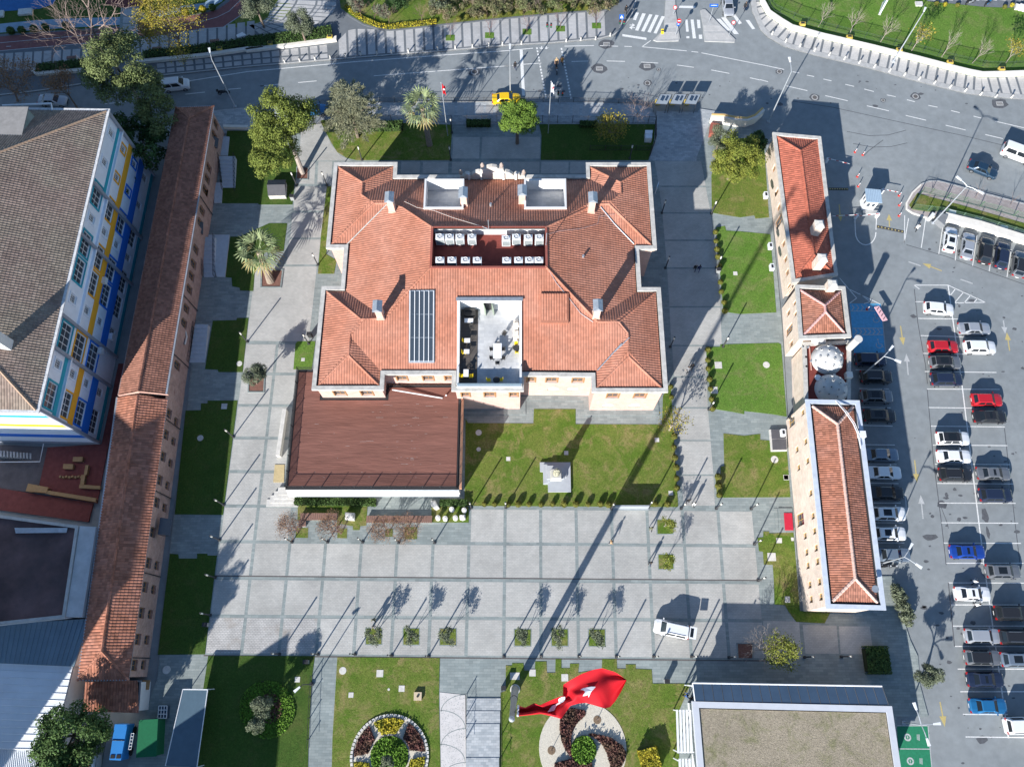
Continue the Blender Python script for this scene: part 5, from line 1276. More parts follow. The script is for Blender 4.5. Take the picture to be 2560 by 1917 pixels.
# outside stairs with black rails along the west wing
M_marstep=mat('pale_blue_step',(.50,.55,.60),.8,.08,2)
def stairs(f,quad,n,label,top,rail_sides=('l','r')):
    q=poly(f,quad);t=thing('outside_stairs',label,'stairs',(q[0] +q[2]) /2)
    for k in range(n):
        a0,a1=k/n,(k+1) /n
        p=[q[0].lerp(q[3],a0),q[1].lerp(q[2],a0),q[1].lerp(q[2],a1),q[0].lerp(q[3],a1)]
        b=MB();b.prism(p,.05,top*(1-k/n));b.build('step',M_marstep,t)
    for s in rail_sides:
        a,c=(q[0],q[3]) if s=='l' else (q[1],q[2]);b=MB()
        for k in range(9):
            p=a.lerp(c,k/8);zz=top*(1-k/8) +.05;b.tube([(p.x,p.y,zz),(p.x,p.y,zz+.95)],.03,5)
        b.tube([(a.x,a.y,top+1.0),(c.x,c.y,1.0)],.035,5);b.tube([(a.x,a.y,top+.5),(c.x,c.y,.5)],.025,5);b.build('railing',M_darkmetal,t)
    return t
stairs(A,[(1835,1330),(1965,1330),(1950,1590),(1850,1590)],9,'pale stone stairs beside the lawn under the pine',1.1)
stairs(E,[(1700,470),(1800,470),(1780,775),(1690,775)],9,'pale stone stairs below the dark awning, nearest the lone palm',1.1)
stairs(E,[(1640,1185),(1745,1190),(1700,1480),(1570,1480)],9,'pale stone stairs below the awning with a white edge',1.1,('l',))
for f,q,lab in ((A,[(1835,1140),(1905,1145),(1890,1300),(1815,1300)],'landing of the northern stairs by the wing'),(E,[(1730,430),(1905,430),(1870,775),(1800,775)],'side ramp of the middle stairs'),(E,[(1780,0),(1850,0),(1840,165),(1780,165)],'stone landing below the northern stairs')):
    b=MB();b.prism(poly(f,q),.05,.35);o=b.build('stone_landing',M_marstep);tag(o,'pale stone '+lab,'landing')
M_awn=mat('dark_awning',(.07,.085,.11),.8,.08,3)
def awning(f,quad,label,z0=2.6,z1=3.6,edge=False):
    q=poly(f,quad);t=thing('awning',label,'awning',(q[0].x,q[0].y,2.4));b=MB();n=6
    for k in range(n):
        a0,a1=k/n,(k+1) /n
        def P_(s,a):p=(q[0].lerp(q[1],a) if s==0 else q[3].lerp(q[2],a));return Vector((p.x,p.y,lerp(z1,z0,a**1.8)))
        b.face([P_(0,a0),P_(1,a0),P_(1,a1),P_(0,a1)][::-1])
    for s,(i,j) in ((0,(0,1)),(1,(3,2))):
        b.face([(q[i].x,q[i].y,z1),(q[i].x,q[i].y,z0-.1),(q[j].x,q[j].y,z0-.1),(q[j].x,q[j].y,z0)])
    b.build('canopy',M_awn,t)
    if edge:b=MB();b.tube([(q[1].x,q[1].y,z0),((q[1].x+q[2].x) /2+.25,(q[1].y+q[2].y) /2,z0),(q[2].x,q[2].y,z0)],.12,6);b.build('edge_trim',M_wallwhite,t)
    for i in (1,2):b=MB();b.tube([(q[i].x,q[i].y,z0-.05),(q[i].x-1.2,q[i].y,2.0)],.025,5);b.build('bracket',M_darkmetal,t)
awning(E,[(1660,395),(1735,395),(1735,490),(1665,490)],'dark curved awning over the middle stairs of the west wing')
awning(E,[(1530,1255),(1590,1265),(1590,1385),(1500,1385)],'dark curved awning with white front edge over the southern stairs',edge=True)
awning(I,[(1420,1210),(1490,1215),(1470,1345),(1400,1345)],'dark awning over the lower door of the south west wing')
awning(A,[(1790,1235),(1860,1235),(1850,1310),(1775,1310)],'dark awning over the northern stairs of the west wing')
# low shed south of the west wing
sh=[MM(735,950,3.2),MM(1170,935,3.2),MM(1150,1205,3.2),MM(690,1190,3.2)]
shed=block('tiled_shed','small white shed with a single pitch of orange tiles beside the wing','shed',*[v for v in sh],3.2,M_whitewall,[],over=.2,cor_w=.2,cor_h=.06,cor_m=M_zinc)
b=MB();q=[Vector((v.x,v.y,3.2)) for v in sh];q[0].z=q[1].z=4.0;tile_face(b,q,.34,.42,.08);b.build('roof_tiles',M_tile_old,shed,kind='stuff')
p=MM(1215,975,1.5);b=MB();b.box((p.x-.2,p.y,1.3),(.9,1.1,.1));b.build('brown_door',M_wood,shed)

# ---- school with colour stripes
zH=15.0;KZ=zH/14.0
sNE,sSE=G(276,274,zH),G(98,1034,zH);d=(sSE-sNE).normalized();wv=Vector((d.y,-d.x,0)) *24.0
sNW,sSW=sNE+wv,sSE+wv
M_schw=mat('school_white_render',(0.76,0.81,0.89),.9,.05,1.0);M_teal=mat('teal_render',(0.03,.33,.43),.85,.05,1);M_orange=mat('orange_render',(.85,.40,.03),.85,.05,1);M_sblue=mat('blue_render',(.02,.17,.65),.85,.05,1);M_sgrey=mat('grey_render',(.30,.32,.37),.85,.08,1)  # school white is tinted blue, painting reflected sky into the wall colour
M_schtile=mat('school_roof_tile',(.27,.20,.165),.9,.15,.4,attr=.2,col2=(.255,.21,.165),scale2=.2)
big=[(E,810,95),(E,690,500),(E,640,720),(I,405,160)];small=[(E,745,285),(E,585,950),(E,465,1490),(A,885,1105),(A,843,1345)]
wl=[]
for lst,w in ((big,3.3),(small,1.15)):
    for f,x,y in lst:
        pos=f(x,y,12.2*KZ)
        for z,h in ((12.2*KZ,2.1),(8.9*KZ,2.1),(5.6*KZ,2.1),(2.2*KZ,1.9)):wl.append(('E',pos,w,z-h/2 if w>2 else z-.7,z+h/2 if w>2 else z+.7,0))
pos=E(545,1260,12.2*KZ)
for z in (12.0*KZ,8.8*KZ,5.5*KZ):wl.append(('E',pos,3.6,z-1.2,z+1.2,0))
school=block('striped_school','tall white school with teal, orange and blue stripes and grey brown roof','building',sNW,sNE,sSE,sSW,zH,M_schw,wl,over=.35,cor_w=.4,cor_h=.18,cor_m=mat('weathered_white_gutter',(.60,.60,.60),.9,.25,3),frame=mat('white_upvc',(.78,.79,.80),.5,0),depth=.22,bars=(3,1))
o_=inset([(v.x,v.y) for v in (sNW,sNE,sSE,sSW)],.35);p0,p1=Vector(o_[2]),Vector(o_[1]);dd=(p1-p0).normalized();nn_=Vector((dd.y,-dd.x));Ls=(p1-p0).length
def swbox(u0,u1,z0,z1,m,name,out=.05,parent=None,raw=False):
    b=MB();a,c=p0+dd*u0,p0+dd*u1;e=nn_*out
    if not raw:z0*=KZ;z1*=KZ
    b.hexa([(a.x,a.y,z0),(a.x+e.x,a.y+e.y,z0),(c.x+e.x,c.y+e.y,z0),(c.x,c.y,z0)],[(a.x,a.y,z1),(a.x+e.x,a.y+e.y,z1),(c.x+e.x,c.y+e.y,z1),(c.x,c.y,z1)]);return b.build(name,m,parent or school)
ubal=u_of(p0,p1,E(545,1260,12.2*KZ))
spans=[(0,ubal-2.1),(ubal+2.1,Ls)]
for a,c in spans:
    swbox(a,c,6.65,7.8,M_orange,'orange_stripe');swbox(a,c,3.0,4.5,M_sblue,'blue_stripe');swbox(a,c,10.05,10.3,M_schw,'ledge',.35)
    swbox(a,c,.1,.8,M_teal,'base_stripe')
swbox(0,ubal-2.1,10.4,11.1,M_teal,'teal_stripe');swbox(Ls*.74,Ls,10.5,11.1,M_teal,'teal_stripe')
for u in (0.15,ubal-2.2,ubal+2.2,Ls*.56,Ls*.74,Ls-.15):swbox(u-.2,u+.2,0,13.9,M_sgrey,'pilaster',.35)
def surround(u,w,z,h,m):
    z*=KZ
    for (u0,u1,z0,z1) in ((u-w/2-.22,u-w/2,z-h/2-.2,z+h/2+.2),(u+w/2,u+w/2+.22,z-h/2-.2,z+h/2+.2),(u-w/2,u+w/2,z+h/2,z+h/2+.2),(u-w/2,u+w/2,z-h/2-.2,z-h/2)):swbox(u0,u1,z0,z1,m,'window_surround',.1,raw=True)
for f,x,y in big:
    u=u_of(p0,p1,f(x,y,12.2*KZ))
    for z,m in ((12.2,M_teal),(8.9,M_orange),(5.6,M_sblue)):surround(u,3.3,z,2.1,m)
for f,x,y in small:
    u=u_of(p0,p1,f(x,y,12.2*KZ))
    for z,m in ((12.2,M_schw),(8.9,M_orange if f is A else M_schw),(5.6,M_sblue if f is A else M_schw)):surround(u,1.15,z,1.4,m)
for z,m in ((12.0,M_teal),(8.8,M_orange),(5.5,M_sblue)):surround(ubal,3.6,z,2.4,m)
for f,x,y,z in ((E,830,815,6.9),(E,910,1270,2.6),(E,855,1390,4.4)):
    u=u_of(p0,p1,f(x,y,z));o=swbox(u-.45,u+.45,z-.3,z+.35,M_metalw,'outdoor_unit',.55)
# south face stripes
q0,q1=Vector(o_[3]),Vector(o_[2]);d2=(q1-q0).normalized();n2=Vector((d2.y,-d2.x));Lq=(q1-q0).length
for z0,z1,m in ((12.2,13.0,M_teal),(8.2,9.2,M_orange),(3.3,4.5,M_sblue),(.1,1.0,M_sgrey)):
    b=MB();e=n2*.05;b.hexa([(q0.x,q0.y,z0),(q0.x+e.x,q0.y+e.y,z0),(q1.x+e.x,q1.y+e.y,z0),(q1.x,q1.y,z0)][::-1],[(q0.x,q0.y,z1),(q0.x+e.x,q0.y+e.y,z1),(q1.x+e.x,q1.y+e.y,z1),(q1.x,q1.y,z1)][::-1]);b.build('stripe',m,school)
# roof and the big dormer block
hip_roof(school,sNW,sNE,sSE,sSW,zH+.1,.42,M_schtile,ins=.4,period=.34,course=.42,amp=.07,rm=mat('tan_ridge',(.42,.29,.2),.9,.15,3))
zq=zH+2.2
dq=[A(-200,915,zq),A(240,915,zq),A(160,1262,zq),A(-200,1270,zq)]
b=MB();b.prism(dq,zH+.3,zq+.4);dm=b.build('dormer',mat('green_stained_render',(.35,.38,.36),.9,.25,1.5,col2=(.25,.3,.26),scale2=.7),school)
b=MB();b.prism([v+(v-(dq[0] +dq[2]) /2).normalized() *.25 for v in dq],zq+.4,zq+.52);b.build('dormer_roof',mat('grey_felt',(.27,.26,.25),.95,.15,1.5),dm)
b=MB();p=E(-25,1275,zH+4);b.box((p.x,p.y,zH+3.4),(1.0,1.3,5.0));b.build('chimney',M_whitewall,school)
ww=[A(15,885,zH),A(430,875,zH),A(445,915,zH),A(420,850,zH)]
b=MB();b.tube([A(20,875,zH+.3),A(425,858,zH+.3),A(432,915,zH+.3)],.14,6);b.build('parapet_edge',M_metalw,school)

# ---- south-west neighbours
def flat(name,label,f,pts,z,m,wm,rim=.35,rimm=None,rimh=.3):
    q=poly(f,pts,z);c=sum(q,Vector()) /len(q);t=thing(name,label,'building',(c.x,c.y,0));pl_=[(v.x,v.y) for v in q]
    b=MB();b.prism(pl_,0,z-.1);b.build('walls',wm,t)
    b=MB();b.prism(inset(pl_,rim*.9),z-.3,z);b.build('roof',m,t)
    b=MB();ring(b,pl_,inset(pl_,rim),z-.1,z+rimh);b.build('parapet',rimm or M_kerb,t);return t
M_felt=mat('dark_roof_felt',(.12,.075,.075),.85,.3,.35,col2=(.08,.055,.058),scale2=.25)
fr_=flat('felt_roof_block','flat dark felt roofed block behind the south west wing',I,[(-300,1110),(658,1240),(545,2000),(-300,2090)],6.5,M_felt,M_whitewall)
b=MB();q=[I(660,1240,6.6),I(795,1248,6.2),MM(680,415,6.2),MM(545,412,6.6)];b.hexa([(v.x,v.y,5) for v in q][::-1],[v for v in q][::-1]);b.build('concrete_ledge',mat('pale_concrete',(.50,.50,.50),.9,.15,.8),fr_)
b=MB();b.hexa([I(120,1255,6.6),I(560,1255,6.6),I(550,1295,6.6),I(130,1300,6.6)][::-1],[I(120,1255,6.75),I(560,1255,6.75),I(550,1295,6.75),I(130,1300,6.75)][::-1]);b.build('roof_plate',M_zinc,fr_)
M_mroof=mat('blue_grey_metal_roof',(.17,.24,.29),.5,.1,.6);M_wroof=mat('white_metal_roof',(.74,.77,.80),.5,.06,.6)
def ribbed(name,label,f,quad,z0,z1,m,ribs,along='u'):
    """pitched sheet-metal roof: quad a,b,c,d; a-b is the high edge"""
    q=poly(f,quad,(z0+z1) /2);t=thing(name,label,'building',(q[0] +q[2]) /2-Vector((0,0,(z0+z1) /2)))
    b=MB();b.prism([(v.x,v.y) for v in q],0,min(z0,z1) -.15);b.build('walls',M_whitewall,t)
    q[0].z=q[1].z=z1;q[2].z=q[3].z=z0;b=MB();dn=Vector((0,0,-.12));b.hexa([v+dn for v in q][::-1],q[::-1]);r=b.build('roof_sheet',m,t)
    for k in range(ribs+1):
        a=k/ribs;p,s=(q[0].lerp(q[1],a),q[3].lerp(q[2],a)) if along=='u' else (q[0].lerp(q[3],a),q[1].lerp(q[2],a))
        b=MB();b.tube([p+Vector((0,0,.03)),s+Vector((0,0,.03))],.05,4);b.build('standing_seam',m,r)
    return t
ribbed('blue_metal_roof_house','blue grey metal roofed building left of the south west wing',MM,[(-200,485),(748,428),(605,822),(-240,785)],5.0,5.4,M_mroof,22)
ribbed('white_metal_roof_house','building with white ribbed metal roof at the lower left corner',MM,[(-60,795),(605,825),(430,1510),(-100,1500)],4.4,4.6,M_wroof,12,'v')
ribbed('white_porch','small white ribbed porch roof at the bottom left edge',MM,[(-100,1500),(330,1505),(380,1800),(-100,1800)],3.6,3.8,M_wroof,26)
pk=thing('tiled_porch','strip of orange tiled roof at the bottom edge behind the evergreen','building',MM(650,1700));b=MB();b.prism(poly(MM,[(430,1600),(740,1570),(730,1900),(430,1900)],3.),0,2.9);b.build('walls',M_whitewall,pk);b=MB();q=poly(MM,[(430,1600),(745,1570),(735,1900),(430,1900)],3.0);q[0].z=q[3].z=3.5;tile_face(b,q,.34,.42,.08);b.build('roof_tiles',M_tile_old,pk,kind='stuff')
# red courtyard and its wooden play furniture
yard=sheet('red_courtyard',poly(I,[(330,900),(395,592),(845,565),(985,-100),(1060,-100),(900,590),(810,1055),(430,990)]),.05,.16,M_redrub)
sheet('red_yard_roof',poly(I,[(0,930),(780,1055),(740,1210),(0,1110)],0),.05,.3,M_redrub)
sheet('dark_yard',poly(I,[(-200,560),(400,590),(330,900),(260,960),(-200,930)]),.05,.17,mat('dark_yard_floor',(.10,.09,.095),.9,.2,1.))
M_ply=mat('play_wood',(.36,.22,.10),.7,.12,3)
for k,(q,h,lab) in enumerate((([(630,680),(705,680),(700,715),(625,715)],.55,'wooden play bench uppermost in the red courtyard'),([(550,737),(625,740),(620,778),(545,775)],.55,'wooden play box left of the low stepping posts'),([(728,748),(752,748),(738,825),(715,825)],.5,'narrow upright wooden beam in the red courtyard'),([(695,828),(725,828),(712,908),(685,905)],.5,'wooden beam joined to the long courtyard bench'),([(683,905),(845,918),(843,942),(680,934)],.5,'long wooden bench at the corner of the red courtyard'),([(275,905),(430,935),(415,975),(255,965)],.9,'large wooden planter box by the courtyard fence'),([(430,960),(815,1020),(810,1050),(420,985)],.8,'long wooden bench along the courtyard fence'))):
    b=MB();pp=poly(I,q);b.prism(pp,.16,.16+h*.8);c=sum(pp,Vector()) /4;b.prism([c+(v-c) *1.06 for v in pp],.16+h*.8,.16+h);o=b.build('play_bench',M_ply);tag(o,lab,'bench','wooden furniture in the red courtyard')
for k in range(8):
    p=I(515+k*25,838+(k%2) *5);b=MB();b.lathe((p.x,p.y,.16),[(.16,0),(.18,.35),(.14,.4)],8);o=b.build('stepping_post',M_ply);tag(o,'%s of the low wooden stepping posts counted from the left'%nm[k],'post','stepping posts in the red courtyard')
t=thing('steel_stairs','dark steel stair with pale treads in the school yard','stairs',I(130,670))
for k in range(12):b=MB();x0=10+k*22;b.prism(poly(I,[(x0,640),(x0+15,642),(x0+15,690),(x0,688)]),.1,1.8-k*.14);b.build('step',M_kerb,t)
b=MB();b.tube([I(-100,712,1.1),I(330,708,1.1),I(360,560,1.1)],.06,6);b.build('handrail',M_metalw,t)

# ---- south-east pavilion with a planted roof
zG=4.5
gq=[O(1625,1110,zG),Q(1090,1150,zG),Q(1200,1900,zG),O(1690,1900,zG)]
pav=thing('planted_roof_pavilion','modern pavilion with dry sedum roof, white parapet and glass canopy','building',G(2000,1850));pl_=[(v.x,v.y) for v in gq]
b=MB();b.prism(inset(pl_,.3),0,zG-.2);b.build('walls',M_whitewall,pav)
b=MB();ring(b,pl_,inset(pl_,.7),zG-.6,zG+.1);b.build('parapet',mat('white_parapet',(.55,.57,.61),.6,.05,1),pav)
b=MB();b.face([(x,y,zG-.2) for x,y in inset(pl_,.69)][::-1]);b.build('roof_gutter',M_gutter,pav)
M_sedum=grassmat('dry_sedum',(.31,.265,.195),(.37,.315,.235),(.23,.22,.12))
b=MB();b.prism(inset(pl_,.8),zG-.25,zG-.08);b.build('planted_roof',M_sedum,pav)
cq=[O(1628,958,zG+.35),Q(1010,985,zG+.35),Q(1065,1140,zG),O(1650,1125,zG)]
M_cglass=mat('dark_blue_glass',(.035,.06,.10),.12,.1,.6,spec=.6)
can=MB();can.hexa([v-Vector((0,0,.1)) for v in cq][::-1],cq[::-1]);co_=can.build('canopy',M_cglass,pav)
for k in range(21):
    p,s=cq[0].lerp(cq[1],k/20),cq[3].lerp(cq[2],k/20);b=MB();b.tube([p+Vector((0,0,.015)),s+Vector((0,0,.015))],.03,4);b.build('glazing_bar',M_darkmetal,co_)
b=MB();b.tube([cq[0],cq[1]],.09,6);b.tube([cq[0],cq[3]],.07,6);b.build('canopy_edge',M_metalw,co_)
for k in range(7):
    p=cq[0].lerp(cq[1],k/6);b=MB();b.tube([(p.x,p.y-.3,.1),(p.x,p.y-.3,zG+.25)],.09,8);b.build('column',M_metalw,pav)
for a,c in ((1180,1540),(1585,1900)):
    for k in range(5):
        x=1500+k*27+(a>1500) *22;b=MB();p,s=O(x,a,3.3),O(x+12,c,3.3);b.hexa([(p.x-.12,p.y,3.1),(s.x-.12,s.y,3.1),(s.x+.12,s.y,3.1),(p.x+.12,p.y,3.1)],[(p.x-.12,p.y,3.25),(s.x-.12,s.y,3.25),(s.x+.12,s.y,3.25),(p.x+.12,p.y,3.25)]);b.build('louvre',M_metalw,pav)
    p,s=O(1500,a,3),O(1500,c,3)
for y in (1190,1530,1600,1880):
    p,s=O(1500,y,3.0),O(1640,y,3.0);b=MB();b.box(((p.x+s.x) /2,p.y,3.02),(s.x-p.x,.1,.14));b.build('louvre_beam',M_metalw,pav);b=MB();b.box((p.x+.1,p.y,1.55),(.12,.12,2.9));b.build('louvre_post',M_metalw,pav)
# ================================================================ VEGETATION
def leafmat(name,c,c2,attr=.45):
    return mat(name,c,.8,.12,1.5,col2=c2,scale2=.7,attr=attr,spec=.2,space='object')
V_pine=leafmat('pine_needles',(.17,.20,.04),(.13,.165,.034));V_pine2=leafmat('dark_pine_needles',(.14,.17,.065),(.11,.14,.05));V_cedar=leafmat('cedar_needles',(.24,.24,.15),(.20,.205,.12))
V_round=leafmat('bright_pine_needles',(.14,.22,.035),(.11,.185,.03));V_olive=leafmat('olive_leaves',(.145,.165,.105),(.11,.13,.08));V_autumn=leafmat('autumn_yellow_leaves',(.30,.23,.035),(.22,.21,.035));V_brown=leafmat('brown_autumn_leaves',(.30,.165,.085),(.24,.15,.08))
V_yg=leafmat('yellow_green_leaves',(.20,.21,.035),(.14,.17,.03));V_dark=leafmat('dark_evergreen',(.05,.095,.028),(.035,.07,.024));V_box=leafmat('boxwood_leaves',(.13,.15,.028),(.17,.15,.03));V_hedge=leafmat('hedge_leaves',(.065,.115,.03),(.05,.09,.025));V_gold=leafmat('golden_shrub',(.42,.34,.03),(.30,.28,.03));V_palm=leafmat('palm_fronds',(.25,.29,.15),(.19,.24,.11),.5);V_palmdry=leafmat('old_palm_fronds',(.36,.30,.13),(.30,.25,.11),.3);V_purple=leafmat('purple_shrub',(.13,.05,.045),(.10,.06,.04));V_gr=leafmat('bright_ground_cover',(.11,.22,.025),(.09,.18,.02))
V_bark=mat('bark',(.20,.155,.12),.95,.25,4.0,space='object');V_palebark=mat('pale_bark',(.34,.29,.25),.95,.2,4.0,space='object');V_twig=mat('twigs',(.25,.19,.165),.95,.2,4.0,space='object');V_redtwig=mat('red_twigs',(.20,.12,.11),.95,.2,4.,space='object')
def leaves(mb,blobs,n,size,rng,up=.35,aspect=.5,shell=.55):
    """many small leaf-sized faces through the volume of ellipsoid blobs (cx,cy,cz,rx,ry,rz)"""
    vol=[b[3] *b[4] *b[5] for b in blobs];tot=sum(v**.75 for v in vol)
    for bl,v in zip(blobs,vol):
        k=max(6,int(n*v**.75/tot))
        for _ in range(k):
            th=rng.uniform(0,2*math.pi);cz=rng.uniform(-.75,1);sr=math.sqrt(max(0,1-cz*cz));r=rng.uniform(shell,1.06)
            d=Vector((sr*math.cos(th),sr*math.sin(th),cz));p=Vector((bl[0] +d.x*bl[3] *r,bl[1] +d.y*bl[4] *r,bl[2] +d.z*bl[5] *r))
            nv=(d*.7+Vector((rng.gauss(0,.5),rng.gauss(0,.5),rng.gauss(up,.5)))).normalized()
            a=nv.cross(Vector((rng.gauss(0,1),rng.gauss(0,1),rng.gauss(0,1)))).normalized();c=nv.cross(a);s=size*rng.uniform(.6,1.35)
            a*=s;c*=s*aspect
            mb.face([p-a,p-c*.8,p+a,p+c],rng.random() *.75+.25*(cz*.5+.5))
def blobcloud(rng,c,rx,ry,rz_,n,br,squash=.75):
    out=[]
    for _ in range(n):
        th=rng.uniform(0,2*math.pi);cz=rng.uniform(-.7,1);sr=math.sqrt(max(0,1-cz*cz));r=rng.uniform(.45,.95)
        s=br*rng.uniform(.65,1.3);out.append((c[0] +sr*math.cos(th) *rx*r,c[1] +sr*math.sin(th) *ry*r,c[2] +cz*rz_*r,s,s,s*squash))
    return out
def branches(mb,p,d,L_,r,depth,rng,spread=.6,n=3,tips=None,sides=4,upb=.15):
    q=p+d*L_;mid=p.lerp(q,.5) +Vector((rng.gauss(0,.05),rng.gauss(0,.05),0)) *L_
    mb.tube([p,mid,q],[r,r*.82,r*.62],sides,False)
    if depth==0:
        if tips is not None:tips.append(q)
        return
    for k in range(n):
        an=2*math.pi*(k+rng.random() *.7) /n;ax=d.orthogonal().normalized();ax.rotate(Matrix.Rotation(an,3,d))
        nd=(d*math.cos(spread) +ax*math.sin(spread*rng.uniform(.6,1.3)) +Vector((0,0,upb))).normalized()
        branches(mb,p.lerp(q,rng.uniform(.75,1)) if k else q,nd,L_*rng.uniform(.62,.82),r*.6,depth-1,rng,spread,n,tips,max(3,sides-1),upb)
def crown_at(f,x,y,z):p=f(x,y,z);return Vector((p.x,p.y,z))
def tree(name,label,crown,blobs_spec,leaf_m,n,size,base=None,trunk_r=.25,seed=1,cat='tree',bark=None,limbs=5,up=.35,group=None,shell=.5):
    """blobs_spec: list of (dx,dy,dz,rx,ry,rz,count,blob radius) about the crown centre"""
    rng=random.Random(seed);b0=base or Vector((crown.x,crown.y,.12));t=thing(name,label,cat,(b0.x,b0.y,.12),group)
    blobs=[]
    for dx,dy,dz,rx,ry,rz_,cnt,br in blobs_spec:blobs+=blobcloud(rng,(crown.x+dx,crown.y+dy,crown.z+dz),rx,ry,rz_,cnt,br)
    mb=MB();top=Vector((crown.x,crown.y,crown.z));m1=Vector((b0.x,b0.y,.1)).lerp(top,.5)
    mb.tube([(b0.x,b0.y,.05),m1,top],[trunk_r,trunk_r*.75,trunk_r*.4],8)
    for bl in rng.sample(blobs,min(limbs,len(blobs))):
        s=m1.lerp(top,rng.random());mb.tube([s,s.lerp(Vector(bl[:3]),.5) +Vector((0,0,.2)),bl[:3]],[trunk_r*.4,trunk_r*.28,trunk_r*.12],5)
    mb.build('trunk',bark or V_bark,t)
    mb=MB();leaves(mb,blobs,n,size,rng,up,shell=shell);mb.build('crown',leaf_m,t);return t
# pines, cedar, round pine
tree('pine_tree','tall sunlit pine over the street at the upper left',crown_at(A,960,540,11.5),[(-.3,.3,0,5.3,6.2,3.0,46,1.3),(2.8,-2.5,-2.5,4.2,3.6,2.0,22,1.2),(5.0,-5.5,-4.5,3.4,3.8,2.0,16,1.2)],V_pine2,26000,.17,A(1230,960),.38,3,bark=V_palebark)
tree('pine_tree','bushy light green pine beside the north west drive, crown in two lobes',crown_at(B,265,940,8.5),[(0,.3,0,4.9,3.9,2.4,46,1.1),(-.6,-5.2,-1.2,3.5,5.0,2.2,44,1.05),(-.8,-2.6,-.6,3.8,3.0,2.0,20,1.0),(3.2,.5,-.4,1.8,2.4,1.6,12,.9)],V_pine,34000,.15,B(455,1440),.4,4,bark=V_palebark)
tree('cedar_tree','grey green cedar with feathery layered branches behind the front fence',crown_at(B,850,870,7.5),[(0,0,0,4.3,4.2,3.4,10,.8)],V_cedar,100,.2,B(910,1140),.3,5)
def cedar_fix():
    o=[x for x in bpy.data.objects if x.name.startswith('cedar_tree')][0]
    for c in list(o.children):
        if c.name.startswith('crown'):bpy.data.objects.remove(c)
    rng=random.Random(8);mb=MB();bs=B(910,1140)
    for k in range(88):
        z=rng.uniform(2.2,11.0);a=rng.uniform(0,2*math.pi);L_=(1.0-((z-3.5) /9) **2*.8) *rng.uniform(3.2,5.0);L_=max(.9,L_)
        tdx=(z/8) *.1;c=Vector((bs.x+tdx,bs.y,z));d=Vector((math.cos(a),math.sin(a),rng.uniform(-.12,.15)))
        for j in range(int(L_*34)):
            s=rng.uniform(.12,1) *L_;w=(1-s/L_) *.9+.2;p=c+d*s+Vector((-d.y,d.x,0)) *rng.gauss(0,w*.55) +Vector((0,0,rng.gauss(-.02*s*s,.12)))
            dr=(d+Vector((-d.y,d.x,0)) *rng.gauss(0,.7) +Vector((0,0,rng.gauss(.1,.3)))).normalized();sd=dr.cross(Vector((0,0,1))).normalized() *.05;ln=rng.uniform(.22,.5)
            mb.face([p-sd,p+dr*ln*.6-sd*1.4,p+dr*ln,p+sd*1.2],rng.random())
    mb.build('crown',V_cedar,o)
cedar_fix()
tree('round_pine_tree','dense round bright green pine in the middle of the front fence',crown_at(C,110,965,6.6),[(0,0,0,3.0,3.0,2.2,90,.68)],V_round,20000,.12,None,.3,6,shell=.6)
tree('dark_tree','dark evergreen between the school and the brick wing',crown_at(A,1130,1190,5.5),[(0,0,0,4.6,5.5,2.6,30,1.3),(-2,-7,-.5,2.6,3.5,2.2,14,1.2)],V_dark,8000,.28,None,.3,7)
tree('evergreen_tree','dark green evergreen at the lower left beside the white metal roof',crown_at(MM,560,1400,8.0),[(0,0,0,4.8,4.2,2.6,46,1.1),(-.5,-4.0,-.6,3.8,3.0,2.0,24,1.0)],leafmat('mid_evergreen',(.075,.13,.035),(.055,.10,.03)),22000,.17,None,.35,9)
# autumn and olive trees
def thin_tree(name,label,f,base,top,h,leaf_m,nleaf,size,seed,spread=.5,depth=4,r=.13,bark=None,trunkf=.38,n=3,leafr=.35,group=None,upb=.15):
    rng=random.Random(seed);bs=f(*base);tp=crown_at(f,top[0],top[1],h);t=thing(name,label,'tree',(bs.x,bs.y,.12),group)
    d=(tp-Vector((bs.x,bs.y,.1)));L_=d.length;d.normalize();mb=MB();tips=[]
    k=trunkf;s1=(1-k) /(1+.72+.52+.37+.27) *1.35
    mb.tube([(bs.x,bs.y,.05),Vector((bs.x,bs.y,.1)) +d*L_*k],[r,r*.8],7)
    for q in range(n+1):
        a=2*math.pi*(q+rng.random() *.6) /(n+1);nd=(d+Vector((math.cos(a),math.sin(a),0)) *spread).normalized()
        branches(mb,Vector((bs.x,bs.y,.1)) +d*L_*k,nd,L_*s1,r*.6,depth,rng,spread,n,tips,4,upb)
    mb.build('trunk',bark or V_twig,t)
    if nleaf:
        mb=MB();per=max(1,nleaf//len(tips))
        for q in tips:
            for _ in range(per):
                p=q+Vector((rng.gauss(0,leafr),rng.gauss(0,leafr),rng.gauss(0,leafr)));nv=Vector((rng.gauss(0,.6),rng.gauss(0,.6),1)).normalized();a=nv.orthogonal().normalized();a.rotate(Matrix.Rotation(rng.uniform(0,6.3),3,nv));c=nv.cross(a);s=size*rng.uniform(.6,1.3)
                mb.face([p-a*s,p-c*s*.6,p+a*s,p+c*s*.6],rng.random())
        mb.build('crown',leaf_m,t)
    return t
thin_tree('bare_tree','large bare grey tree over the cycle track',A,(800,330),(720,110),11.0,None,0,.1,21,.62,5,.3,V_twig,.28,3)
thin_tree('autumn_tree','large yellow autumn tree above the street, upper left',A,(1500,400),(1410,150),10.0,V_autumn,9000,.12,22,.45,4,.25,V_twig,.3,3,.5)
thin_tree('autumn_tree','brown leaved tree at the left edge above the parked silver car',A,(150,840),(80,640),6.5,V_brown,4200,.11,23,.5,4,.18,V_twig,.3,3,.4)
thin_tree('autumn_tree','small brown leaved tree beside the tall pine',A,(640,895),(490,670),6.0,V_brown,2400,.1,24,.42,3,.15,V_bark,.45,3,.4)
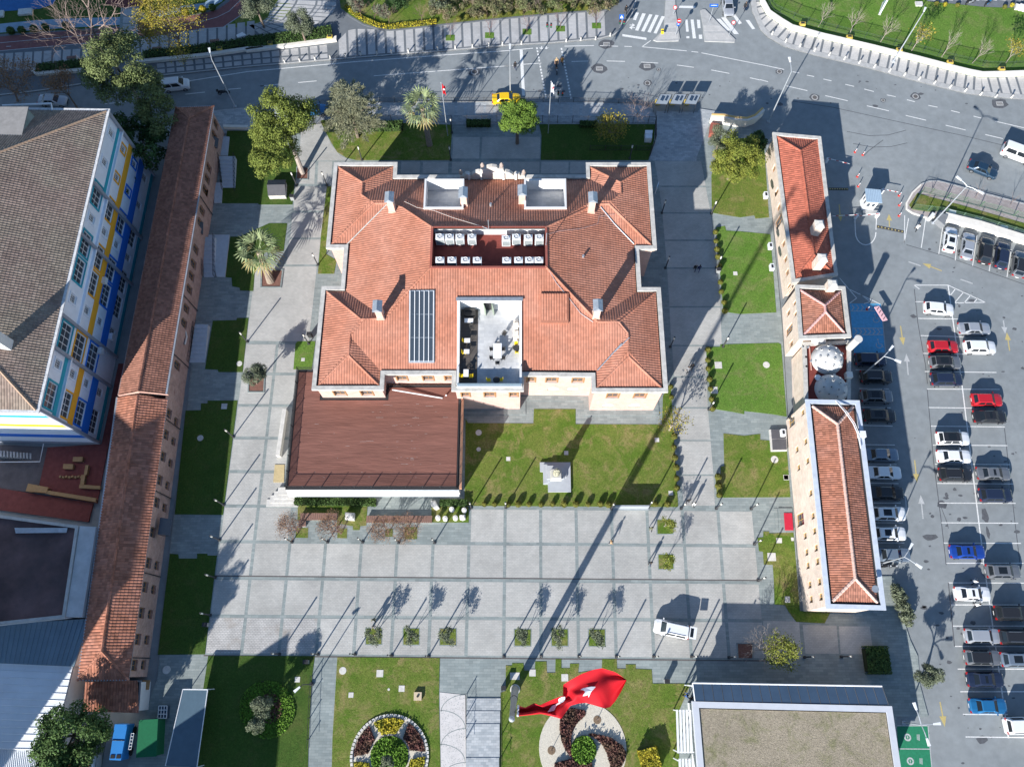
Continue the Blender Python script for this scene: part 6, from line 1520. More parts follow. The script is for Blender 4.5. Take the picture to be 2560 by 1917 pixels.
thin_tree('autumn_shrub','yellow and brown shrub inside the front fence',C,(890,1120),(880,1030),3.2,V_autumn,1800,.13,25,.7,3,.1,V_twig,.15,4,.35)
tree('yellow_green_tree','large yellow green tree beside the east wing entrance',crown_at(C,1930,1310,5.5),[(0,0,0,4.0,4.1,2.6,56,.9)],V_yg,18000,.13,None,.3,26,shell=.4)
tree('olive_tree','grey olive tree left of the large yellow green tree',crown_at(C,1790,1150,4.5),[(0,0,0,1.7,1.9,1.5,18,.7)],V_olive,5000,.1,None,.2,27)
tree('dark_shrub','dark shrub behind the curved white entrance wall',crown_at(C,2090,1180,3.0),[(0,0,0,1.6,2.6,1.2,14,.8)],V_dark,2200,.2,None,.15,28,'shrub')
tree('olive_tree','grey olive tree in the hedge planter by the open park corner',crown_at(B,425,190,4.5),[(0,0,0,2.3,2.1,1.7,24,.8)],V_olive,8000,.11,None,.22,29)
tree('olive_tree','dark olive tree on the dry verge at the top edge',crown_at(B,60,40,5.0),[(0,0,0,2.6,2.8,2.0,24,.9)],V_olive,8000,.11,None,.22,30)
tree('olive_tree','olive tree in the square pit on the west path',crown_at(J,50,250,3.4),[(0,0,0,1.5,1.7,1.2,20,.6)],V_olive,7000,.09,J(75,330),.15,31)
tree('olive_tree','olive tree in the round bed at the lower left lawn',crown_at(N,170,1185,3.2),[(0,.6,0,1.3,1.3,1.1,16,.55),(-.3,-1.5,-.2,1.2,1.0,.9,12,.5)],V_olive,7000,.09,None,.15,32)
tree('olive_tree','olive tree in the pit at the car park steps',crown_at(Q,1410,890,3.6),[(0,0,0,1.6,1.5,1.3,20,.6)],V_olive,7000,.09,Q(1370,900),.15,33)
thin_tree('yellow_tree','yellow leaved tree in the shaded court before the pavilion',Q,(90,680),(180,700),3.5,V_yg,2600,.10,34,.42,4,.13,V_palebark,.2,3,.3)
thin_tree('bare_tree','bare pale tree touching the yellow tree in the shaded court',Q,(60,700),(10,640),4.0,None,0,.1,35,.5,4,.12,V_palebark,.2,3)
thin_tree('half_bare_tree','thin half bare tree on the lawn edge beside the east path',K,(1765,715),(1815,620),4.0,V_autumn,500,.12,36,.6,3,.14,V_palebark,.4,3,.35)
for k,(bx,by,tx,ty) in enumerate(((415,1555,350,1490),(775,1570,680,1490),(1170,1560,1100,1530),(1375,1560,1310,1520))):
    thin_tree('bare_tree','bare reddish tree before the annex, %s from the left'%('first','second','third','fourth')[k],J,(bx,by),(tx,ty),3.3,V_brown,500,.06,40+k,.42,4,.09,V_redtwig,.2,4,.2,'bare trees before the annex')
for k,(f,x,y) in enumerate(((N,1108,572),(N,1415,575),(N,1722,577),(O,225,585),(O,525,583),(O,835,586))):
    thin_tree('young_olive','young olive in the square plaza bed, %s from the left'%nm[k],f,(x,y),(x+(N(0,0) -N(0,0)).x,y),2.5,V_olive,1100,.085,50+k,.36,3,.06,V_palebark,.3,2,.17,'young olives in the plaza beds')
for k,(f,x,y,tx,ty,lab) in enumerate(((K,1720,1510,1765,1485,'upper'),(P3,-215,1410,-150,1400,'lower'))):
    thin_tree('young_tree','young yellow green tree in the %s of two beds near the east path'%lab,f,(x,y),(tx,ty),2.6,V_yg,500,.09,60+k,.32,3,.06,V_palebark,.35,2,.18)
nel=[((480,230),(570,75),None),((740,290),(800,130),None),((995,355),(1090,200),None),((1250,430),(1352,270),V_autumn),((1500,480),(1615,310),None),((1755,530),(1880,390),None),((2030,530),(2140,380),V_autumn)]
for k,(a,c,m) in enumerate(nel):
    thin_tree('young_tree','%s young tree from the left on the fenced lawn, %s'%(nm[k],'yellow leaved' if m else 'bare'),D,a,c,4.6,m,420 if m else 0,.14,70+k,.36,3,.07,V_palebark,.4,3,.3,'young trees on the fenced lawn')
for k,(f,a,c) in enumerate(((B,(940,150),(915,40)),(B,(1170,205),(1160,90)),(B,(1050,160),(1045,90)),(B,(1440,190),(1435,70)),(C,(190,270),(190,160)),(C,(468,245),(468,130)),(C,(765,220),(765,100)),(B,(1675,320),(1675,180)),(B,(2000,300),(2000,170)))):
    thin_tree('sapling','slim bare sapling %s'%('on the park lawn, %s from the left'%nm[k] if k<4 else ('in a green square of the street pavement, %s from the right'%nm[{4:2,5:1,6:0,7:4,8:3}[k]])),f,a,c,4.2,None,0,.1,80+k,.4,3,.05,V_redtwig,.4,3,.3,'saplings along the north pavement')
    if k>=4:p=f(*a);q=sheet('planting_bed',[(p.x-.75,p.y-.6),(p.x+.75,p.y-.6),(p.x+.75,p.y+.6),(p.x-.75,p.y+.6)],.1,.16,M_grass_lush)
# palms
def palm(label,base,crown,h,n,R_,seed,tr=.32):
    rng=random.Random(seed);t=thing('palm_tree',label,'tree',(base.x,base.y,.12));c=Vector((crown.x,crown.y,h))
    mb=MB();mb.tube([(base.x,base.y,.05),Vector((base.x,base.y,0)).lerp(c,.5),c-Vector((0,0,.3))],[tr*1.25,tr,tr*.9],12);mb.build('trunk',mat('palm_trunk',(.27,.22,.17),.95,.3,5,.5,12),t)
    for k in range(n):
        a=k*2.399+rng.uniform(-.15,.15);el=lerp(1.2,-.7,(k/n) **.9);L_=R_*rng.uniform(.42,.55);pet=Vector((math.cos(a) *math.cos(el),math.sin(a) *math.cos(el),math.sin(el)));mb=MB()
        tip=c+pet*L_;side=pet.cross(Vector((0,0,1))).normalized();upv=side.cross(pet);mb.cr=.5;mb.tube([c,tip],[.035,.02],3,False);fr=R_*.62
        for j in range(8):
            an=lerp(-1.1,1.1,j/7);d=(pet*math.cos(an) +side*math.sin(an)).normalized();ln=fr*(.75+.25*math.cos(an)) *rng.uniform(.88,1.05);dr=-upv*.0-Vector((0,0,.22*ln));w=(side*math.cos(an) -pet*math.sin(an)) *.10
            p1=tip+d*ln*.6+upv*.03;p2=tip+d*ln+dr;tn_=rng.random()
            mb.face([tip-w*.3,p1-w,p1+w,tip+w*.3],tn_);mb.face([p1-w,p2,p1+w],tn_)
        mb.build('frond',V_palmdry if el<-.3 else V_palm,t)
    return t
palm('tall fan palm on the north lawn by the front fence',B(1505,1205),B(1440,885,6.4),6.4,27,3.2,1,.4)
palm('fan palm in a square pit on the west path',F(190,1075),F(85,815,5.2),5.2,25,3.4,2,.5)
# boxwood balls
def ballproto():
    t=thing('boxwood_ball','','shrub',(0,0,0),'clipped boxwood balls along the paths');rng=random.Random(2);mb=MB()
    for _ in range(420):
        th=rng.uniform(0,6.283);cz=rng.uniform(-.9,1);sr=math.sqrt(1-cz*cz);d=Vector((sr*math.cos(th),sr*math.sin(th),cz));p=Vector((0,0,.42)) +d*.40*rng.uniform(.8,1.08);nv=(d+Vector((rng.gauss(0,.4),rng.gauss(0,.4),rng.gauss(0,.4)))).normalized();a=nv.orthogonal().normalized();a.rotate(Matrix.Rotation(rng.uniform(0,6),3,nv));c=nv.cross(a);s=.085
        mb.face([p-a*s,p-c*s*.7,p+a*s,p+c*s*.7],rng.random())
    mb.build('foliage',V_box,t);mb=MB();mb.tube([(0,0,0),(0,0,.4)],.04,5);mb.build('stem',V_bark,t);return t
bp=ballproto();first=True
brows=[('along the plaza edge of the statue lawn',K,[(235,1325),(320,1325),(430,1328),(515,1325),(605,1325),(705,1328),(800,1325),(895,1325),(992,1325),(1095,1325),(1195,1325),(1262,1330),(1650,1325),(1752,1325)],'from the left'),
         ('along the east path edge of the statue lawn',K,[(1778,355),(1782,440),(1805,765),(1803,855),(1812,940),(1822,1022),(1825,1112),(1828,1192)],'from the top'),
         ('on the lawn edge below the northern east path',GG,[(2015,665),(2020,738),(2028,808),(2035,872),(2047,945),(2057,1078),(2063,1158),(2085,1245),(2092,1318)],'from the top'),
         ('on the lawn edge facing the annex shadow',K,[(2085,48),(2085,132),(2088,205),(2098,292),(2106,372),(2114,458),(2122,535)],'from the top'),
         ('on the last lawn before the red carpet',P3,[(525,232),(527,358),(540,482)],'from the top')]
ordn=['first','second','third','fourth','fifth','sixth','seventh','eighth','ninth','tenth','eleventh','twelfth','thirteenth','fourteenth','fifteenth','sixteenth','seventeenth','eighteenth','nineteenth','twentieth']
rng=random.Random(4)
for nme,f,pts,way in brows:
    for k,(x,y) in enumerate(pts):
        p=f(x,y,.45);t=bp if first else copy_tree(bp);first=False
        t.location=(p.x,p.y,.14);t.rotation_euler.z=rng.uniform(0,6);s=rng.uniform(.85,1.12);t.scale=(s,s,s);t['label'] ='%s boxwood ball %s %s'%(ordn[k],way,nme)
# hedges
def hedge(name,label,f,pts,w,h,m,n,seed,z0=.12,cat='hedge'):
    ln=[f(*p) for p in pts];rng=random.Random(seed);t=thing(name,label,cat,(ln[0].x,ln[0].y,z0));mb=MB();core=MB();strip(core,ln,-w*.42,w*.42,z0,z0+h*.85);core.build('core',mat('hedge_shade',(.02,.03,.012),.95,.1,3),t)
    tot=sum((b_-a).length for a,b_ in zip(ln[:-1],ln[1:]))
    for a,b_ in zip(ln[:-1],ln[1:]):
        d=b_-a;L_=d.length;d.normalize();s=Vector((-d.y,d.x,0))
        for _ in range(int(n*L_/tot)):
            q=rng.random();v=rng.uniform(-1,1);
            if q<.6:p=a+d*rng.uniform(0,L_) +s*v*w/2+Vector((0,0,z0+h+rng.gauss(0,.06)));nv=Vector((0,0,1))
            else:sg=1 if v>0 else -1;p=a+d*rng.uniform(0,L_) +s*sg*w/2+Vector((0,0,z0+rng.uniform(0,h)));nv=s*sg
            nv=(nv+Vector((rng.gauss(0,.5),rng.gauss(0,.5),rng.gauss(0,.5)))).normalized();u=nv.orthogonal().normalized();u.rotate(Matrix.Rotation(rng.uniform(0,6),3,nv));c=nv.cross(u);sz=.12*rng.uniform(.7,1.3)
            mb.face([p-u*sz,p-c*sz*.7,p+u*sz,p+c*sz*.7],rng.random())
    mb.build('foliage',m,t);return t
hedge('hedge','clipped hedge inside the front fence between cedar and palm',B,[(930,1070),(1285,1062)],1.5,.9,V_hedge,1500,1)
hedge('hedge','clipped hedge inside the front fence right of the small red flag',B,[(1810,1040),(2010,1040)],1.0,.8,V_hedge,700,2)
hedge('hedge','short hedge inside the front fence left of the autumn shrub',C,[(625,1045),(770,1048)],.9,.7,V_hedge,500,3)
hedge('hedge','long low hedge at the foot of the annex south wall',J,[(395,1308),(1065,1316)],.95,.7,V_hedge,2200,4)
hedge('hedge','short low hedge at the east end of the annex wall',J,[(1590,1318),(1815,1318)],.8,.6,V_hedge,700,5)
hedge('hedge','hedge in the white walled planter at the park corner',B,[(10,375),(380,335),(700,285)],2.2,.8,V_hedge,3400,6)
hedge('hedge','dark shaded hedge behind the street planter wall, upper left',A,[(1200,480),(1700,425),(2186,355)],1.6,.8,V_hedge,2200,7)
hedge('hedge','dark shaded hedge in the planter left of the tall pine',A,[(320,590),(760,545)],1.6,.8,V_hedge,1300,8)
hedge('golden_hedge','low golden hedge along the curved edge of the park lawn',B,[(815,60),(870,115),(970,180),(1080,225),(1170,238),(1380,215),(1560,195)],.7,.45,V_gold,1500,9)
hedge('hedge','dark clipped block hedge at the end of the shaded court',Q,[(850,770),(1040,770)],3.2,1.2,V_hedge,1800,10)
hedge('golden_shrub','golden conifer shrub left of the pavilion louvres',P1,[(1830,1010),(1900,1260)],2.2,1.2,V_gold,2000,12,cat='shrub')
for k,(x,y) in enumerate(((1135,195),(1165,250),(1185,310),(1205,370),(1215,415))):
    p=Q(x,y,.8);rg=random.Random(90+k);t=thing('juniper','%s juniper from the top in the planter beside the car park steps'%ordn[k],'shrub',(p.x,p.y,.2),'junipers in the car park planter');mb=MB();leaves(mb,blobcloud(rg,(p.x,p.y,.9),.8,.8,.6,12,.45),900,.14,rg);mb.build('crown',V_olive,t);mb=MB();mb.tube([(p.x,p.y,.1),(p.x,p.y,.9)],.06,5);mb.build('trunk',V_bark,t)
# shrub belt on the park's south edge (too dense to count) and round bushes before it
rg=random.Random(14);mb=MB();bl=[]
for k in range(90):
    x=rg.uniform(1500,3050);y=rg.uniform(-40,150-(x-1500) *.06) if x<2186 else rg.uniform(-40,95);p=B(x,y,1.);s=rg.uniform(.5,.95);bl.append((p.x,p.y,rg.uniform(.6,1.6),s,s,s))
leaves(mb,bl,15000,.15,rg);o=mb.build('shrub_belt',leafmat('mixed_shrub',(.12,.15,.06),(.19,.15,.09),.5));o['kind'] ='stuff'
mb=MB();rg=random.Random(15)
for k in range(120):
    x=rg.uniform(1520,3040);y=rg.uniform(-30,130-(x-1500) *.05);p=B(x,y);branches(mb,Vector((p.x,p.y,.1)),Vector((rg.gauss(0,.1),rg.gauss(0,.1),1)).normalized(),.9,.03,2,rg,.4,3,None,3)
o=mb.build('shrub_stems',V_twig);o['kind'] ='stuff'
bsh=[(B,1745,165),(B,1815,150),(B,1890,145),(B,1965,140),(B,2030,130),(B,2090,125),(B,2165,120),(C,50,120),(C,145,110),(C,245,105),(C,375,95),(C,505,85),(C,625,75),(C,690,72),(C,760,65),(C,840,52)]
for k,(f,x,y) in enumerate(bsh):
    p=f(x,y,.4);t=copy_tree(bp,(p.x,p.y,.16),rng.uniform(0,6));s=rng.uniform(.8,1.2);t.scale=(s,s,s);t['label'] ='%s low round bush from the left before the shrub belt of the park'%(ordn[k]);t['group'] ='round bushes before the shrub belt'
for k,(f,x,y,m) in enumerate(((A,95,265,V_hedge),(A,185,258,V_hedge),(A,285,248,V_hedge),(A,380,235,V_hedge),(A,550,220,V_hedge),(A,1235,145,V_hedge),(A,1595,100,V_hedge),(A,1680,85,V_gold),(A,1760,70,V_hedge),(A,1540,110,V_gold))):
    p=f(x,y,.5);t=copy_tree(bp,(p.x,p.y,.14),rng.uniform(0,6),mats={'boxwood_leaves':m});s=rng.uniform(1.3,1.7);t.scale=(s,s,s);t['label'] ='%s round bush from the left beside the pale blue park path'%ordn[[0,1,2,3,4,5,7,8,9,6][k]];t['group'] ='round bushes beside the blue path'
for k,(f,a,c,m,h,lab) in enumerate(((B,(890,60),(885,20),V_olive,2.6,'grey olive bush at the left of the park lawn'),(B,(1110,130),(1105,80),V_olive,3.0,'grey olive bush in the middle of the park lawn'),(B,(1270,60),(1265,20),V_dark,4.0,'dark evergreen at the top of the park lawn'),(B,(1590,60),(1580,10),V_olive,3.,'grey green bush at the left end of the shrub belt'))):
    tree('lawn_bush',lab,crown_at(f,c[0],c[1],h*.6),[(0,0,0,1.5,1.4,1.0,12,.6)],m,1800,.15,f(*a),.1,110+k,'shrub')
thin_tree('bare_tree','bare tree standing at the front fence beside the autumn shrub',C,(1100,960),(1120,900),4.0,None,0,.1,120,.5,4,.08,V_twig,.25,3)
for k,(a,c) in enumerate((((1400,1640),(1420,1590)),((1780,1640),(1850,1530)),((2070,1700),(2130,1600)))):
    thin_tree('bare_tree','%s slim bare tree on the brick island by the car park'%ordn[k],D,a,c,3.2,None,0,.1,125+k,.35,3,.04,V_twig,.35,2,.3,'bare trees on the brick island')
# ---- ornamental round beds in the south lawns
def disc(f,cx,cy,rx,z0,z1,m,name,parent=None,n=36):
    c=f(cx,cy);r=(f(cx+rx,cy) -c).length;b=MB();b.lathe((c.x,c.y,z0),[(r,0),(r,z1-z0)],n);return b.build(name,m,parent),c,r
def patch(parent,pts,m,n,seed,h=.35,name='planting',size=.11):
    rg=random.Random(seed);pl_=[(v.x,v.y) for v in pts];xs=[p[0] for p in pl_];ys_=[p[1] for p in pl_];b=MB();b.prism(pl_,.1,.2);core=b.build(name,mat('planting_soil',(.06,.05,.03),.95,.2,3),parent);mb=MB();k=0
    def inside(x,y):
        r=False
        for i in range(len(pl_)):
            x0,y0=pl_[i];x1,y1=pl_[i-1]
            if (y0>y) !=(y1>y) and x<(x1-x0) *(y-y0) /(y1-y0) +x0:r=not r
        return r
    while k<n:
        x,y=rg.uniform(min(xs),max(xs)),rg.uniform(min(ys_),max(ys_));k+=1
        if not inside(x,y):continue
        p=Vector((x,y,.18+abs(rg.gauss(0,h*.5))));nv=Vector((rg.gauss(0,.6),rg.gauss(0,.6),1)).normalized();u=nv.orthogonal().normalized();u.rotate(Matrix.Rotation(rg.uniform(0,6),3,nv));c=nv.cross(u);s=size*rg.uniform(.6,1.4)
        mb.face([p-u*s,p-c*s*.7,p+u*s,p+c*s*.7],rg.random())
    mb.build('foliage',m,core);return core
wb_=thing('wheel_flower_bed','round flower bed with spokes of gravel and coloured shrubs','flower bed',N(1240,1560));c=N(1240,1565);r=(N(1555,1565) -c).length
M_grav=mat('cream_gravel',(.62,.57,.47),.95,.25,12.,.6,40)
b=MB();b.lathe((c.x,c.y,.1),[(r,0),(r,.1)],40);b.build('gravel',M_grav,wb_)
b=MB();rg=random.Random(31)
for k in range(64):a=2*math.pi*k/64;b.box((c.x+r*math.cos(a),c.y+r*math.sin(a),.2),(.3,.34,.22+rg.uniform(0,.1)),a)
b.build('edging_stones',M_stone,wb_,kind='stuff')
for k,m in enumerate((V_purple,V_gold,V_purple,V_gold,V_purple,V_gold)):
    a0=math.radians(8+k*60);pts=[c+Vector((math.cos(t),math.sin(t),0)) *rr for t,rr in [(a0+math.radians(52) *q/6,r*.93) for q in range(7)] +[(a0+math.radians(8+36*(6-q) /6),r*.56) for q in range(7)]]
    patch(wb_,pts,m,2600,40+k,.4,size=.12)
pts=[c+Vector((math.cos(2*math.pi*q/20),math.sin(2*math.pi*q/20),0)) *r*.5 for q in range(20)];patch(wb_,pts,V_gr,4200,50,.3)
tree('olive_bush','small grey bush in the centre of the wheel flower bed',Vector((c.x,c.y-.6,1.6)),[(0,0,0,.7,.7,.6,8,.4)],V_olive,900,.11,None,.06,51,'shrub')
yb=thing('swirl_flower_bed','round cream gravel bed with swirling dark red shrubs below the large flag','flower bed',P1(1140,1020));c=P1(1135,1015);r=(P1(1618,1015) -c).length
b=MB();b.lathe((c.x,c.y,.1),[(r,0),(r,.1)],44);b.build('gravel',M_grav,yb)
for pts,s in (([(890,680),(960,600),(1000,570),(1160,600),(1160,650),(1080,720),(1030,790),(1005,880),(1000,960),(1010,1050),(1020,1120),(950,1040),(905,930),(880,800)],61),([(1195,860),(1240,850),(1330,870),(1450,900),(1560,980),(1612,1060),(1590,1150),(1530,1260),(1450,1330),(1440,1200),(1400,1060),(1350,970),(1280,900)],62),([(1010,1130),(1100,1190),(1230,1170),(1240,1260),(1000,1330),(820,1250),(830,1180)],63)):
    patch(yb,poly(P1,pts),V_purple,7000,s,.45,size=.13)
pts=[P1(1145+138*math.cos(2*math.pi*q/22),1032+158*math.sin(2*math.pi*q/22)) for q in range(22)];patch(yb,pts,V_gr,4200,64,.55)
for k,(x,y) in enumerate(((1295,700),(790,1037))):
    p=P1(x,y);thin_tree('young_tree','thin bare sapling in a soil disc of the swirl bed, %s one'%('upper' if k==0 else 'lower'),P1,(x,y),(x+12,y+2),2.6,None,0,.1,130+k,.3,2,.04,V_twig,.5,2)
    b=MB();b.lathe((p.x,p.y,.15),[(.48,0),(.48,.08)],16);b.build('soil_disc',mat('brown_mulch',(.20,.14,.09),.95,.2,6),yb)
rb=thing('ring_bed','dark green round bed around the olive in the lower left lawn','flower bed',N(230,1185));pts=[N(230+228*math.cos(2*math.pi*q/30),1178+240*math.sin(2*math.pi*q/30)) for q in range(30)];patch(rb,pts,V_gr,9000,66,.22)
patch(rb,[N(255+100*math.cos(2*math.pi*q/16),1165+125*math.sin(2*math.pi*q/16)) for q in range(16)],V_purple,1800,67,.3)
# ================================================================ VEHICLES
C_glass=mat('car_glass',(.012,.016,.02),.06,0,spec=.7,space='object');C_tyre=mat('tyre_rubber',(.02,.02,.02),.85,.1,8,space='object');C_rim=mat('alloy_rim',(.45,.46,.48),.3,0,metal=.8,space='object');C_trim=mat('black_trim',(.02,.02,.022),.5,0,space='object')
C_head=mat('headlight_lens',(.65,.68,.70),.15,0,space='object');C_tail=mat('tail_light_lens',(.38,.012,.012),.25,0,space='object');C_plate=mat('number_plate',(.75,.75,.75),.5,0,space='object')
def paint(name,c,metal=.0,coat=1.0,rough=.35):return mat('paint_'+name,c,rough,.03,1.5,space='object',metal=metal,coat=coat,spec=.5)
PAINT={'white':paint('white',(.78,.79,.80)),'silver':paint('silver',(.46,.48,.51),.4),'grey':paint('grey',(.20,.21,.225),.4),'black':paint('black',(.018,.018,.02)),'navy':paint('navy',(.018,.028,.06),.2),'red':paint('red',(.48,.012,.02)),'blue':paint('blue',(.012,.06,.34),.2),'sky':paint('sky',(.02,.17,.38),.3),'yellow':paint('yellow',(.80,.50,.005),0,.6),'bluegrey':paint('bluegrey',(.20,.25,.31),.4),'darkblue':paint('darkblue',(.015,.045,.085),.3)}
SHAPES={  # length, width, height, hood x-start of windscreen, roof front, roof rear, rear glass base, hood z, boot z
    'hatch':(4.25,1.80,1.47,.27,.42,.86,.965,.98,1.02),'sedan':(4.6,1.82,1.44,.27,.41,.72,.86,.95,1.02),'suv':(4.45,1.86,1.65,.25,.39,.87,.965,1.08,1.12),'van':(4.4,1.84,1.84,.18,.33,.95,.985,1.10,1.2),'bigvan':(5.1,1.98,2.1,.14,.28,.97,.99,1.2,1.3)}
def loft(mb,secs):
    """secs: list of rings with equal point counts"""
    n=len(secs[0]);b=len(mb.v)
    for s in secs:mb.v.extend([tuple(p) for p in s])
    for i in range(len(secs) -1):
        for j in range(n):
            j2=(j+1) %n;mb.f.append((b+i*n+j,b+i*n+j2,b+(i+1) *n+j2,b+(i+1) *n+j));mb.m.append(mb.cm);mb.r.append(.5)
    mb.f.append(tuple(b+j for j in range(n-1,-1,-1)));mb.m.append(mb.cm);mb.r.append(.5)
    mb.f.append(tuple(b+(len(secs) -1) *n+j for j in range(n)));mb.m.append(mb.cm);mb.r.append(.5)
def make_car(shape,key,roof=None,sunroof=False,rails=False):
    """built with the nose towards +x, centred on the origin"""
    L_,W,Hh,xw,xr,xe,xb,zh,zb=SHAPES[shape];body=PAINT[key];hw=W/2
    X=lambda t:L_/2-t*L_
    t=thing('parked_car','','car',(0,0,0))
    def sec(tt,w,zt,zl=.24,crown=.03):x=X(tt);return [(x,-w*.92,zl),(x,-w,zl+.22),(x,-w,zt-.20),(x,-w*.90,zt-.03),(x,-w*.45,zt+crown),(x,w*.45,zt+crown),(x,w*.90,zt-.03),(x,w,zt-.20),(x,w,zl+.22),(x,w*.92,zl)]
    mb=MB();zm=(zh+zb) /2
    loft(mb,[sec(0.0,hw*.62,zh-.34,.34,0),sec(.012,hw*.80,zh-.25,.28),sec(.05,hw*.93,zh-.16),sec(.13,hw*.985,zh-.08),sec(xw,hw,zh),sec((xw+xe) /2,hw,zm),sec(xb-.05,hw*.985,zb),sec(.965,hw*.95,zb-.05,.28),sec(.99,hw*.84,zb-.14,.32),sec(1.0,hw*.74,zb-.3,.4)])
    mb.build('body',body,t,smooth=False)
    # cabin
    rm=PAINT[roof] if roof else body;z0,z1=zm-.06,Hh;wb,wr=hw*.93,hw*.72
    bot=[(X(xw-.005),wb*.86),(X(xw+.06),wb),(X(xb-.06),wb),(X(xb),wb*.88)];top=[(X(xr),wr*.90),(X(xr+.05),wr),(X(xe-.05),wr),(X(xe),wr*.93)]
    mb=MB();rb=[(x,-w,z0) for x,w in bot] +[(x,w,z0) for x,w in reversed(bot)];rt=[(x,-w,z1-.05) for x,w in top] +[(x,w,z1-.05) for x,w in reversed(top)]
    for i in range(8):j=(i+1) %8;mb.face([rb[j],rb[i],rt[i],rt[j]][::-1])
    cab=mb.build('cabin',body,t)
    mb=MB();c1=[(x*.97,y*.88,z1) for x,y,z in rt];mb.face(c1[::-1])
    for i in range(8):j=(i+1) %8;mb.face([rt[j],rt[i],c1[i],c1[j]][::-1])
    rf=mb.build('roof',rm,t)
    # glass, proud of the cabin by a few millimetres
    def pane(name,a,b_,c,d,m1=.06,m2=.1,off=.012,mm=C_glass):
        a,b_,c,d=map(Vector,(a,b_,c,d));ctr=(a+b_+c+d) /4;n_=(b_-a).cross(d-a).normalized()
        if n_.dot(Vector((ctr.x,ctr.y,0))) <0:n_=-n_
        def P_(u,v):return (a.lerp(b_,u)).lerp(d.lerp(c,u),v) +n_*off
        mb=MB();mb.face([P_(m1,m2),P_(1-m1,m2),P_(1-m1,1-m2*.6),P_(m1,1-m2*.6)]);return mb.build(name,mm,cab)
    pane('windscreen',rb[0],rb[7],rt[7],rt[0],.04,.10);pane('rear_window',rb[4],rb[3],rt[3],rt[4],.08,.16)
    for s in (0,1):
        i0,i1=(0,3) if s==0 else (7,4)
        a,c,d,e=rb[i0+(1 if s==0 else -1)],rb[i1-(1 if s==0 else -1)],rt[i1-(1 if s==0 else -1)],rt[i0+(1 if s==0 else -1)]
        a,c,d,e=map(Vector,(a,c,d,e));mid0,mid1=a.lerp(c,.52),e.lerp(d,.5)
        pane('side_window',a,mid0,mid1,e,.05,.12);pane('side_window',mid0,c,d,mid1,.05,.12)
    if sunroof:x0,x1=X(xr+.1),X(xe-.14);mb=MB();mb.box(((x0+x1) /2,0,z1+.004),(abs(x1-x0),wr*1.25,.012));mb.build('sunroof',C_glass,rf)
    if rails:
        for s in (-1,1):mb=MB();mb.tube([(X(xr+.07),s*wr*.86,z1+.03),(X(xe-.06),s*wr*.86,z1+.03)],.025,5);mb.build('roof_rail',C_rim,rf)
    for s in (-1,1):
        mb=MB();x=X(.035);mb.hexa([(x-.22,s*hw*.86,zh-.36),(x+.08,s*hw*.62,zh-.36),(x+.05,s*hw*.58,zh-.36),(x-.25,s*hw*.80,zh-.36)],[(x-.30,s*hw*.93,zh-.155),(x+.07,s*hw*.66,zh-.215),(x+.02,s*hw*.56,zh-.20),(x-.32,s*hw*.78,zh-.12)]);mb.build('headlight',C_head,t)
        mb=MB();x=X(.985);mb.box((x+.03,s*hw*.78,zb-.22),(.2,hw*.3,.2));mb.build('tail_light',C_tail,t)
        mb=MB();mb.box((X(xw+.05),s*(hw+.08),zm+.02),(.14,.2,.13));mb.build('mirror',body,t)
        for xx in (.185,.80):
            wx=X(xx);mb=MB();mb.tube([(wx,s*(hw-.2),.32),(wx,s*(hw+.015),.32)],.33,14);wo_=mb.build('wheel',C_tyre,t);mb=MB();mb.tube([(wx,s*(hw+.0),.32),(wx,s*(hw+.025),.32)],.21,10);mb.build('rim',C_rim,wo_)
    mb=MB();mb.box((X(.004),0,.45),(.06,W*.5,.16));mb.build('grille',C_trim,t)
    mb=MB();mb.box((X(.996),0,.62),(.05,.5,.12));mb.build('number_plate',C_plate,t)
    return t
CACHE={}
def put_car(f,x,y,head,shape,key,label,roof=None,sunroof=False,rails=False,name='parked_car',group='cars in the car park',z=0.0):
    """head: image-plane heading point (x2,y2) the nose points to"""
    k=(shape,key,roof,sunroof,rails)
    if k not in CACHE:t=CACHE[k] =make_car(*k)
    else:t=copy_tree(CACHE[k])
    p=f(x,y,.75);q=f(head[0],head[1],.75);t.location=(p.x,p.y,z);t.rotation_euler=(0,0,math.atan2(q.y-p.y,q.x-p.x));t.name=name;tag(t,label,'car',group);return t
def row(lst):
    for a in lst:put_car(*a[:7],**(a[7] if len(a) >7 else {}))
def R_(x,y,k=.01):return (x+100,y+100*k)
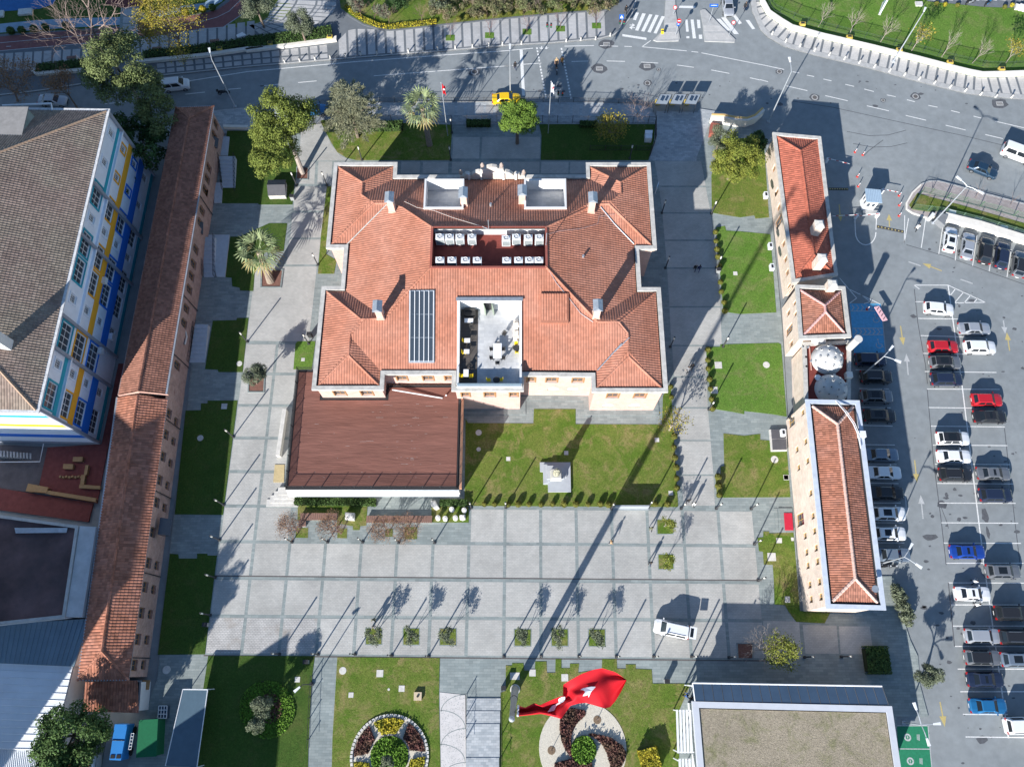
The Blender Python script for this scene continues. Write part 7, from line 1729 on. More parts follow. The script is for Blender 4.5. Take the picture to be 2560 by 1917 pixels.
row([
    (H,1482,1030,(1582,1040),'hatch','white','white hatchback alone at the top of the middle car park rows'),
    (H,1518,1345,R_(1518,1345,.02),'hatch','red','red hatchback beside a white car in the upper car park'),
    (H,1532,1478,R_(1532,1478,.02),'suv','grey','grey car with black roof right below the upper red car',dict(roof='black',sunroof=True)),
    (H,1545,1618,R_(1545,1618),'suv','navy','dark navy car, third below the white one in the upper car park'),
    (H,1775,1195,R_(1775,1195),'sedan','silver','silver sedan right of the top white hatchback'),
    (H,1820,1350,R_(1820,1350,.02),'suv','white','white car with dark rear glass right of the upper red car'),
    (L,1880,195,R_(1880,195),'hatch','red','red car in the right column above a black sedan'),
    (L,1905,335,R_(1905,335),'sedan','black','black sedan directly below the lower red car',dict(sunroof=True)),
    (L,1597,515,R_(1597,515),'suv','white','white car with black roof above another white car',dict(roof='black',sunroof=True)),
    (L,1607,663,R_(1607,663),'sedan','white','plain white sedan between a black roofed white car and a black car'),
    (L,1615,815,R_(1615,815),'suv','black','black car directly below the plain white sedan',dict(rails=True)),
    (L,1935,805,R_(1935,805),'sedan','grey','grey sedan with open sunroof in the right column',dict(sunroof=True)),
    (L,1950,985,R_(1950,985),'suv','navy','dark navy car directly below the grey sedan with sunroof'),
    (L,1718,1452,R_(1718,1452),'sedan','blue','bright blue sedan with black sunroof',dict(sunroof=True)),
    (L,2012,1615,R_(2012,1615),'suv','grey','dark grey car at the right below the bright blue sedan',dict(sunroof=True)),
    (Q,1760,220,R_(1760,220),'sedan','white','white sedan with black sunroof and a person at each side',dict(sunroof=True)),
    (Q,2085,380,R_(2085,380),'suv','black','black car at the right edge beside the open white sedan'),
    (Q,1840,570,R_(1840,570),'suv','silver','silver car in the lower car park with a black car below it'),
    (Q,2125,580,R_(2125,580),'suv','black','black car with roof rails at the right edge of the lower car park',dict(rails=True)),
    (Q,1840,748,R_(1840,748),'suv','grey','dark grey car with black roof below the silver one',dict(roof='black')),
    (Q,2140,765,R_(2140,765),'suv','bluegrey','blue grey car cut by the right edge, lower car park',dict(sunroof=True)),
    (Q,1868,930,R_(1868,930),'sedan','navy','dark blue sedan above the light blue car',dict(sunroof=True)),
    (Q,1890,1148,R_(1890,1148),'sedan','sky','lowest car of the left column, light blue sedan'),
    (H,915,1452,R_(915,1452),'suv','navy','navy car in the shade beside the blue accessible bays'),
    (H,962,1595,R_(962,1595),'suv','black','black car in the shade under the double lamp',dict(rails=True)),
    (L,965,168,R_(965,168),'suv','grey','grey car with black roof in the shade beside the hall corner',dict(roof='black',sunroof=True,rails=True)),
    (L,990,328,R_(990,328),'suv','black','black car with sunroof above the empty bay beside the hall',dict(sunroof=True)),
    (L,1008,648,R_(1008,648),'sedan','bluegrey','blue grey car below the empty bay beside the hall'),
    (L,1030,797,R_(1030,797),'sedan','white','white sedan with dark rear window in the shade of the hall',dict(sunroof=False)),
    (L,1050,965,R_(1050,965),'sedan','black','black sedan between white cars beside the hall'),
    (L,1065,1138,R_(1065,1138),'suv','white','upper of two white cars with black roof glass beside the hall',dict(sunroof=True)),
    (L,1075,1302,R_(1075,1302),'hatch','white','lower of two white cars with black roof glass, half in shade',dict(sunroof=True)),
    (L,1100,1478,R_(1100,1478),'sedan','bluegrey','grey car parked below the two white cars at the hall')])
ang=lambda x,y:(x+14,y-100)
row([(H,1575,458,ang(1575,458),'hatch','white','white car with black roof glass, leftmost of the slanted bays',dict(sunroof=True)),(H,1722,512,ang(1722,512),'sedan','silver','silver sedan second in the slanted bays'),(H,1867,552,ang(1867,552),'suv','black','black car third in the slanted bays'),(H,2003,592,ang(2003,592),'suv','navy','dark blue car fourth in the slanted bays'),(H,2145,665,ang(2145,665),'suv','grey','dark car with roof bars at the right end of the slanted bays',dict(roof='black',rails=True))])
st=dict(group='vehicles on the street')
put_car(D,1848,1400,(1950,1440),'sedan','darkblue','dark blue sedan driving on the street at the right',name='moving_car',**st)
put_car(D,2140,1275,(2240,1312),'bigvan','white','white van cut by the right edge on the street',name='delivery_van',**st)
put_car(C,1855,45,(1870,145),'hatch','silver','silver car at the junction top, facing down',name='moving_car',**st)
put_car(C,20,815,(120,812),'sedan','yellow','yellow taxi behind the round pine',name='taxi',**st)
put_car(A,1455,702,(1555,690),'van','white','white estate car driving on the shaded street',name='moving_car',**st)
put_car(A,435,828,(535,832),'sedan','silver','silver car parked on the street behind the school roof',name='parked_car',**st)
put_car(B,545,905,(645,900),'sedan','sky','light blue car half hidden behind the cedar',name='parked_car',**st)
put_car(Q,2200,1310,(2300,1308),'bigvan','white','white van cut by the right edge at the bottom of the car park',name='parked_van',group='cars in the car park')
pc=put_car(O,1450,512,(1350,490),'van','white','white estate car with open tailgate on the plaza',name='plaza_car',group='vehicles on the plaza',rails=True,z=.13)
a=MB();a.hexa([(-2.1,-.75,1.76),(-2.95,-.72,1.83),(-2.95,.72,1.83),(-2.1,.75,1.76)][::-1],[(-2.1,-.75,1.80),(-2.95,-.72,1.87),(-2.95,.72,1.87),(-2.1,.75,1.80)][::-1]);tg=a.build('tailgate',PAINT['white'],None);tg.parent=pc
a=MB();a.face([(-2.2,-.55,1.812),(-2.6,-.55,1.845),(-2.6,.55,1.845),(-2.2,.55,1.812)][::-1]);w_=a.build('tailgate_window',C_glass,None);w_.parent=tg
# motorcycles
def motorcycle(f,x,y,head,label,c='black',z=0.0):
    t=thing('motorcycle',label,'motorcycle',(0,0,0));m=PAINT[c]
    for wx in (-.68,.68):a=MB();a.tube([(wx,-.06,.3),(wx,.06,.3)],.3,14);w_=a.build('wheel',C_tyre,t);a=MB();a.tube([(wx,-.07,.3),(wx,.07,.3)],.17,8);a.build('rim',C_rim,w_)
    a=MB();a.hexa([(-.45,-.14,.35),(.4,-.12,.4),(.4,.12,.4),(-.45,.14,.35)],[(-.3,-.12,.72),(.35,-.14,.85),(.35,.14,.85),(-.3,.12,.72)]);a.build('body',m,t)
    a=MB();a.hexa([(-.75,-.13,.74),(.0,-.15,.72),(.0,.15,.72),(-.75,.13,.74)],[(-.8,-.1,.84),(-.05,-.13,.8),(-.05,.13,.8),(-.8,.1,.84)]);a.build('seat',C_trim,t)
    a=MB();a.tube([(.68,0,.3),(.42,0,.98)],.05,6);a.build('fork',C_rim,t);a=MB();a.tube([(.32,-.36,1.0),(.44,-.1,.98),(.44,.1,.98),(.32,.36,1.0)],.022,5);a.build('handlebar',C_trim,t)
    a=MB();a.lathe((.58,0,.78),[(.05,0),(.1,.05),(.08,.16)],8);a.build('headlight',C_head,t)
    a=MB();a.box((-.85,0,.95),(.32,.34,.26));a.build('top_box',C_trim,t)
    p,q=f(x,y,.5),f(head[0],head[1],.5);t.location=(p.x,p.y,z);t.rotation_euler.z=math.atan2(q.y-p.y,q.x-p.x);return t
motorcycle(A,1850,762,(1950,750),'black motorcycle on the shaded street');mc_rider=motorcycle(C,435,570,(445,670),'dark motorcycle with two riders crossing the street')
motorcycle(L,1035,1575,(1135,1570),'left of two motorcycles parked below the grey car','grey');motorcycle(L,1085,1572,(1185,1575),'right of two motorcycles parked below the grey car')
motorcycle(D,1745,18,(1800,0),'grey scooter at the top edge on the pavement','silver',.13);motorcycle(D,1893,25,(1930,0),'blue scooter at the top edge on the pavement','sky',.13)
# blue truck and green container in the lower left yard
tr=thing('blue_truck','blue box truck parked in the lower left yard','truck',(0,0,0))
q=[MM(950,1300,2.6),MM(1055,1302,2.6),MM(1000,1600,2.6),MM(905,1595,2.6)];c=sum(q,Vector()) /4;M_tb=paint('truck_blue',(.02,.20,.55),0,.3,.5)
b=MB();b.prism([(v.x,v.y) for v in q],.6,2.6);b.build('box_body',M_tb,tr);b=MB();b.tube([q[0].lerp(q[3],.45) +Vector((0,0,.05)),q[1].lerp(q[2],.45) +Vector((0,0,.05))],.04,5);b.build('roof_seam',C_trim,tr)
for k in range(2):
    p=c.lerp(q[2].lerp(q[3],.5),.8) +Vector((-.35+.7*k,0,0));b=MB();b.box((p.x,p.y,2.63),(.5,.4,.06));b.build('roof_vent',C_trim,tr)
for k in (0,1):
    for s in (0,1):p=q[0].lerp(q[3],.2+.6*k) if s==0 else q[1].lerp(q[2],.2+.6*k);b=MB();b.tube([(p.x-.15,p.y,.45),(p.x+.15,p.y,.45)],.45,12);b.build('wheel',C_tyre,tr)
b=MB()
for k in range(6):p=q[1].lerp(q[2],.25+.09*k);b.tube([(p.x+.55,p.y,2.3),(p.x+.85,p.y,2.3)],.03,4)
for s in (.55,.85):b.tube([q[1].lerp(q[2],.25) +Vector((s,0,-.3)),q[1].lerp(q[2],.7) +Vector((s,0,-.3))],.04,4)
b.build('side_ladder',M_metalw,tr)
b=MB();pp=poly(MM,[(1155,1270),(1305,1262),(1290,1560),(1130,1570)],2.4);b.prism([(v.x,v.y) for v in pp],0,2.3);o=thing('green_container','green fabric covered container beside the blue truck','container',(pp[0] +pp[2]) /2-Vector((0,0,2.4)));b.build('side_walls',mat('green_tarp',(.01,.13,.055),.9,.1,4),o)
b=MB();cc_=sum(pp,Vector()) /4;b.prism([(cc_+(v-cc_) *1.04) for v in pp],2.3,2.42);b.build('cover',MATS['green_tarp'],o)
# ================================================================ PEOPLE
SKIN=mat('skin',(.52,.33,.24),.6,0,space='object')
CLO={k:mat('cloth_'+k,c,.9,.08,6,space='object') for k,c in {'black':(.02,.02,.022),'navy':(.03,.04,.09),'grey':(.22,.22,.23),'tan':(.45,.30,.16),'white':(.70,.70,.68),'blue':(.05,.12,.35),'olive':(.12,.13,.07),'red':(.4,.04,.04),'orange':(.55,.26,.07),'denim':(.08,.12,.22)}.items()}
HAIR={k:mat('hair_'+k,c,.8,.1,10,space='object') for k,c in {'dark':(.025,.018,.014),'brown':(.10,.06,.035),'grey':(.35,.34,.33),'blond':(.42,.32,.18)}.items()}
def body_mesh(pose,stride=1.0):
    """one continuous skinned figure 1.74 m tall facing +x"""
    s=stride;V=[];Rr=[];Ed=[]
    def add(p,r,par=None):
        V.append(p);Rr.append(r);i=len(V) -1
        if par is not None:Ed.append((par,i))
        return i
    if pose=='sit':pel=(0,0,.86)
    else:pel=(0,0,.95)
    px,py,pz=pel
    root=add(pel,.155);sp=add((px+.01,0,pz+.2),.14,root);ch=add((px+.02,0,pz+.42),.165,sp);nb=add((px+.01,0,pz+.53),.075,ch);nk=add((px+.02,0,pz+.60),.058,nb);hd=add((px+.045,0,pz+.68),.085,nk);h2=add((px+.05,0,pz+.755),.09,hd)
    for sd in (-1,1):
        ph=sd*s
        hip=add((px,sd*.10,pz-.06),.115,root)
        if pose=='sit':kn=add((px+.40,sd*.22,pz-.12),.085,hip);an=add((px+.30,sd*.24,pz-.52),.055,kn);add((px+.46,sd*.25,pz-.56),.045,an)
        else:kn=add((px+.16*ph+.04,sd*.10,.50),.078,hip);an=add((px+.26*ph-.05,sd*.10,.10),.05,kn);add((px+.26*ph+.13,sd*.11,.05),.045,an)
        sh=add((px+.01,sd*.19,pz+.46),.078,ch)
        if pose=='sit':el=add((px+.22,sd*.30,pz+.26),.052,sh);wr=add((px+.46,sd*.30,pz+.18),.036,el);fd=Vector((.8,0,-.4))
        elif pose=='hold':el=add((px+.06,sd*.26,pz+.20),.052,sh);wr=add((px+.30,sd*.16,pz+.22),.036,el);fd=Vector((.9,-.2*sd,.2))
        else:el=add((px-.10*ph-.02,sd*.25,pz+.18),.052,sh);wr=add((px-.16*ph+.08,sd*.26,pz-.06),.036,el);fd=Vector((.25-.2*ph,0,-1))
        w=Vector(V[wr]);fd.normalize();side=Vector((1,0,0)) if abs(fd.x) <.6 else Vector((0,1,0));pm_=add(tuple(w+fd*.075),.036,wr)
        for q,(o_,ln) in enumerate(((-.030,.075),(-.010,.088),(.010,.082),(.030,.062))):
            k1=add(tuple(w+fd*.10+side*o_),.010,pm_);add(tuple(w+fd*(.10+ln) +side*o_*1.1+Vector((.012,0,0))),.008,k1)
        t1=add(tuple(w+fd*.05-side*.045),.011,pm_);add(tuple(w+fd*.10-side*.06),.009,t1)
    me=bpy.data.meshes.new('person_rig');me.from_pydata(V,Ed,[]);o=bpy.data.objects.new('person_rig',me);COL.objects.link(o)
    md=o.modifiers.new('skin','SKIN');md.use_smooth_shade=True
    for i,sv in enumerate(me.skin_vertices[0].data):sv.radius=(Rr[i],Rr[i]);sv.use_root=(i==0)
    o.modifiers.new('sub','SUBSURF').levels=1
    dg=bpy.context.evaluated_depsgraph_get();dg.update();ev=o.evaluated_get(dg);out=bpy.data.meshes.new_from_object(ev);bpy.data.objects.remove(o);out.name='person_body';return out,pz
POSES={}
def person(f,x,y,head,label,top='black',leg='navy',hair='dark',pose='walk',z=.13,stride=1.0,coat=True,skirt=False):
    key=(pose,stride)
    if key not in POSES:POSES[key] =body_mesh(pose,stride)
    me0,pz=POSES[key];me=me0.copy();me.materials.clear()
    for m in (CLO[top],CLO[leg],SKIN,CLO['black']):me.materials.append(m)
    hem=pz-(.28 if coat else .02)
    for pg in me.polygons:
        c=pg.center;r=math.hypot(c.x,c.y)
        if c.z>pz+.56:i=2
        elif c.z<.09:i=3
        elif c.z>hem:i=0
        else:i=1
        if abs(c.y) >.2 and pose!='sit' and c.z<pz-.06 and c.z>.6:i=2
        if pose in ('hold','sit') and c.x>.36 and c.z>pz+.1:i=2
        pg.material_index=i
    t=thing('person',label,'person',(0,0,0));o=bpy.data.objects.new('body',me);COL.objects.link(o);o.parent=t
    b=MB();hz=pz+.755
    b.lathe((.03,0,hz),[(.105,-.06),(.112,0),(.10,.06),(.065,.105),(.02,.118)],12);o=b.build('hair',HAIR[hair],t,smooth=True)
    b=MB();b.hexa([(.135,-.014,hz-.06),(.135,.014,hz-.06),(.125,.014,hz-.0),(.125,-.014,hz-.0)],[(.162,-.012,hz-.055),(.162,.012,hz-.055),(.135,.008,hz-.0),(.135,-.008,hz-.0)]);b.build('nose',SKIN,t)
    for s in (-1,1):
        b=MB();b.lathe((.128,s*.035,hz-.012),[(.004,-.008),(.012,0),(.004,.008)],6);b.build('eye',CLO['black'],t)
        b=MB();b.box((.03,s*.098,hz-.03),(.035,.018,.055));b.build('ear',SKIN,t)
    b=MB();b.box((.138,0,hz-.085),(.01,.045,.01));b.build('mouth',CLO['red'],t)
    p,q=f(x,y,0),f(head[0],head[1],0);t.location=(p.x,p.y,z);t.rotation_euler.z=math.atan2(q.y-p.y,q.x-p.x);return t
person(C,92,575,(110,700),'person in dark coat crossing the street beside the wide stop line','black','navy',z=0.0)
person(K,1910,228,(1870,330),'left of two people walking on the east path, grey coat','grey','black','brown');person(K,1945,205,(1905,310),'right of two people walking on the east path, dark coat','black','black')
person(GG,1838,985,(1850,900),'person with pale hair on the shaded east path beside another','black','navy','grey');person(GG,1870,990,(1885,900),'person in navy coat on the shaded east path','navy','denim')
person(P3,95,580,(100,700),'left of the two people walking onto the plaza from the east path','black','grey');person(P3,175,625,(180,740),'right of the two people walking onto the plaza, white top','white','black')
person(K,1277,1650,(1400,1640),'person in tan jacket walking alone on the plaza','tan','grey','brown');person(K,1607,1535,(1620,1650),'person in dark olive coat beside the upper plaza bed','olive','black');person(P3,-425,1430,(-430,1560),'person in black beside the lower plaza bed','black','navy')
person(N,1120,440,(1110,540),'person in green top walking past the first plaza bed','olive','black');person(N,1118,500,(1110,600),'person with pale scarf at the corner of the first plaza bed','grey','black','blond')
person(C,1003,118,(1030,200),'person in black waiting at the crosswalk by the pedestrian sign','black','black')
person(C,1985,90,(1960,180),'person walking on the pavement at the top right of the junction','black','navy','brown')
p_=person(C,432,540,(445,640),'rider in beige jacket on the crossing motorcycle','tan','denim','blond','sit',.02);person(C,480,535,(490,640),'person in brown coat walking behind the motorcycle','orange','black',z=0.0)
person(Q,1745,128,(1760,60),'person in pale jacket behind the white sedan in the car park','white','black',z=0.0,pose='hold');person(Q,1765,318,(1780,240),'person in white and black in front of the white sedan','white','black',z=0.0)
person(F,2065,1385,(2080,1300),'person in white shirt standing on the roof terrace','white','black',z=TZ,coat=False)
person(O,1565,1060,(1500,1040),'person in blue at the corner of the pavilion canopy','blue','black');person(O,1600,1085,(1560,1040),'person in black beside the person in blue at the canopy','black','black')
person(MM,1655,1465,(1640,1300),'person in navy and white on the shaded glass ramp','navy','white',z=.3)
person(H,1282,385,(1300,300),'person in white and black near the speed hump of the car park','white','black',z=0.0)
# ================================================================ LAMPS, FENCES, FLAGS, SMALL THINGS
def solve_h(f,base,top):
    """height whose plumb line from the foot reaches nearest the sighted top"""
    b0=f(*base);best=(1e9,3.)
    for k in range(10,300):
        h=k*.05;p=f(top[0],top[1],h);d=math.hypot(p.x-b0.x,p.y-b0.y)
        if d<best[0]:best=(d,h)
    return best[1]
M_pole=mat('dark_lamp_pole',(.06,.06,.062),.5,.1,3,space='object');M_lampw=mat('lamp_diffuser',(.85,.83,.74),.4,0,space='object');M_galv=mat('galvanised_pole',(.50,.53,.56),.4,.08,2,metal=.4,space='object')
def lamp_proto():
    t=thing('path_lamp','','lamp',(0,0,0),'slim path lamps');b=MB();b.box((0,0,.06),(.34,.34,.12));b.build('base',M_pole,t)
    b=MB();b.tube([(0,0,.1),(0,0,2.75)],.085,8);b.build('pole',M_pole,t);b=MB();b.tube([(0,0,2.75),(0,0,3.45)],.10,10);b.build('diffuser',M_lampw,t);b=MB();b.tube([(0,0,3.45),(0,0,3.52)],.11,10);b.build('cap',M_pole,t);return t
lp=lamp_proto();lf1=True
S3=zr(520,1400,3.072)
lrows=[('on the southern plaza edge','from the left',[(S3,552,720),(S3,848,722),(S3,1132,722),(S3,1412,732),(S3,1695,738),(O,65,742),(O,372,740),(O,685,740),(O,995,742),(O,1303,742),(O,1617,742),(O,1925,748),(Q,365,745),(Q,668,742)]),
         ('along the west edge of the plaza','from the bottom',[(MM,1745,398),(MM,1785,88),(I,1820,1358),(I,1855,1067),(I,1935,505)]),
         ('along the north west drive','from the bottom',[(E,2050,1310),(F,505,1590),(F,580,940),(F,655,280),(F,405,280)]),
         ('before the bare trees of the annex','from the left',[(J,365,1640),(J,660,1640),(J,950,1640),(J,1248,1645),(J,1545,1645)]),
         ('along the plaza edge of the statue lawn','from the left',[(K,125,1357),(K,412,1355),(K,1285,1365),(K,1592,1348),(P3,10,672),(P3,495,670),(P3,975,675)]),
         ('on the right edge of the east path','from the top',[(GG,1980,515),(GG,2020,960),(GG,2075,1615),(K,2090,545)]),
         ('on the shaded left edge of the east path','from the top',[(GG,1570,510),(GG,1600,965),(GG,1640,1615)]),
         ('beside the small lawn below the red carpet','from the top',[(P3,1020,1160),(P3,1070,1660)]),
         ('on the lawns between main building and front fence','from the left',[(B,945,1330),(B,1680,1330),(B,1690,1105),(C,1040,1318)])]
for nme,way,pts in lrows:
    for k,(f,x,y) in enumerate(pts):
        p=f(x,y);t=lp if lf1 else copy_tree(lp);lf1=False;t.location=(p.x,p.y,.12);t['label'] ='%s slim path lamp %s %s'%(ordn[k],way,nme)
def street_lamp(label,f,base,top,arms,r=.09,m=None,z0=0.0):
    h=solve_h(f,base,top);p=f(*base);t=thing('street_lamp',label,'street lamp',(p.x,p.y,z0),'tall street lamps');m=m or M_galv
    b=MB();b.box((p.x,p.y,z0+.1),(.4,.4,.2));b.build('base',m,t);b=MB();b.tube([(p.x,p.y,z0),(p.x,p.y,z0+h)],[r*1.2,r*.7],8);b.build('pole',m,t)
    for dx,dy,dz in arms:
        e=Vector((p.x+dx,p.y+dy,h+dz));s=Vector((p.x,p.y,h));L_=math.hypot(dx,dy);d=Vector((dx/L_,dy/L_,0));a=MB();a.tube([s,s.lerp(e,.5) +Vector((0,0,.1)),e],r*.6,6);ar=a.build('arm',m,t)
        a=MB();n_=Vector((-d.y,d.x,0));q=[e-d*.1-n_*.1,e+d*.75-n_*.17,e+d*.75+n_*.17,e-d*.1+n_*.1];a.hexa([v+Vector((0,0,-.05)) for v in q],[v+Vector((0,0,.1)) for v in q]);a.build('lamp_head',M_metalw,ar)
    return t
street_lamp('tall street lamp at the north end of the brick wing',A,(1950,890),(1770,490),[(-.35,1.2,.25)],z0=.1)
street_lamp('tall street lamp behind the yellow taxi',B,(2172,790),(2168,450),[(0,.9,.25)])
street_lamp('tall street lamp at the north end of the east wing',D,(70,1010),(255,595),[(-.1,1.6,.3)])
street_lamp('tall street lamp through the white wall of the fenced lawn',D,(1100,515),(1345,110),[(.15,.3,.1)],z0=.13)
street_lamp('double armed lamp on the brick island by the car park',H,(1425,330),(1720,25),[(1.3,-.9,.2),(-.8,.9,.2)],z0=.13)
street_lamp('double armed lamp among the shaded cars below the accessible bays',H,(830,1595),(1035,1435),[(.8,.85,.2),(1.3,-.6,.2)])
street_lamp('double armed lamp beside the parked motorcycles',L,(1005,1552),(1195,1495),[(.7,1.0,.2),(1.2,-.9,.2)])
street_lamp('triple armed lamp beside the green charging bays',Q,(1185,1285),(1335,1305),[(-.4,1.7,.2),(1.4,.1,.2),(.3,-1.5,.2)])
street_lamp('dark curved lamp on the lower left lawn',N,(598,968),(520,1020),[(-.35,-.3,.15)],.07,M_pole,.14)
# ---- big flag
fb=P1(388,365);FH=40.5;ft=P1(352,690,FH)
pole=thing('giant_flagpole','giant grey flagpole on the south lawn carrying the big red flag','flagpole',(fb.x,fb.y,.14))
b=MB();b.tube([(fb.x,fb.y,0),Vector((fb.x,fb.y,0)).lerp(ft,.45),Vector((fb.x,fb.y,0)).lerp(ft,.452),ft],[.48,.36,.33,.2],18);b.build('shaft',mat('grey_flagpole',(.30,.30,.29),.6,.12,2),pole)
b=MB();b.lathe((fb.x,fb.y,.1),[(.62,0),(.62,.15),(.55,.2)],18);b.build('base',M_stone,pole);b=MB();c_=Vector((fb.x,fb.y,0)).lerp(ft,.45);b.lathe((c_.x,c_.y,c_.z),[(.37,-.1),(.39,0),(.37,.1)],16);b.build('joint_ring',M_darkmetal,pole)
b=MB();b.lathe((ft.x,ft.y,FH),[(.2,0),(.24,.08),(.2,.2),(.1,.3),(.15,.45),(.06,.6)],12);b.build('finial',M_galv,pole)
lower=[(425,660),(560,648),(680,635),(790,660),(900,690),(960,600),(1000,545),(1090,520),(1170,512),(1280,545),(1380,575),(1440,560),(1500,490),(1560,390),(1620,270)]
upper=[(430,545),(500,565),(560,535),(600,515),(660,540),(770,490),(860,455),(918,435),(918,315),(1000,262),(1120,195),(1250,148),(1350,130),(1500,175),(1620,258)]
def along2(pl,t):return along(pl,min(max(t,0),.9999))
NU,NV=64,22
def fz(u,v):return 36.6+.5*math.sin(u*9.5+v*3.0) *(.4+.6*u) +.9*(v-.5) *math.cos(u*5.0) +.25*math.sin(v*9+u*4) +.18*math.sin(u*30+v*6) *(1-u)
def fpt(u,v,dz=0):
    a,c=along2(upper,u),along2(lower,u);z=fz(u,v) +dz;return P1(lerp(a[0],c[0],v),lerp(a[1],c[1],v),z)
fl=MB()
vs=[[fpt(i/NU,j/NV) for j in range(NV+1)] for i in range(NU+1)]
for i in range(NU):
    for j in range(NV):fl.face([vs[i][j],vs[i][j+1],vs[i+1][j+1],vs[i+1][j]])
M_flag=mat('red_flag_cloth',(.52,.005,.014),.75,.03,1.0);flag=fl.build('big_red_flag',M_flag,smooth=True);tag(flag,'huge red flag with white crescent and star flying from the giant flagpole','flag')
import bmesh as _bm
def weld(o):
    bm=_bm.new();bm.from_mesh(o.data);_bm.ops.remove_doubles(bm,verts=bm.verts,dist=.001);bm.to_mesh(o.data);bm.free()
weld(flag)
def inv_uv(x,y):
    best=None
    for i in range(0,129):
        u=i/128;a,c=along2(upper,u),along2(lower,u);d=(c[0] -a[0],c[1] -a[1]);L2=d[0] **2+d[1] **2
        v=((x-a[0]) *d[0] +(y-a[1]) *d[1]) /max(L2,1);q=(a[0] +d[0] *v,a[1] +d[1] *v);e=(q[0] -x) **2+(q[1] -y) **2
        if 0<=v<=1 and (best is None or e<best[0]):best=(e,u,v)
    return best[1],best[2]
for nme_,pts in (('crescent',[(748,615),(775,572),(800,545),(840,530),(872,505),(866,478),(880,462),(905,450),(940,445),(942,478),(925,500),(890,520),(850,540),(832,575),(820,598),(785,607)]),('star',[(1110,370),(1140,350),(1170,345),(1230,334),(1280,335),(1258,362),(1240,380),(1222,405),(1212,430),(1200,455),(1194,425),(1165,436),(1135,440),(1152,412),(1165,390),(1142,374)])):
    e=MB();q=[]
    for x,y in pts:u,v=inv_uv(x,y);q.append(P1(x,y,fz(u,v) +.10))
    cx=sum(p[0] for p in pts) /len(pts);cy=sum(p[1] for p in pts) /len(pts)
    e.face(q);e.build(nme_,mat('white_flag_cloth',(.80,.80,.84),.8,0),flag)
b=MB();ht_=[fpt(0,j/NV) for j in range(NV+1)]
b.tube([p+Vector((-.05,0,.02)) for p in ht_],.09,5);b.build('hoist_band',MATS['white_flag_cloth'],flag)
for j in range(0,NV+1,3):b=MB();b.tube([ht_[j],Vector((lerp(fb.x,ft.x,.93),lerp(fb.y,ft.y,.93),ht_[j].z))],.015,3);b.build('hoist_rope',M_pole,flag)
def small_flag(label,f,base,top,fx,cloth,mark=None):
    h=solve_h(f,base,top);p=f(*base);t=thing('flagpole',label,'flagpole',(p.x,p.y,.14));b=MB();b.tube([(p.x,p.y,0),(p.x,p.y,h)],[.07,.045],8);b.build('pole',M_galv,t);b=MB();b.lathe((p.x,p.y,h),[(.04,0),(.09,.08),(.04,.18)],8);b.build('finial',M_galv,t)
    b=MB();n=8
    for i in range(n):
        for j in range(4):
            def P_(u,v):return Vector((p.x+.06+u*.42+.06*math.sin(v*9),p.y+.12*math.sin(u*8+v*3),h-.15-v*1.9-u*.5))
            b.face([P_(i/n,j/4),P_(i/n,(j+1) /4),P_((i+1) /n,(j+1) /4),P_((i+1) /n,j/4)])
    c=b.build('flag',cloth,t)
    if mark:b=MB();b.box((p.x+.3,p.y-.16,h-1.1),(.22,.03,.3));b.build('emblem',mark,c)
small_flag('flagpole with small red flag behind the front fence',B,(1655,1130),(1610,690),0,M_flag,MATS['white_flag_cloth']);small_flag('flagpole with small white flag right of the round pine',C,(365,1110),(383,680),0,MATS['white_flag_cloth'],M_flag)
# ---- fences
def fence(label,f,pts,z0,h,step=.16,m=None,r=.012,post=2.4,rails=(.06,.94),name='metal_fence',mesh=False):
    q=[f(*p) for p in pts];t=thing(name,label,'fence',(q[0].x,q[0].y,z0));m=m or M_darkmetal;line=resample(q,step);rl=MB()
    for rr in rails:rl.tube([(p.x,p.y,z0+rr*h) for p in q],.025,4)
    rl.build('rails',m,t);ba=MB()
    for p in line:ba.box((p.x,p.y,z0+h*.5),(r*2,r*2,h))
    if mesh:
        for k in range(int(h/.12)):ba.tube([(p.x,p.y,z0+.1+k*.12) for p in q],.006,3,False)
    ba.build('bars',m,t,kind='stuff')
    for p in resample(q,post):b=MB();b.box((p.x,p.y,z0+h*.53),(.08,.08,h*1.06));b.build('post',m,t)
    return t
fence('black front railing between lawn and street pavement',B,[(590,965),(640,1000),(930,1012),(1300,1018),(1700,1020),(2186,1020),(2640,1022),(3360,1026)],.12,1.7)
fence('black pedestrian railing along the street kerb',B,[(600,868),(1000,850),(1600,845),(2186,846),(2700,848),(3200,862),(3340,890)],.1,1.0,.2)
fence('black gate fence at the mouth of the north west drive',B,[(430,1050),(520,1040),(625,1030)],.12,1.7,.14)
fence('black railing on the lawn before the north east pavilion',C,[(710,1250),(1215,1250),(1195,1325)],.14,1.2,.18)
fence('black railing between entrance drive and lawn',C,[(1250,1020),(1250,1180),(1205,1300)],.12,1.6,.16)
GF=mat('dark_green_fence',(.035,.06,.04),.6,.1,3)
fE=[(45,-20),(60,60),(110,120),(280,195),(530,270),(930,368),(1330,462),(1610,535),(1840,582),(2000,585),(2300,570)]
fence('dark green fence along the white wall of the fenced lawn',D,fE,.75,1.3,.2,GF)
wl_=[Vector((p.x,p.y,0)) for p in wE];t=thing('white_wall','long curved white wall below the green fence','wall',(wl_[6].x,wl_[6].y,.1));b=MB();strip(b,wl_,0.02,.62,.1,.72);b.build('wall_body',M_wallwhite,t);b=MB();strip(b,wl_,-.03,.68,.72,.80);b.build('coping',mat('cream_coping',(.80,.76,.69),.85,.08,1.5),t)
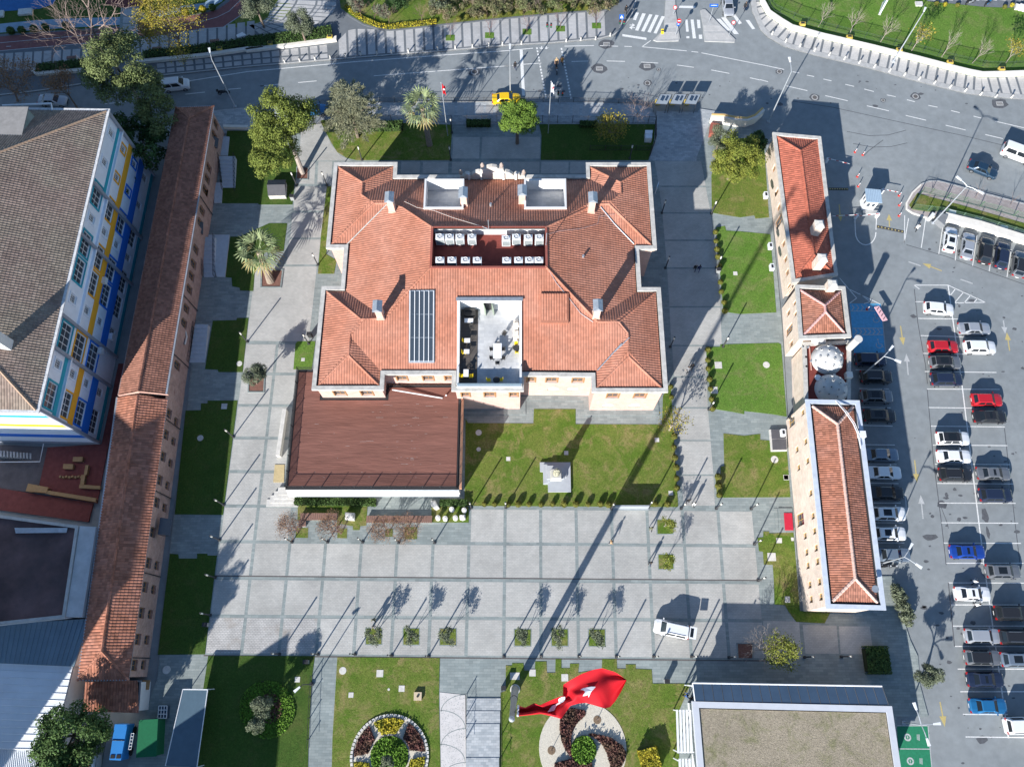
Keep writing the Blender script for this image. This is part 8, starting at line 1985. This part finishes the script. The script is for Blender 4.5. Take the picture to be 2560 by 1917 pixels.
def wallbox(f,x,y,label):
    p=f(x,y,.6);t=thing('yellow_floodlight',label,'floodlight',(p.x,p.y,.1),'yellow boxes along the fences');b=MB();b.box((p.x,p.y,.5),(.9,.65,.8));b.build('box',mat('yellow_box',(.62,.46,.10),.6,.12,4),t);b=MB();b.box((p.x,p.y+.05,.92),(.6,.3,.05));b.build('lid',M_darkmetal,t)
for k,(x,y) in enumerate(((350,205),(738,315),(1150,420),(1570,522),(1998,577))):wallbox(D,x,y,'%s yellow box from the left on the white wall of the fenced lawn'%ordn[k])
wallbox(B,185,365,'left yellow box on the hedge planter of the park corner');wallbox(B,678,312,'right yellow box on the hedge planter of the park corner');wallbox(A,1820,408,'yellow box in the shaded hedge of the street planter')
def lowwall(name,label,f,pts,w,h,m,z0=.1):
    q=[f(*p) for p in pts];b=MB();strip(b,q,-w/2,w/2,z0,z0+h);t=thing(name,label,'wall',(q[0].x,q[0].y,z0));b.build('wall_body',m,t);b=MB();strip(b,q,-w/2-.05,w/2+.05,z0+h,z0+h+.07);b.build('coping',m,t)
lowwall('planter_wall','white planter wall at the sunlit park corner',B,[(-10,435),(200,412),(735,345),(725,325)],.5,.5,M_wallwhite);lowwall('planter_wall','shaded white planter wall along the street, upper left',A,[(1140,530),(1700,475),(2186,405)],.5,.5,M_wallwhite);lowwall('planter_wall','white planter wall left of the tall pine',A,[(260,580),(318,628),(780,592)],.5,.5,M_wallwhite)
lowwall('fence_plinth','pale plinth wall at the north end of the west lawn',A,[(1860,1068),(2060,1072)],.35,.6,M_wallwhite)
# curved entrance wall
q=[C(*p) for p in ((1700,1015),(1800,1020),(1900,1040),(1990,1045),(2060,1020),(2125,960))];t=thing('entrance_wall','curved white entrance wall with ochre top beside the drive','wall',(q[0].x,q[0].y,.1));b=MB();strip(b,q,-.3,.3,.1,1.7);b.build('wall_body',M_wallwhite,t);b=MB();strip(b,q,.05,.34,1.7,1.82);b.build('ochre_cap',mat('ochre_cap',(.60,.40,.16),.8,.1,3),t)
b=MB();p=C(1735,1100);b.prism(poly(C,[(1700,1055),(1775,1065),(1750,1140),(1690,1145)]),.1,1.2);o=b.build('red_sign_block',mat('red_brown_block',(.33,.10,.07),.8,.15,3));tag(o,'red brown block at the end of the entrance wall','wall block')
t=thing('cabinet','white cabinet on the lawn beside the entrance drive','cabinet',C(1190,1165));b=MB();b.prism(poly(C,[(1160,1128),(1218,1128),(1215,1188),(1160,1186)]),.14,1.3);b.build('case',M_metalw,t);b=MB();b.prism(poly(C,[(1158,1125),(1220,1125),(1218,1150),(1158,1150)]),1.3,1.4);b.build('lid',M_metalw,t)
# bollards
def boll_proto():
    t=thing('bollard','','bollard',(0,0,0),'stone bollards along the kerb');b=MB();b.lathe((0,0,0),[(.16,0),(.16,.1),(.12,.14),(.11,.62),(.15,.66),(.15,.74)],10);b.build('post',M_stone,t);b=MB();b.lathe((0,0,.74),[(.15,0),(.10,.08),(.03,.12)],10);b.build('head',mat('dark_stone',(.17,.17,.17),.8,.1,4),t);return t
bo=boll_proto();bf=True
for nme,f,pts in (('on the sunlit north kerb',B,[(308,525),(432,515),(558,500),(685,490),(812,478),(935,462),(1070,455),(1190,450),(1330,440),(1450,432),(1572,420),(1718,408),(1860,398),(1995,385),(2108,378),(2265,372),(2635,352),(2755,342),(2877,334),(2998,305)]),('on the kerb below the white wall',D,[(98,292),(210,352),(327,393),(448,428),(570,464),(695,498),(818,530),(943,563),(1068,598),(1190,632),(1313,665),(1438,698),(1568,732),(1693,762),(1820,792),(1945,812),(2076,815)])):
    for k,(x,y) in enumerate(pts):
        p=f(x,y);t=bo if bf else copy_tree(bo);bf=False;t.location=(p.x,p.y,.135);t['label'] ='%s stone bollard from the left %s'%(ordn[k],nme)
# ---- car park booth, barriers, posts, brick island
t=thing('guard_booth','white guard booth with blue grey corrugated roof at the car park entrance','booth',H(905,200));z1=2.6;q=[H(872,48,z1),H(990,60,z1),H(1005,155,z1),H(885,148,z1)];pl_=[(v.x,v.y) for v in q];wl2=inset(pl_,.2)
bw=MB();pend=[]
for i,j in ((0,3),(3,2),(2,1),(1,0)):
    Lw=math.hypot(wl2[j][0] -wl2[i][0],wl2[j][1] -wl2[i][1]);ws=[(Lw*.12,Lw*.45,1.0,2.0,0,0),(Lw*.55,Lw*.88,1.0,2.0,0,0)];pt=wall(bw,wl2[i],wl2[j],0,z1,ws,.1);pend+=[(pt,w) for w in ws]
bw.build('walls',M_metalw,t)
for pt,w in pend:window(t,pt,w,M_metalw,M_glass,.1,.05,(0,0))
q2=[v+(v-sum(q,Vector()) /4).normalized() *.12 for v in q];b=MB();b.hexa([(v.x,v.y,z1) for v in q2][::-1],[(v.x,v.y,z1+.12+(.12 if k in (0,1) else 0)) for k,v in enumerate(q2)][::-1]);rf_=b.build('roof',mat('blue_grey_sheet',(.30,.40,.50),.5,.06,2),t)
for k in range(9):a_,c_=q2[0].lerp(q2[1],(k+.5) /9),q2[3].lerp(q2[2],(k+.5) /9);b=MB();b.tube([(a_.x,a_.y,z1+.25),(c_.x,c_.y,z1+.13)],.04,4);b.build('corrugation',MATS['blue_grey_sheet'],rf_)
b=MB();b.prism(poly(H,[(845,215),(990,225),(965,255),(850,250)]),0,.2);b.build('platform',M_kerb,t)
def barrier(label,f,foot,tip,z=1.0):
    p,q=f(*foot),f(tip[0],tip[1],z);t=thing('barrier',label,'barrier',(p.x,p.y,0));b=MB();b.box((p.x,p.y,.5),(.35,.35,1.0));b.build('housing',M_metalw,t);n=8
    for k in range(n):a_,c_=Vector((p.x,p.y,z)).lerp(q,k/n),Vector((p.x,p.y,z)).lerp(q,(k+1) /n);b=MB();b.tube([a_,c_],.05,5);b.build('arm_segment',M_metalw if k%3 else mat('red_band',(.5,.05,.04),.6,0),t)
barrier('white barrier arm left of the guard booth',H,(785,285),(600,266));barrier('white barrier arm beside the lower edge of the guard booth',H,(960,275),(800,268));barrier('white barrier arm right of the guard booth roof',H,(1000,75),(1145,68));barrier('white and ochre barrier arm by the east wing',D,(545,1345),(740,1358))
for k,(f,x,y) in enumerate(((D,785,1262),(D,850,1285),(D,805,1465),(D,812,1545),(H,1150,98),(H,1152,178),(H,1150,265),(H,885,1038))):
    p=f(x,y);t=thing('delineator_post','%s red and white delineator post %s'%((ordn[k],'from the top on the entrance lane') if k<4 else ((ordn[k-4],'from the top right of the guard booth') if k<7 else ('single','on the blue accessible bay'))),'post',(p.x,p.y,0),'delineator posts');b=MB();b.lathe((p.x,p.y,0),[(.2,0),(.2,.05),(.08,.08)],10);b.build('foot',mat('red_plastic',(.55,.06,.05),.6,0),t)
    for j in range(4):b=MB();b.lathe((p.x,p.y,.08+j*.2),[(.06,0),(.06,.2)],8);b.build('band',MATS['red_plastic'] if j%2==0 else M_metalw,t)
isl=sheet('brick_island',[H(*p) for p in ((1205,190),(1215,150),(1260,75),(1330,10))] +[D(*p) for p in ((1400,1505),(1480,1502),(1800,1592),(2300,1722))] +[H(*p) for p in ((2300,470),(2186,440),(1500,262),(1380,280),(1260,240),(1215,215))],-.02,.13,brickmat('pink_grey_brick',(.36,.31,.29),(.45,.40,.38),(.33,.3,.29),.4,.2,.015))
b=MB();strip(b,[H(*p) for p in ((1500,268),(1380,282),(1260,242),(1212,210),(1212,160),(1260,75),(1330,10))],-.12,.12,.0,.16);b.build('kerb',M_wallwhite,isl)
b=MB();strip(b,[D(*p) for p in ((1330,1530),(1400,1505),(1480,1502),(1800,1592),(2300,1722))],-.12,.12,.0,.16);b.build('kerb',M_kerb,isl)
sheet('verge',poly(H,[(1230,180),(1300,80),(1400,110),(1700,190),(2186,330),(2300,360),(2300,420),(1700,262),(1520,220),(1400,235),(1260,215)]),.1,.16,M_grass)
lowwall('retaining_wall','broad white retaining wall above the slanted parking bays',H,[(1510,290),(1800,360),(2186,482),(2350,530)],1.1,.9,M_wallwhite,0)
fence('green mesh fence on the brick island',H,[(1245,210),(1330,70),(1900,215),(2300,330)],.15,1.4,.2,mat('green_mesh',(.10,.17,.11),.6,.1,3),.008,2.5,mesh=True);fence('green mesh fence above the retaining wall',H,[(1245,210),(1480,240),(1800,320),(2300,470)],.15,1.4,.2,MATS['green_mesh'],.008,2.5,mesh=True)
for k,(x,y) in enumerate(((1578,250),(2005,378),(1790,312))):p=H(x,y);b=MB();b.box((p.x,p.y,.4),(1.0,.7,.5),-.28);o=b.build('junction_box',M_metalw if k<2 else M_kerb);tag(o,['white box at the left of the verge above the slanted bays','white box at the right of the verge above the slanted bays','grey box in the middle of the verge above the slanted bays'][k],'box')
t=thing('waste_container','grey waste container with white bin at the end of the retaining wall','bin',H(1465,320));b=MB();b.prism(poly(H,[(1435,320),(1460,265),(1528,290),(1500,375)]),0,1.1);b.build('container',mat('grey_bin',(.20,.21,.22),.7,.1,3),t);b=MB();b.prism(poly(H,[(1375,300),(1405,260),(1430,275),(1400,310)]),0,.9);b.build('white_bin',M_metalw,t)
# pink notice board with dark stripes
p=H(1020,1060,2.2);t=thing('notice_board','pink notice board on a post right of the accessible bays','sign',(p.x,p.y,0));b=MB();b.hexa([(p.x-.9,p.y+1.0,1.6),(p.x-.2,p.y+1.2,1.6),(p.x+.7,p.y-1.,1.6),(p.x,p.y-1.2,1.6)][::-1],[(p.x-.9,p.y+1.0,1.7),(p.x-.2,p.y+1.2,1.7),(p.x+.7,p.y-1.,1.7),(p.x,p.y-1.2,1.7)][::-1]);b.build('board',mat('pink_board',(.75,.45,.48),.7,.05,3),t)
for k in range(4):b=MB();b.box((p.x-.4+k*.22,p.y+.8-k*.5,1.712),(.55,.1,.012),.9);b.build('lettering',M_darkmetal,t)
b=MB();b.tube([(p.x,p.y,0),(p.x,p.y,1.6)],.06,6);b.build('post',M_galv,t)
# ---- statue on its stepped plinth
t=thing('monument','grey stepped stone monument with a standing figure on the front lawn','monument',K(825,1090))
for q,h in (([(693,985),(945,985),(950,1228),(762,1228),(760,1165),(722,1165),(720,1062),(695,1060)],.35),([(722,1005),(912,1010),(912,1112),(870,1115),(722,1165)],.6),([(748,1020),(895,1025),(890,1125),(748,1130)],.9)):
    b=MB();b.prism(poly(K,q),.12,.12+h);b.build('step',mat('monument_stone',(.42,.44,.46),.8,.06,1.5),t)
p=K(828,1085,1.5);b=MB();b.hexa([(p.x-.75,p.y-.7,1.0),(p.x+.75,p.y-.7,1.0),(p.x+.75,p.y+.7,1.0),(p.x-.75,p.y+.7,1.0)],[(p.x-.62,p.y-.58,2.5),(p.x+.62,p.y-.58,2.5),(p.x+.62,p.y+.58,2.5),(p.x-.62,p.y+.58,2.5)]);b.build('pedestal',mat('monument_pedestal',(.50,.49,.45),.8,.08,2),t)
me,pz_=body_mesh('hold',.35);me.materials.clear();me.materials.append(mat('weathered_bronze',(.40,.38,.28),.6,.25,4));o=bpy.data.objects.new('statue_figure',me);COL.objects.link(o);o.parent=t;o.location=(p.x-t.location.x,p.y-t.location.y,2.5-t.location.z);o.rotation_euler.z=-1.57;o.scale=(1.35,1.35,1.25)
b=MB();b.lathe((p.x,p.y,2.5),[(.5,.2),(.46,.7),(.36,1.3),(.3,1.75)],12);b.build('statue_coat',MATS['weathered_bronze'],t)
# freestanding dark slab sign that throws the big shadow
b=MB();p,q=K(1305,1372),K(1585,1372);b.box(((p.x+q.x) /2,p.y+.2,.95),((q-p).length,.18,1.7));b.box(((p.x+q.x) /2,p.y+.2,.16),((q-p).length+.3,.5,.1));o=b.build('slab_sign',mat('grey_slab',(.34,.37,.39),.7,.08,2));tag(o,'long freestanding grey slab at the plaza edge of the statue lawn','slab')
# benches
M_bench=mat('bench_timber',(.24,.14,.11),.8,.1,2)
def bench(label,f,pts,w,h=.45):
    q=[f(*p) for p in pts];t=thing('timber_bench',label,'bench',(q[0].x,q[0].y,.12));
    for a_,c_ in zip(q[:-1],q[1:]):
        d=c_-a_;L_=d.length;n_=max(2,int(L_/.28));an=math.atan2(d.y,d.x)
        for k in range(n_):c=a_.lerp(c_,(k+.5) /n_);b=MB();b.cr=random.random();b.box((c.x,c.y,.12+h),(L_/n_*.88,w,.06),an);b.build('slat',M_bench,t)
        b=MB();c=(a_+c_) /2;b.box((c.x,c.y,.12+h/2-.03),(L_-.1,w*.8,h-.05),an);b.build('support',M_cornice,t)
bench('L shaped timber bench, long part, left before the annex',J,[(440,1434),(745,1434)],.95);bench('short return of the L shaped timber bench',J,[(458,1458),(458,1518)],.95);bench('long timber bench in the middle before the annex',J,[(985,1456),(1528,1456)],.95)
for k,(x,y) in enumerate(((1310,425),(1785,362),(605,500))):bench('dark park bench on the shaded walk, %s'%('below the yellow tree','right of the yellow tree','left of the tall pine')[k],A,[(x-40,y),(x+40,y-8)],.5,.45)
b=MB();b.prism(poly(A,[(1970,325),(2020,300),(2055,325),(1980,345)]),.13,.9);o=b.build('litter_box',M_metalw);tag(o,'white box beside the bench on the shaded walk','box')
# stone fragments: column drums, blocks, a lion-like block
M_frag=mat('white_marble_fragment',(.74,.72,.68),.85,.12,4)
for k,(x,y) in enumerate(((1687,1370),(1790,1377),(1573,1440),(1633,1445),(1717,1440))):
    p=J(x,y,.5);b=MB();b.lathe((p.x,p.y,.15),[(.32,0),(.34,.1),(.26,.16),(.25,.55),(.33,.62),(.33,.74)],12);b.lathe((p.x,p.y,.89),[(.2,0),(.16,.05)],10);o=b.build('column_drum',M_frag);tag(o,'white marble column stump on the display lawn, %s'%('upper left','upper right','lower left','lower middle','lower right')[k],'stone fragment','marble fragments east of the annex')
for f,q,h,lab in ((J,[(812,1400),(890,1405),(888,1465),(812,1460)],1.0,'white carved marble block on the lawn before the annex'),(J,[(1518,1305),(1555,1298),(1588,1365),(1560,1380),(1520,1345)],.8,'irregular white marble piece against the annex wall'),(J,[(1752,1420),(1800,1415),(1802,1455),(1780,1465),(1755,1455)],.7,'broken white marble block at the corner of the display lawn')):
    b=MB();pp=poly(f,q);c=sum(pp,Vector()) /len(pp);b.prism(pp,.14,.14+h*.6);b.prism([c+(v-c) *.75 for v in pp],.14+h*.6,.14+h);b.prism([c+(v-c) *.4+Vector((.1,.05,0)) for v in pp],.14+h,.2+h*1.15);o=b.build('marble_block',M_frag);tag(o,lab,'stone fragment')
# dark roofed box on the west lawn, litter bins, signs
t=thing('utility_shed','small shed with dark grey pitched roof on the west lawn under the pine','shed',B(235,1560));q=poly(B,[(160,1500),(308,1500),(305,1615),(165,1618)],1.2);b=MB();b.prism([(v.x,v.y) for v in q],.14,1.1);b.build('walls',M_cornice,t);q=poly(B,[(160,1480),(308,1478),(308,1608),(160,1612)],1.6);mA,mB=q[0].lerp(q[3],.45),q[1].lerp(q[2],.45);mA.z=mB.z=1.85
b=MB();lo=[Vector((v.x,v.y,1.25)) for v in q];b.face([lo[0],mA,mB,lo[1]]);b.face([lo[3],lo[2],mB,mA]);b.face([lo[0],lo[3],mA]);b.face([lo[1],mB,lo[2]]);b.build('roof',mat('charcoal_roof',(.10,.10,.11),.8,.1,2),t)
M_bin=mat('grey_bin_metal',(.30,.31,.31),.6,.1,3)
for k,(f,x,y,lab) in enumerate(((F,375,398,'grey litter bin at the edge of the north west drive'),(F,520,1530,'dark litter bin beside the main building west corner'),(GG,2030,1000,'pale litter bin on the right edge of the east path'),(MM,1722,480,'pale litter bin at the south west corner of the plaza'),(N,560,785,'grey litter bin at the top of the lower left lawn'),(O,1405,945,'pale litter bin on the paving before the pavilion'),(P1,262,350,'grey litter bin beside the giant flagpole'))):
    p=f(x,y);t=thing('litter_bin',lab,'bin',(p.x,p.y,.12),'litter bins');b=MB();b.box((p.x,p.y,.62),(.55,.45,1.0));b.build('bin_body',M_bin if k!=1 else M_darkmetal,t);b=MB();b.box((p.x,p.y,1.18),(.62,.52,.12));b.build('lid',M_darkmetal,t)
t=thing('information_sign','white information sign standing east of the main building','sign',GG(1525,325));p=GG(1522,330);b=MB();b.box((p.x,p.y,1.1),(.9,.12,1.9),1.2);b.build('panel',M_metalw,t);b=MB();b.box((p.x+.07,p.y-.03,1.75),(.7,.03,.3),1.2);b.build('blue_header',M_blue,t)
# lawn hatches, drain covers
for k,(f,x,y,r,rd) in enumerate(((K,188,735,.42,1),(K,188,873,.3,1),(K,433,952,.28,0),(K,912,903,.28,0),(K,1662,795,.3,0),(K,1777,1235,.3,0),(N,853,857,.45,1),(N,1160,880,.42,0),(N,478,930,.32,0),(N,1340,1005,.36,0),(N,921,1058,.3,0),(N,1233,1012,.15,1),(P1,580,182,.4,0),(P1,937,235,.42,0),(I,1860,253,.4,0),(I,1662,515,.42,1),(E,1985,1490,.4,1),(L,118,692,.5,1),(H,50,1500,.48,1),(MM,1383,850,.5,1),(P3,1460,242,.36,0),(L,213,840,.3,0),(J,458,132,.25,0),(GG,2178,1010,.3,0),(K,2135,385,.5,0),(K,2170,178,.5,0))):
    p=f(x,y);b=MB()
    if rd:b.lathe((p.x,p.y,.12),[(r,0),(r,.05),(r*.8,.055)],18)
    else:b.box((p.x,p.y,.15),(r*2,r*2,.06))
    o=b.build('lawn_cover',M_stone,plaza)
p=N(1475,1068);t=thing('sculpture_base','square sand coloured plinth with a dark centre on the south lawn','plinth',(p.x,p.y,.14));b=MB();b.box((p.x,p.y,.3),(.95,.95,.4));b.build('plinth',mat('sandstone',(.60,.48,.34),.9,.1,3),t);b=MB();b.lathe((p.x,p.y,.5),[(.14,0),(.14,.12)],10);b.build('socket',M_darkmetal,t)
# ---- street signs and signals at the junction
def sign(label,f,base,top,kind,z0=0.0):
    h=solve_h(f,base,top);p=f(*base);t=thing('road_sign',label,'sign',(p.x,p.y,z0),'road signs at the junction');b=MB();b.tube([(p.x,p.y,z0),(p.x,p.y,h+.2)],.04,6);b.build('post',M_galv,t);R90=Vector((1,0,0));n=Vector((.0,-.55,.83)).normalized();up=n.cross(R90)
    def plate(cx,cy,w,hh,m,name,off=.06,rnd=False):
        c=Vector((p.x,p.y-.05,h+cy)) +n*off+R90*cx;b=MB()
        if rnd:b.tube([c-n*.01,c+n*.01],w/2,16)
        else:q=[c+R90*(sx*w/2) +up*(sy*hh/2) for sx,sy in ((-1,-1),(1,-1),(1,1),(-1,1))];b.hexa([v-n*.012 for v in q],[v+n*.012 for v in q])
        return b.build(name,m,t)
    if kind=='ped':plate(0,0,.75,.75,mat('sign_blue',(.01,.10,.42),.5,0),'blue_plate');c=Vector((p.x,p.y-.05,h)) +n*.085;b=MB();b.face([c+up*.28,c-R90*.28-up*.22,c+R90*.28-up*.22]);b.build('white_triangle',M_metalw,t)
    elif kind=='noentry':plate(0,.3,.7,.7,mat('sign_red',(.55,.02,.02),.5,0),'red_disc',.06,True);plate(0,.3,.46,.12,M_metalw,'white_bar',.09);plate(0,-.4,.6,.6,mat('sign_blue',(.01,.10,.42),.5,0),'blue_disc',.06,True);plate(0,-.4,.3,.1,M_metalw,'white_arrow',.09)
    elif kind=='disc':plate(0,0,.65,.65,mat('sign_red',(.55,.02,.02),.5,0),'red_disc',.06,True);plate(0,0,.42,.42,M_metalw,'white_centre',.085,True)
    elif kind=='blue':plate(0,0,1.4,.5,mat('sign_blue',(.01,.10,.42),.5,0),'blue_panel');plate(0,.02,1.0,.07,M_metalw,'text_line',.085);plate(0,-.12,.7,.05,M_metalw,'text_line',.085)
    elif kind=='chevron':plate(0,0,.45,.8,mat('sign_yellow',(.8,.55,.02),.5,0),'yellow_panel');plate(0,.18,.45,.13,M_darkmetal,'black_band',.085);plate(0,-.15,.45,.13,M_darkmetal,'black_band',.085)
    return t
sign('blue pedestrian crossing sign at the pavement corner',C,(958,240),(962,140),'ped',.13);sign('red no entry sign above a blue arrow disc on the left island',C,(1418,300),(1442,185),'noentry',.15);sign('yellow and black marker at the tip of the left island',C,(1305,290),(1307,262),'chevron',.15);sign('blue direction sign on the right island',C,(1695,190),(1728,45),'blue',.15);sign('round sign beside a mirror on the right island',C,(1860,305),(1890,185),'disc',.15);sign('small round sign on the left island top',C,(1400,130),(1402,60),'disc',.15)
def signal(label,f,base,top,z0=.13):
    h=max(2.4,solve_h(f,base,top));p=f(*base);t=thing('traffic_light',label,'traffic light',(p.x,p.y,z0),'traffic lights of the crossing');b=MB();b.tube([(p.x,p.y,z0),(p.x,p.y,h)],.06,7);b.build('post',M_galv,t)
    for k,(dx,dy) in enumerate(((-.3,-.1),(.35,-.2))):
        b=MB();b.box((p.x+dx,p.y+dy,h-.6),(.3,.26,.85));hd_=b.build('signal_head',M_darkmetal,t)
        for j,m in enumerate((mat('signal_red',(.4,.03,.02),.4,0),mat('signal_green',(.02,.3,.12),.4,0))):b=MB();b.tube([(p.x+dx,p.y+dy-.13,h-.4-j*.4),(p.x+dx,p.y+dy-.15,h-.4-j*.4)],.1,10);b.build('lens',m,hd_)
signal('traffic light on the north pavement by the dotted crossing',C,(365,350),(375,180));signal('traffic light on the front pavement by the dotted crossing',C,(458,870),(462,745));signal('green traffic light at the pavement corner by the pedestrian sign',C,(965,245),(968,205))
# three glazed canopies with yellow boxes at the drive entrance
for k,x in enumerate((1320,1440,1560)):
    t=thing('turnstile_canopy','glazed turnstile canopy with yellow base at the drive entrance, %s of three'%('left','middle','right')[k],'canopy',C(x,860),'turnstile canopies');z=2.2;q=[C(x-25,780,z),C(x+72,782,z),C(x+30,868,z),C(x-68,862,z)]
    b=MB();b.hexa([v-Vector((0,0,.03)) for v in q][::-1],q[::-1]);b.build('glass_roof',mat('clear_canopy',(.30,.34,.38),.1,0,spec=.5),t);b=MB()
    for i in range(4):b.tube([q[i],q[(i+1) %4]],.04,4)
    b.build('roof_frame',M_darkmetal,t)
    for i in (0,1,2,3):b=MB();b.tube([(q[i].x,q[i].y,.1),q[i]],.04,5);b.build('post',M_darkmetal,t)
    p=C(x-45,845,.6);b=MB();b.box((p.x,p.y,.5),(.85,.45,.9));b.build('yellow_reader',mat('yellow_box',(.62,.46,.10),.6,.12,4),t)
    for dx in (0,.65):p=C(x+5,815,z);b=MB();b.box((p.x-.2+dx,p.y,z+.02),(.5 if dx==0 else .35,1.0,.03),-.45);b.build('solar_panel',M_cglass,t)
# crates and fence in the yard left of the glass ramp, and the ramp roof
t=thing('glass_ramp_roof','shaded glass roofed ramp at the bottom left','ramp',MM(1560,1350));q=poly(MM,[(1515,1010),(1720,1012),(1630,1656),(1370,1640)],2.4);b=MB();b.hexa([v-Vector((0,0,.05)) for v in q][::-1],q[::-1]);b.build('glass',mat('ramp_glass',(.09,.14,.18),.12,.1,1,spec=.5),t);b=MB();b.tube([q[0],q[1]],.06,5);b.tube([q[1],q[2]],.06,5);b.tube([q[0],q[3]],.06,5);b.build('frame',M_metalw,t)
for i in range(4):b=MB();b.tube([(q[i].x,q[i].y,.1),q[i]],.06,5);b.build('post',M_metalw,t)
t=thing('window_frame_stack','white gridded frame leaning beside the green container','frame',MM(1345,1200));q=poly(MM,[(1315,1148),(1383,1148),(1378,1250),(1305,1250)],1.0)
for i in range(4):
    a_,c_=q[0].lerp(q[1],i/3),q[3].lerp(q[2],i/3);b=MB();b.tube([a_,c_],.05,4);b.build('bar',M_metalw,t);a_,c_=q[0].lerp(q[3],i/3),q[1].lerp(q[2],i/3);b=MB();b.tube([a_,c_],.05,4);b.build('bar',M_metalw,t)
b=MB();b.hexa([v-Vector((0,0,.9)) for v in q][::-1],[v-Vector((0,0,.06)) for v in q][::-1]);b.build('glass',M_cglass,t)
fence('dark green yard fence left of the blue truck',MM,[(930,1310),(880,1450),(840,1700)],.1,1.8,.12,GF);fence('railing beside the narrow walk of the south lawns',N,[(600,900),(585,1150),(570,1500)],.14,1.0,1.2);fence('railing on the left of the broad steps',N,[(1872,1060),(1876,1500)],.2,1.0,1.0);fence('railing between the broad steps and the flag lawn',P1,[(232,400),(240,700),(235,1225)],.2,1.0,1.2)
# shops' top-right corner, advertising panel
p=D(1020,60,2.5);t=thing('advertising_panel','tall white advertising panel on the fenced lawn','sign',(p.x,p.y,.15));q=[D(985,110,1.2),D(1000,130,1.2),D(1058,0,4.0),D(1040,-15,4.0)];b=MB();pb=D(1000,130);b.box((pb.x+.2,pb.y+1.2,2.3),(.25,2.6,4.0),-.4);b.build('panel',mat('pale_blue_panel',(.60,.68,.70),.5,.05,2),t);b=MB();b.box((pb.x+.2,pb.y+1.2,.25),(.4,2.8,.2),-.4);b.build('foot',M_kerb,t)
p=D(1310,45);b=MB();b.box((p.x,p.y,.25),(1.2,.9,.25));o=b.build('lamp_footing',M_stone);tag(o,'pale square footing slab on the fenced lawn','slab')
for k,(x,y) in enumerate(((2025,62),(2085,48),(1460,35),(1530,42),(1635,48))):
    pp_=D(x,y,.4);t=copy_tree(bp,(pp_.x,pp_.y,.16),1.0*k,mats={'boxwood_leaves':V_gold} if k%2 else None);t['label'] ='%s round bush from the left on the upper edge of the fenced lawn'%ordn[[3,4,0,1,2][k]];t['group'] ='bushes on the upper edge of the fenced lawn'
pp_=D(2120,75);b=MB()
for k in range(3):b.prism([(pp_.x+k*.6+dx,pp_.y+dy-k*.2) for dx,dy in ((-.5,-.4),(.4,-.5),(.5,.3),(-.2,.6))],.15,.6+.2*k)
o=b.build('rock_pile',M_frag);tag(o,'pile of white rocks at the upper right corner of the fenced lawn','rocks')
# ---- neighbours just outside the frame to the south west, whose shade falls on the lower left
def neighbour(name,label,x0,x1,y0,y1,h,hw=None):
    t=thing(name,label,'building',((x0+x1) /2,(y0+y1) /2,0));bw=MB();pend=[]
    q=[(x0,y1),(x1,y1),(x1,y0),(x0,y0)]
    for i,j in ((0,3),(3,2),(2,1),(1,0)):
        Lw=math.hypot(q[j][0] -q[i][0],q[j][1] -q[i][1]);ws=[(u,u+1.3,z,z+1.5,0,0) for u in [1.2+3.0*k for k in range(int((Lw-2.5) /3.0) +1)] for z in [1.2+3.0*m for m in range(int((min(h,hw or h) -1.5) /3))]];pt=wall(bw,q[i],q[j],0,min(h,hw or h),ws,.2);pend+=[(pt,w) for w in ws]
    bw.build('walls',M_wallwhite,t)
    for pt,w in pend:g_=MB();g_.face([pt(w[0],w[2],.18),pt(w[1],w[2],.18),pt(w[1],w[3],.18),pt(w[0],w[3],.18)]);g_.build('window',M_glass,t)
    b=MB();hl=hw or h;b.hexa([(x0-.2,y0-.2,hl),(x1+.0,y0-.2,hl),(x1+.0,y1+.0,hl),(x0-.2,y1+.0,hl)],[(x0-.2,y0-.2,hl+.3),(x1,y0-.2,h+.3),(x1,y1,h+.3),(x0-.2,y1,hl+.3)]);b.build('roof',M_tile_dark,t);return t
neighbour('apartment_block','pale apartment block beyond the lower left edge',-92,-69.1,-26.9,-6.9,25.2)
neighbour('gate_house','pale house with sloping roof beyond the bottom edge, left',-58,-43.5,-40,-20.6,12.6,4.0)
nb_=neighbour('gate_house_wing','pale lower house beyond the bottom edge, middle left',-60,-33.2,-52,-41.2,11.7)
neighbour('school_west_block','pale block west of the striped school beyond the left edge',-112,-81.5,28,74,17)
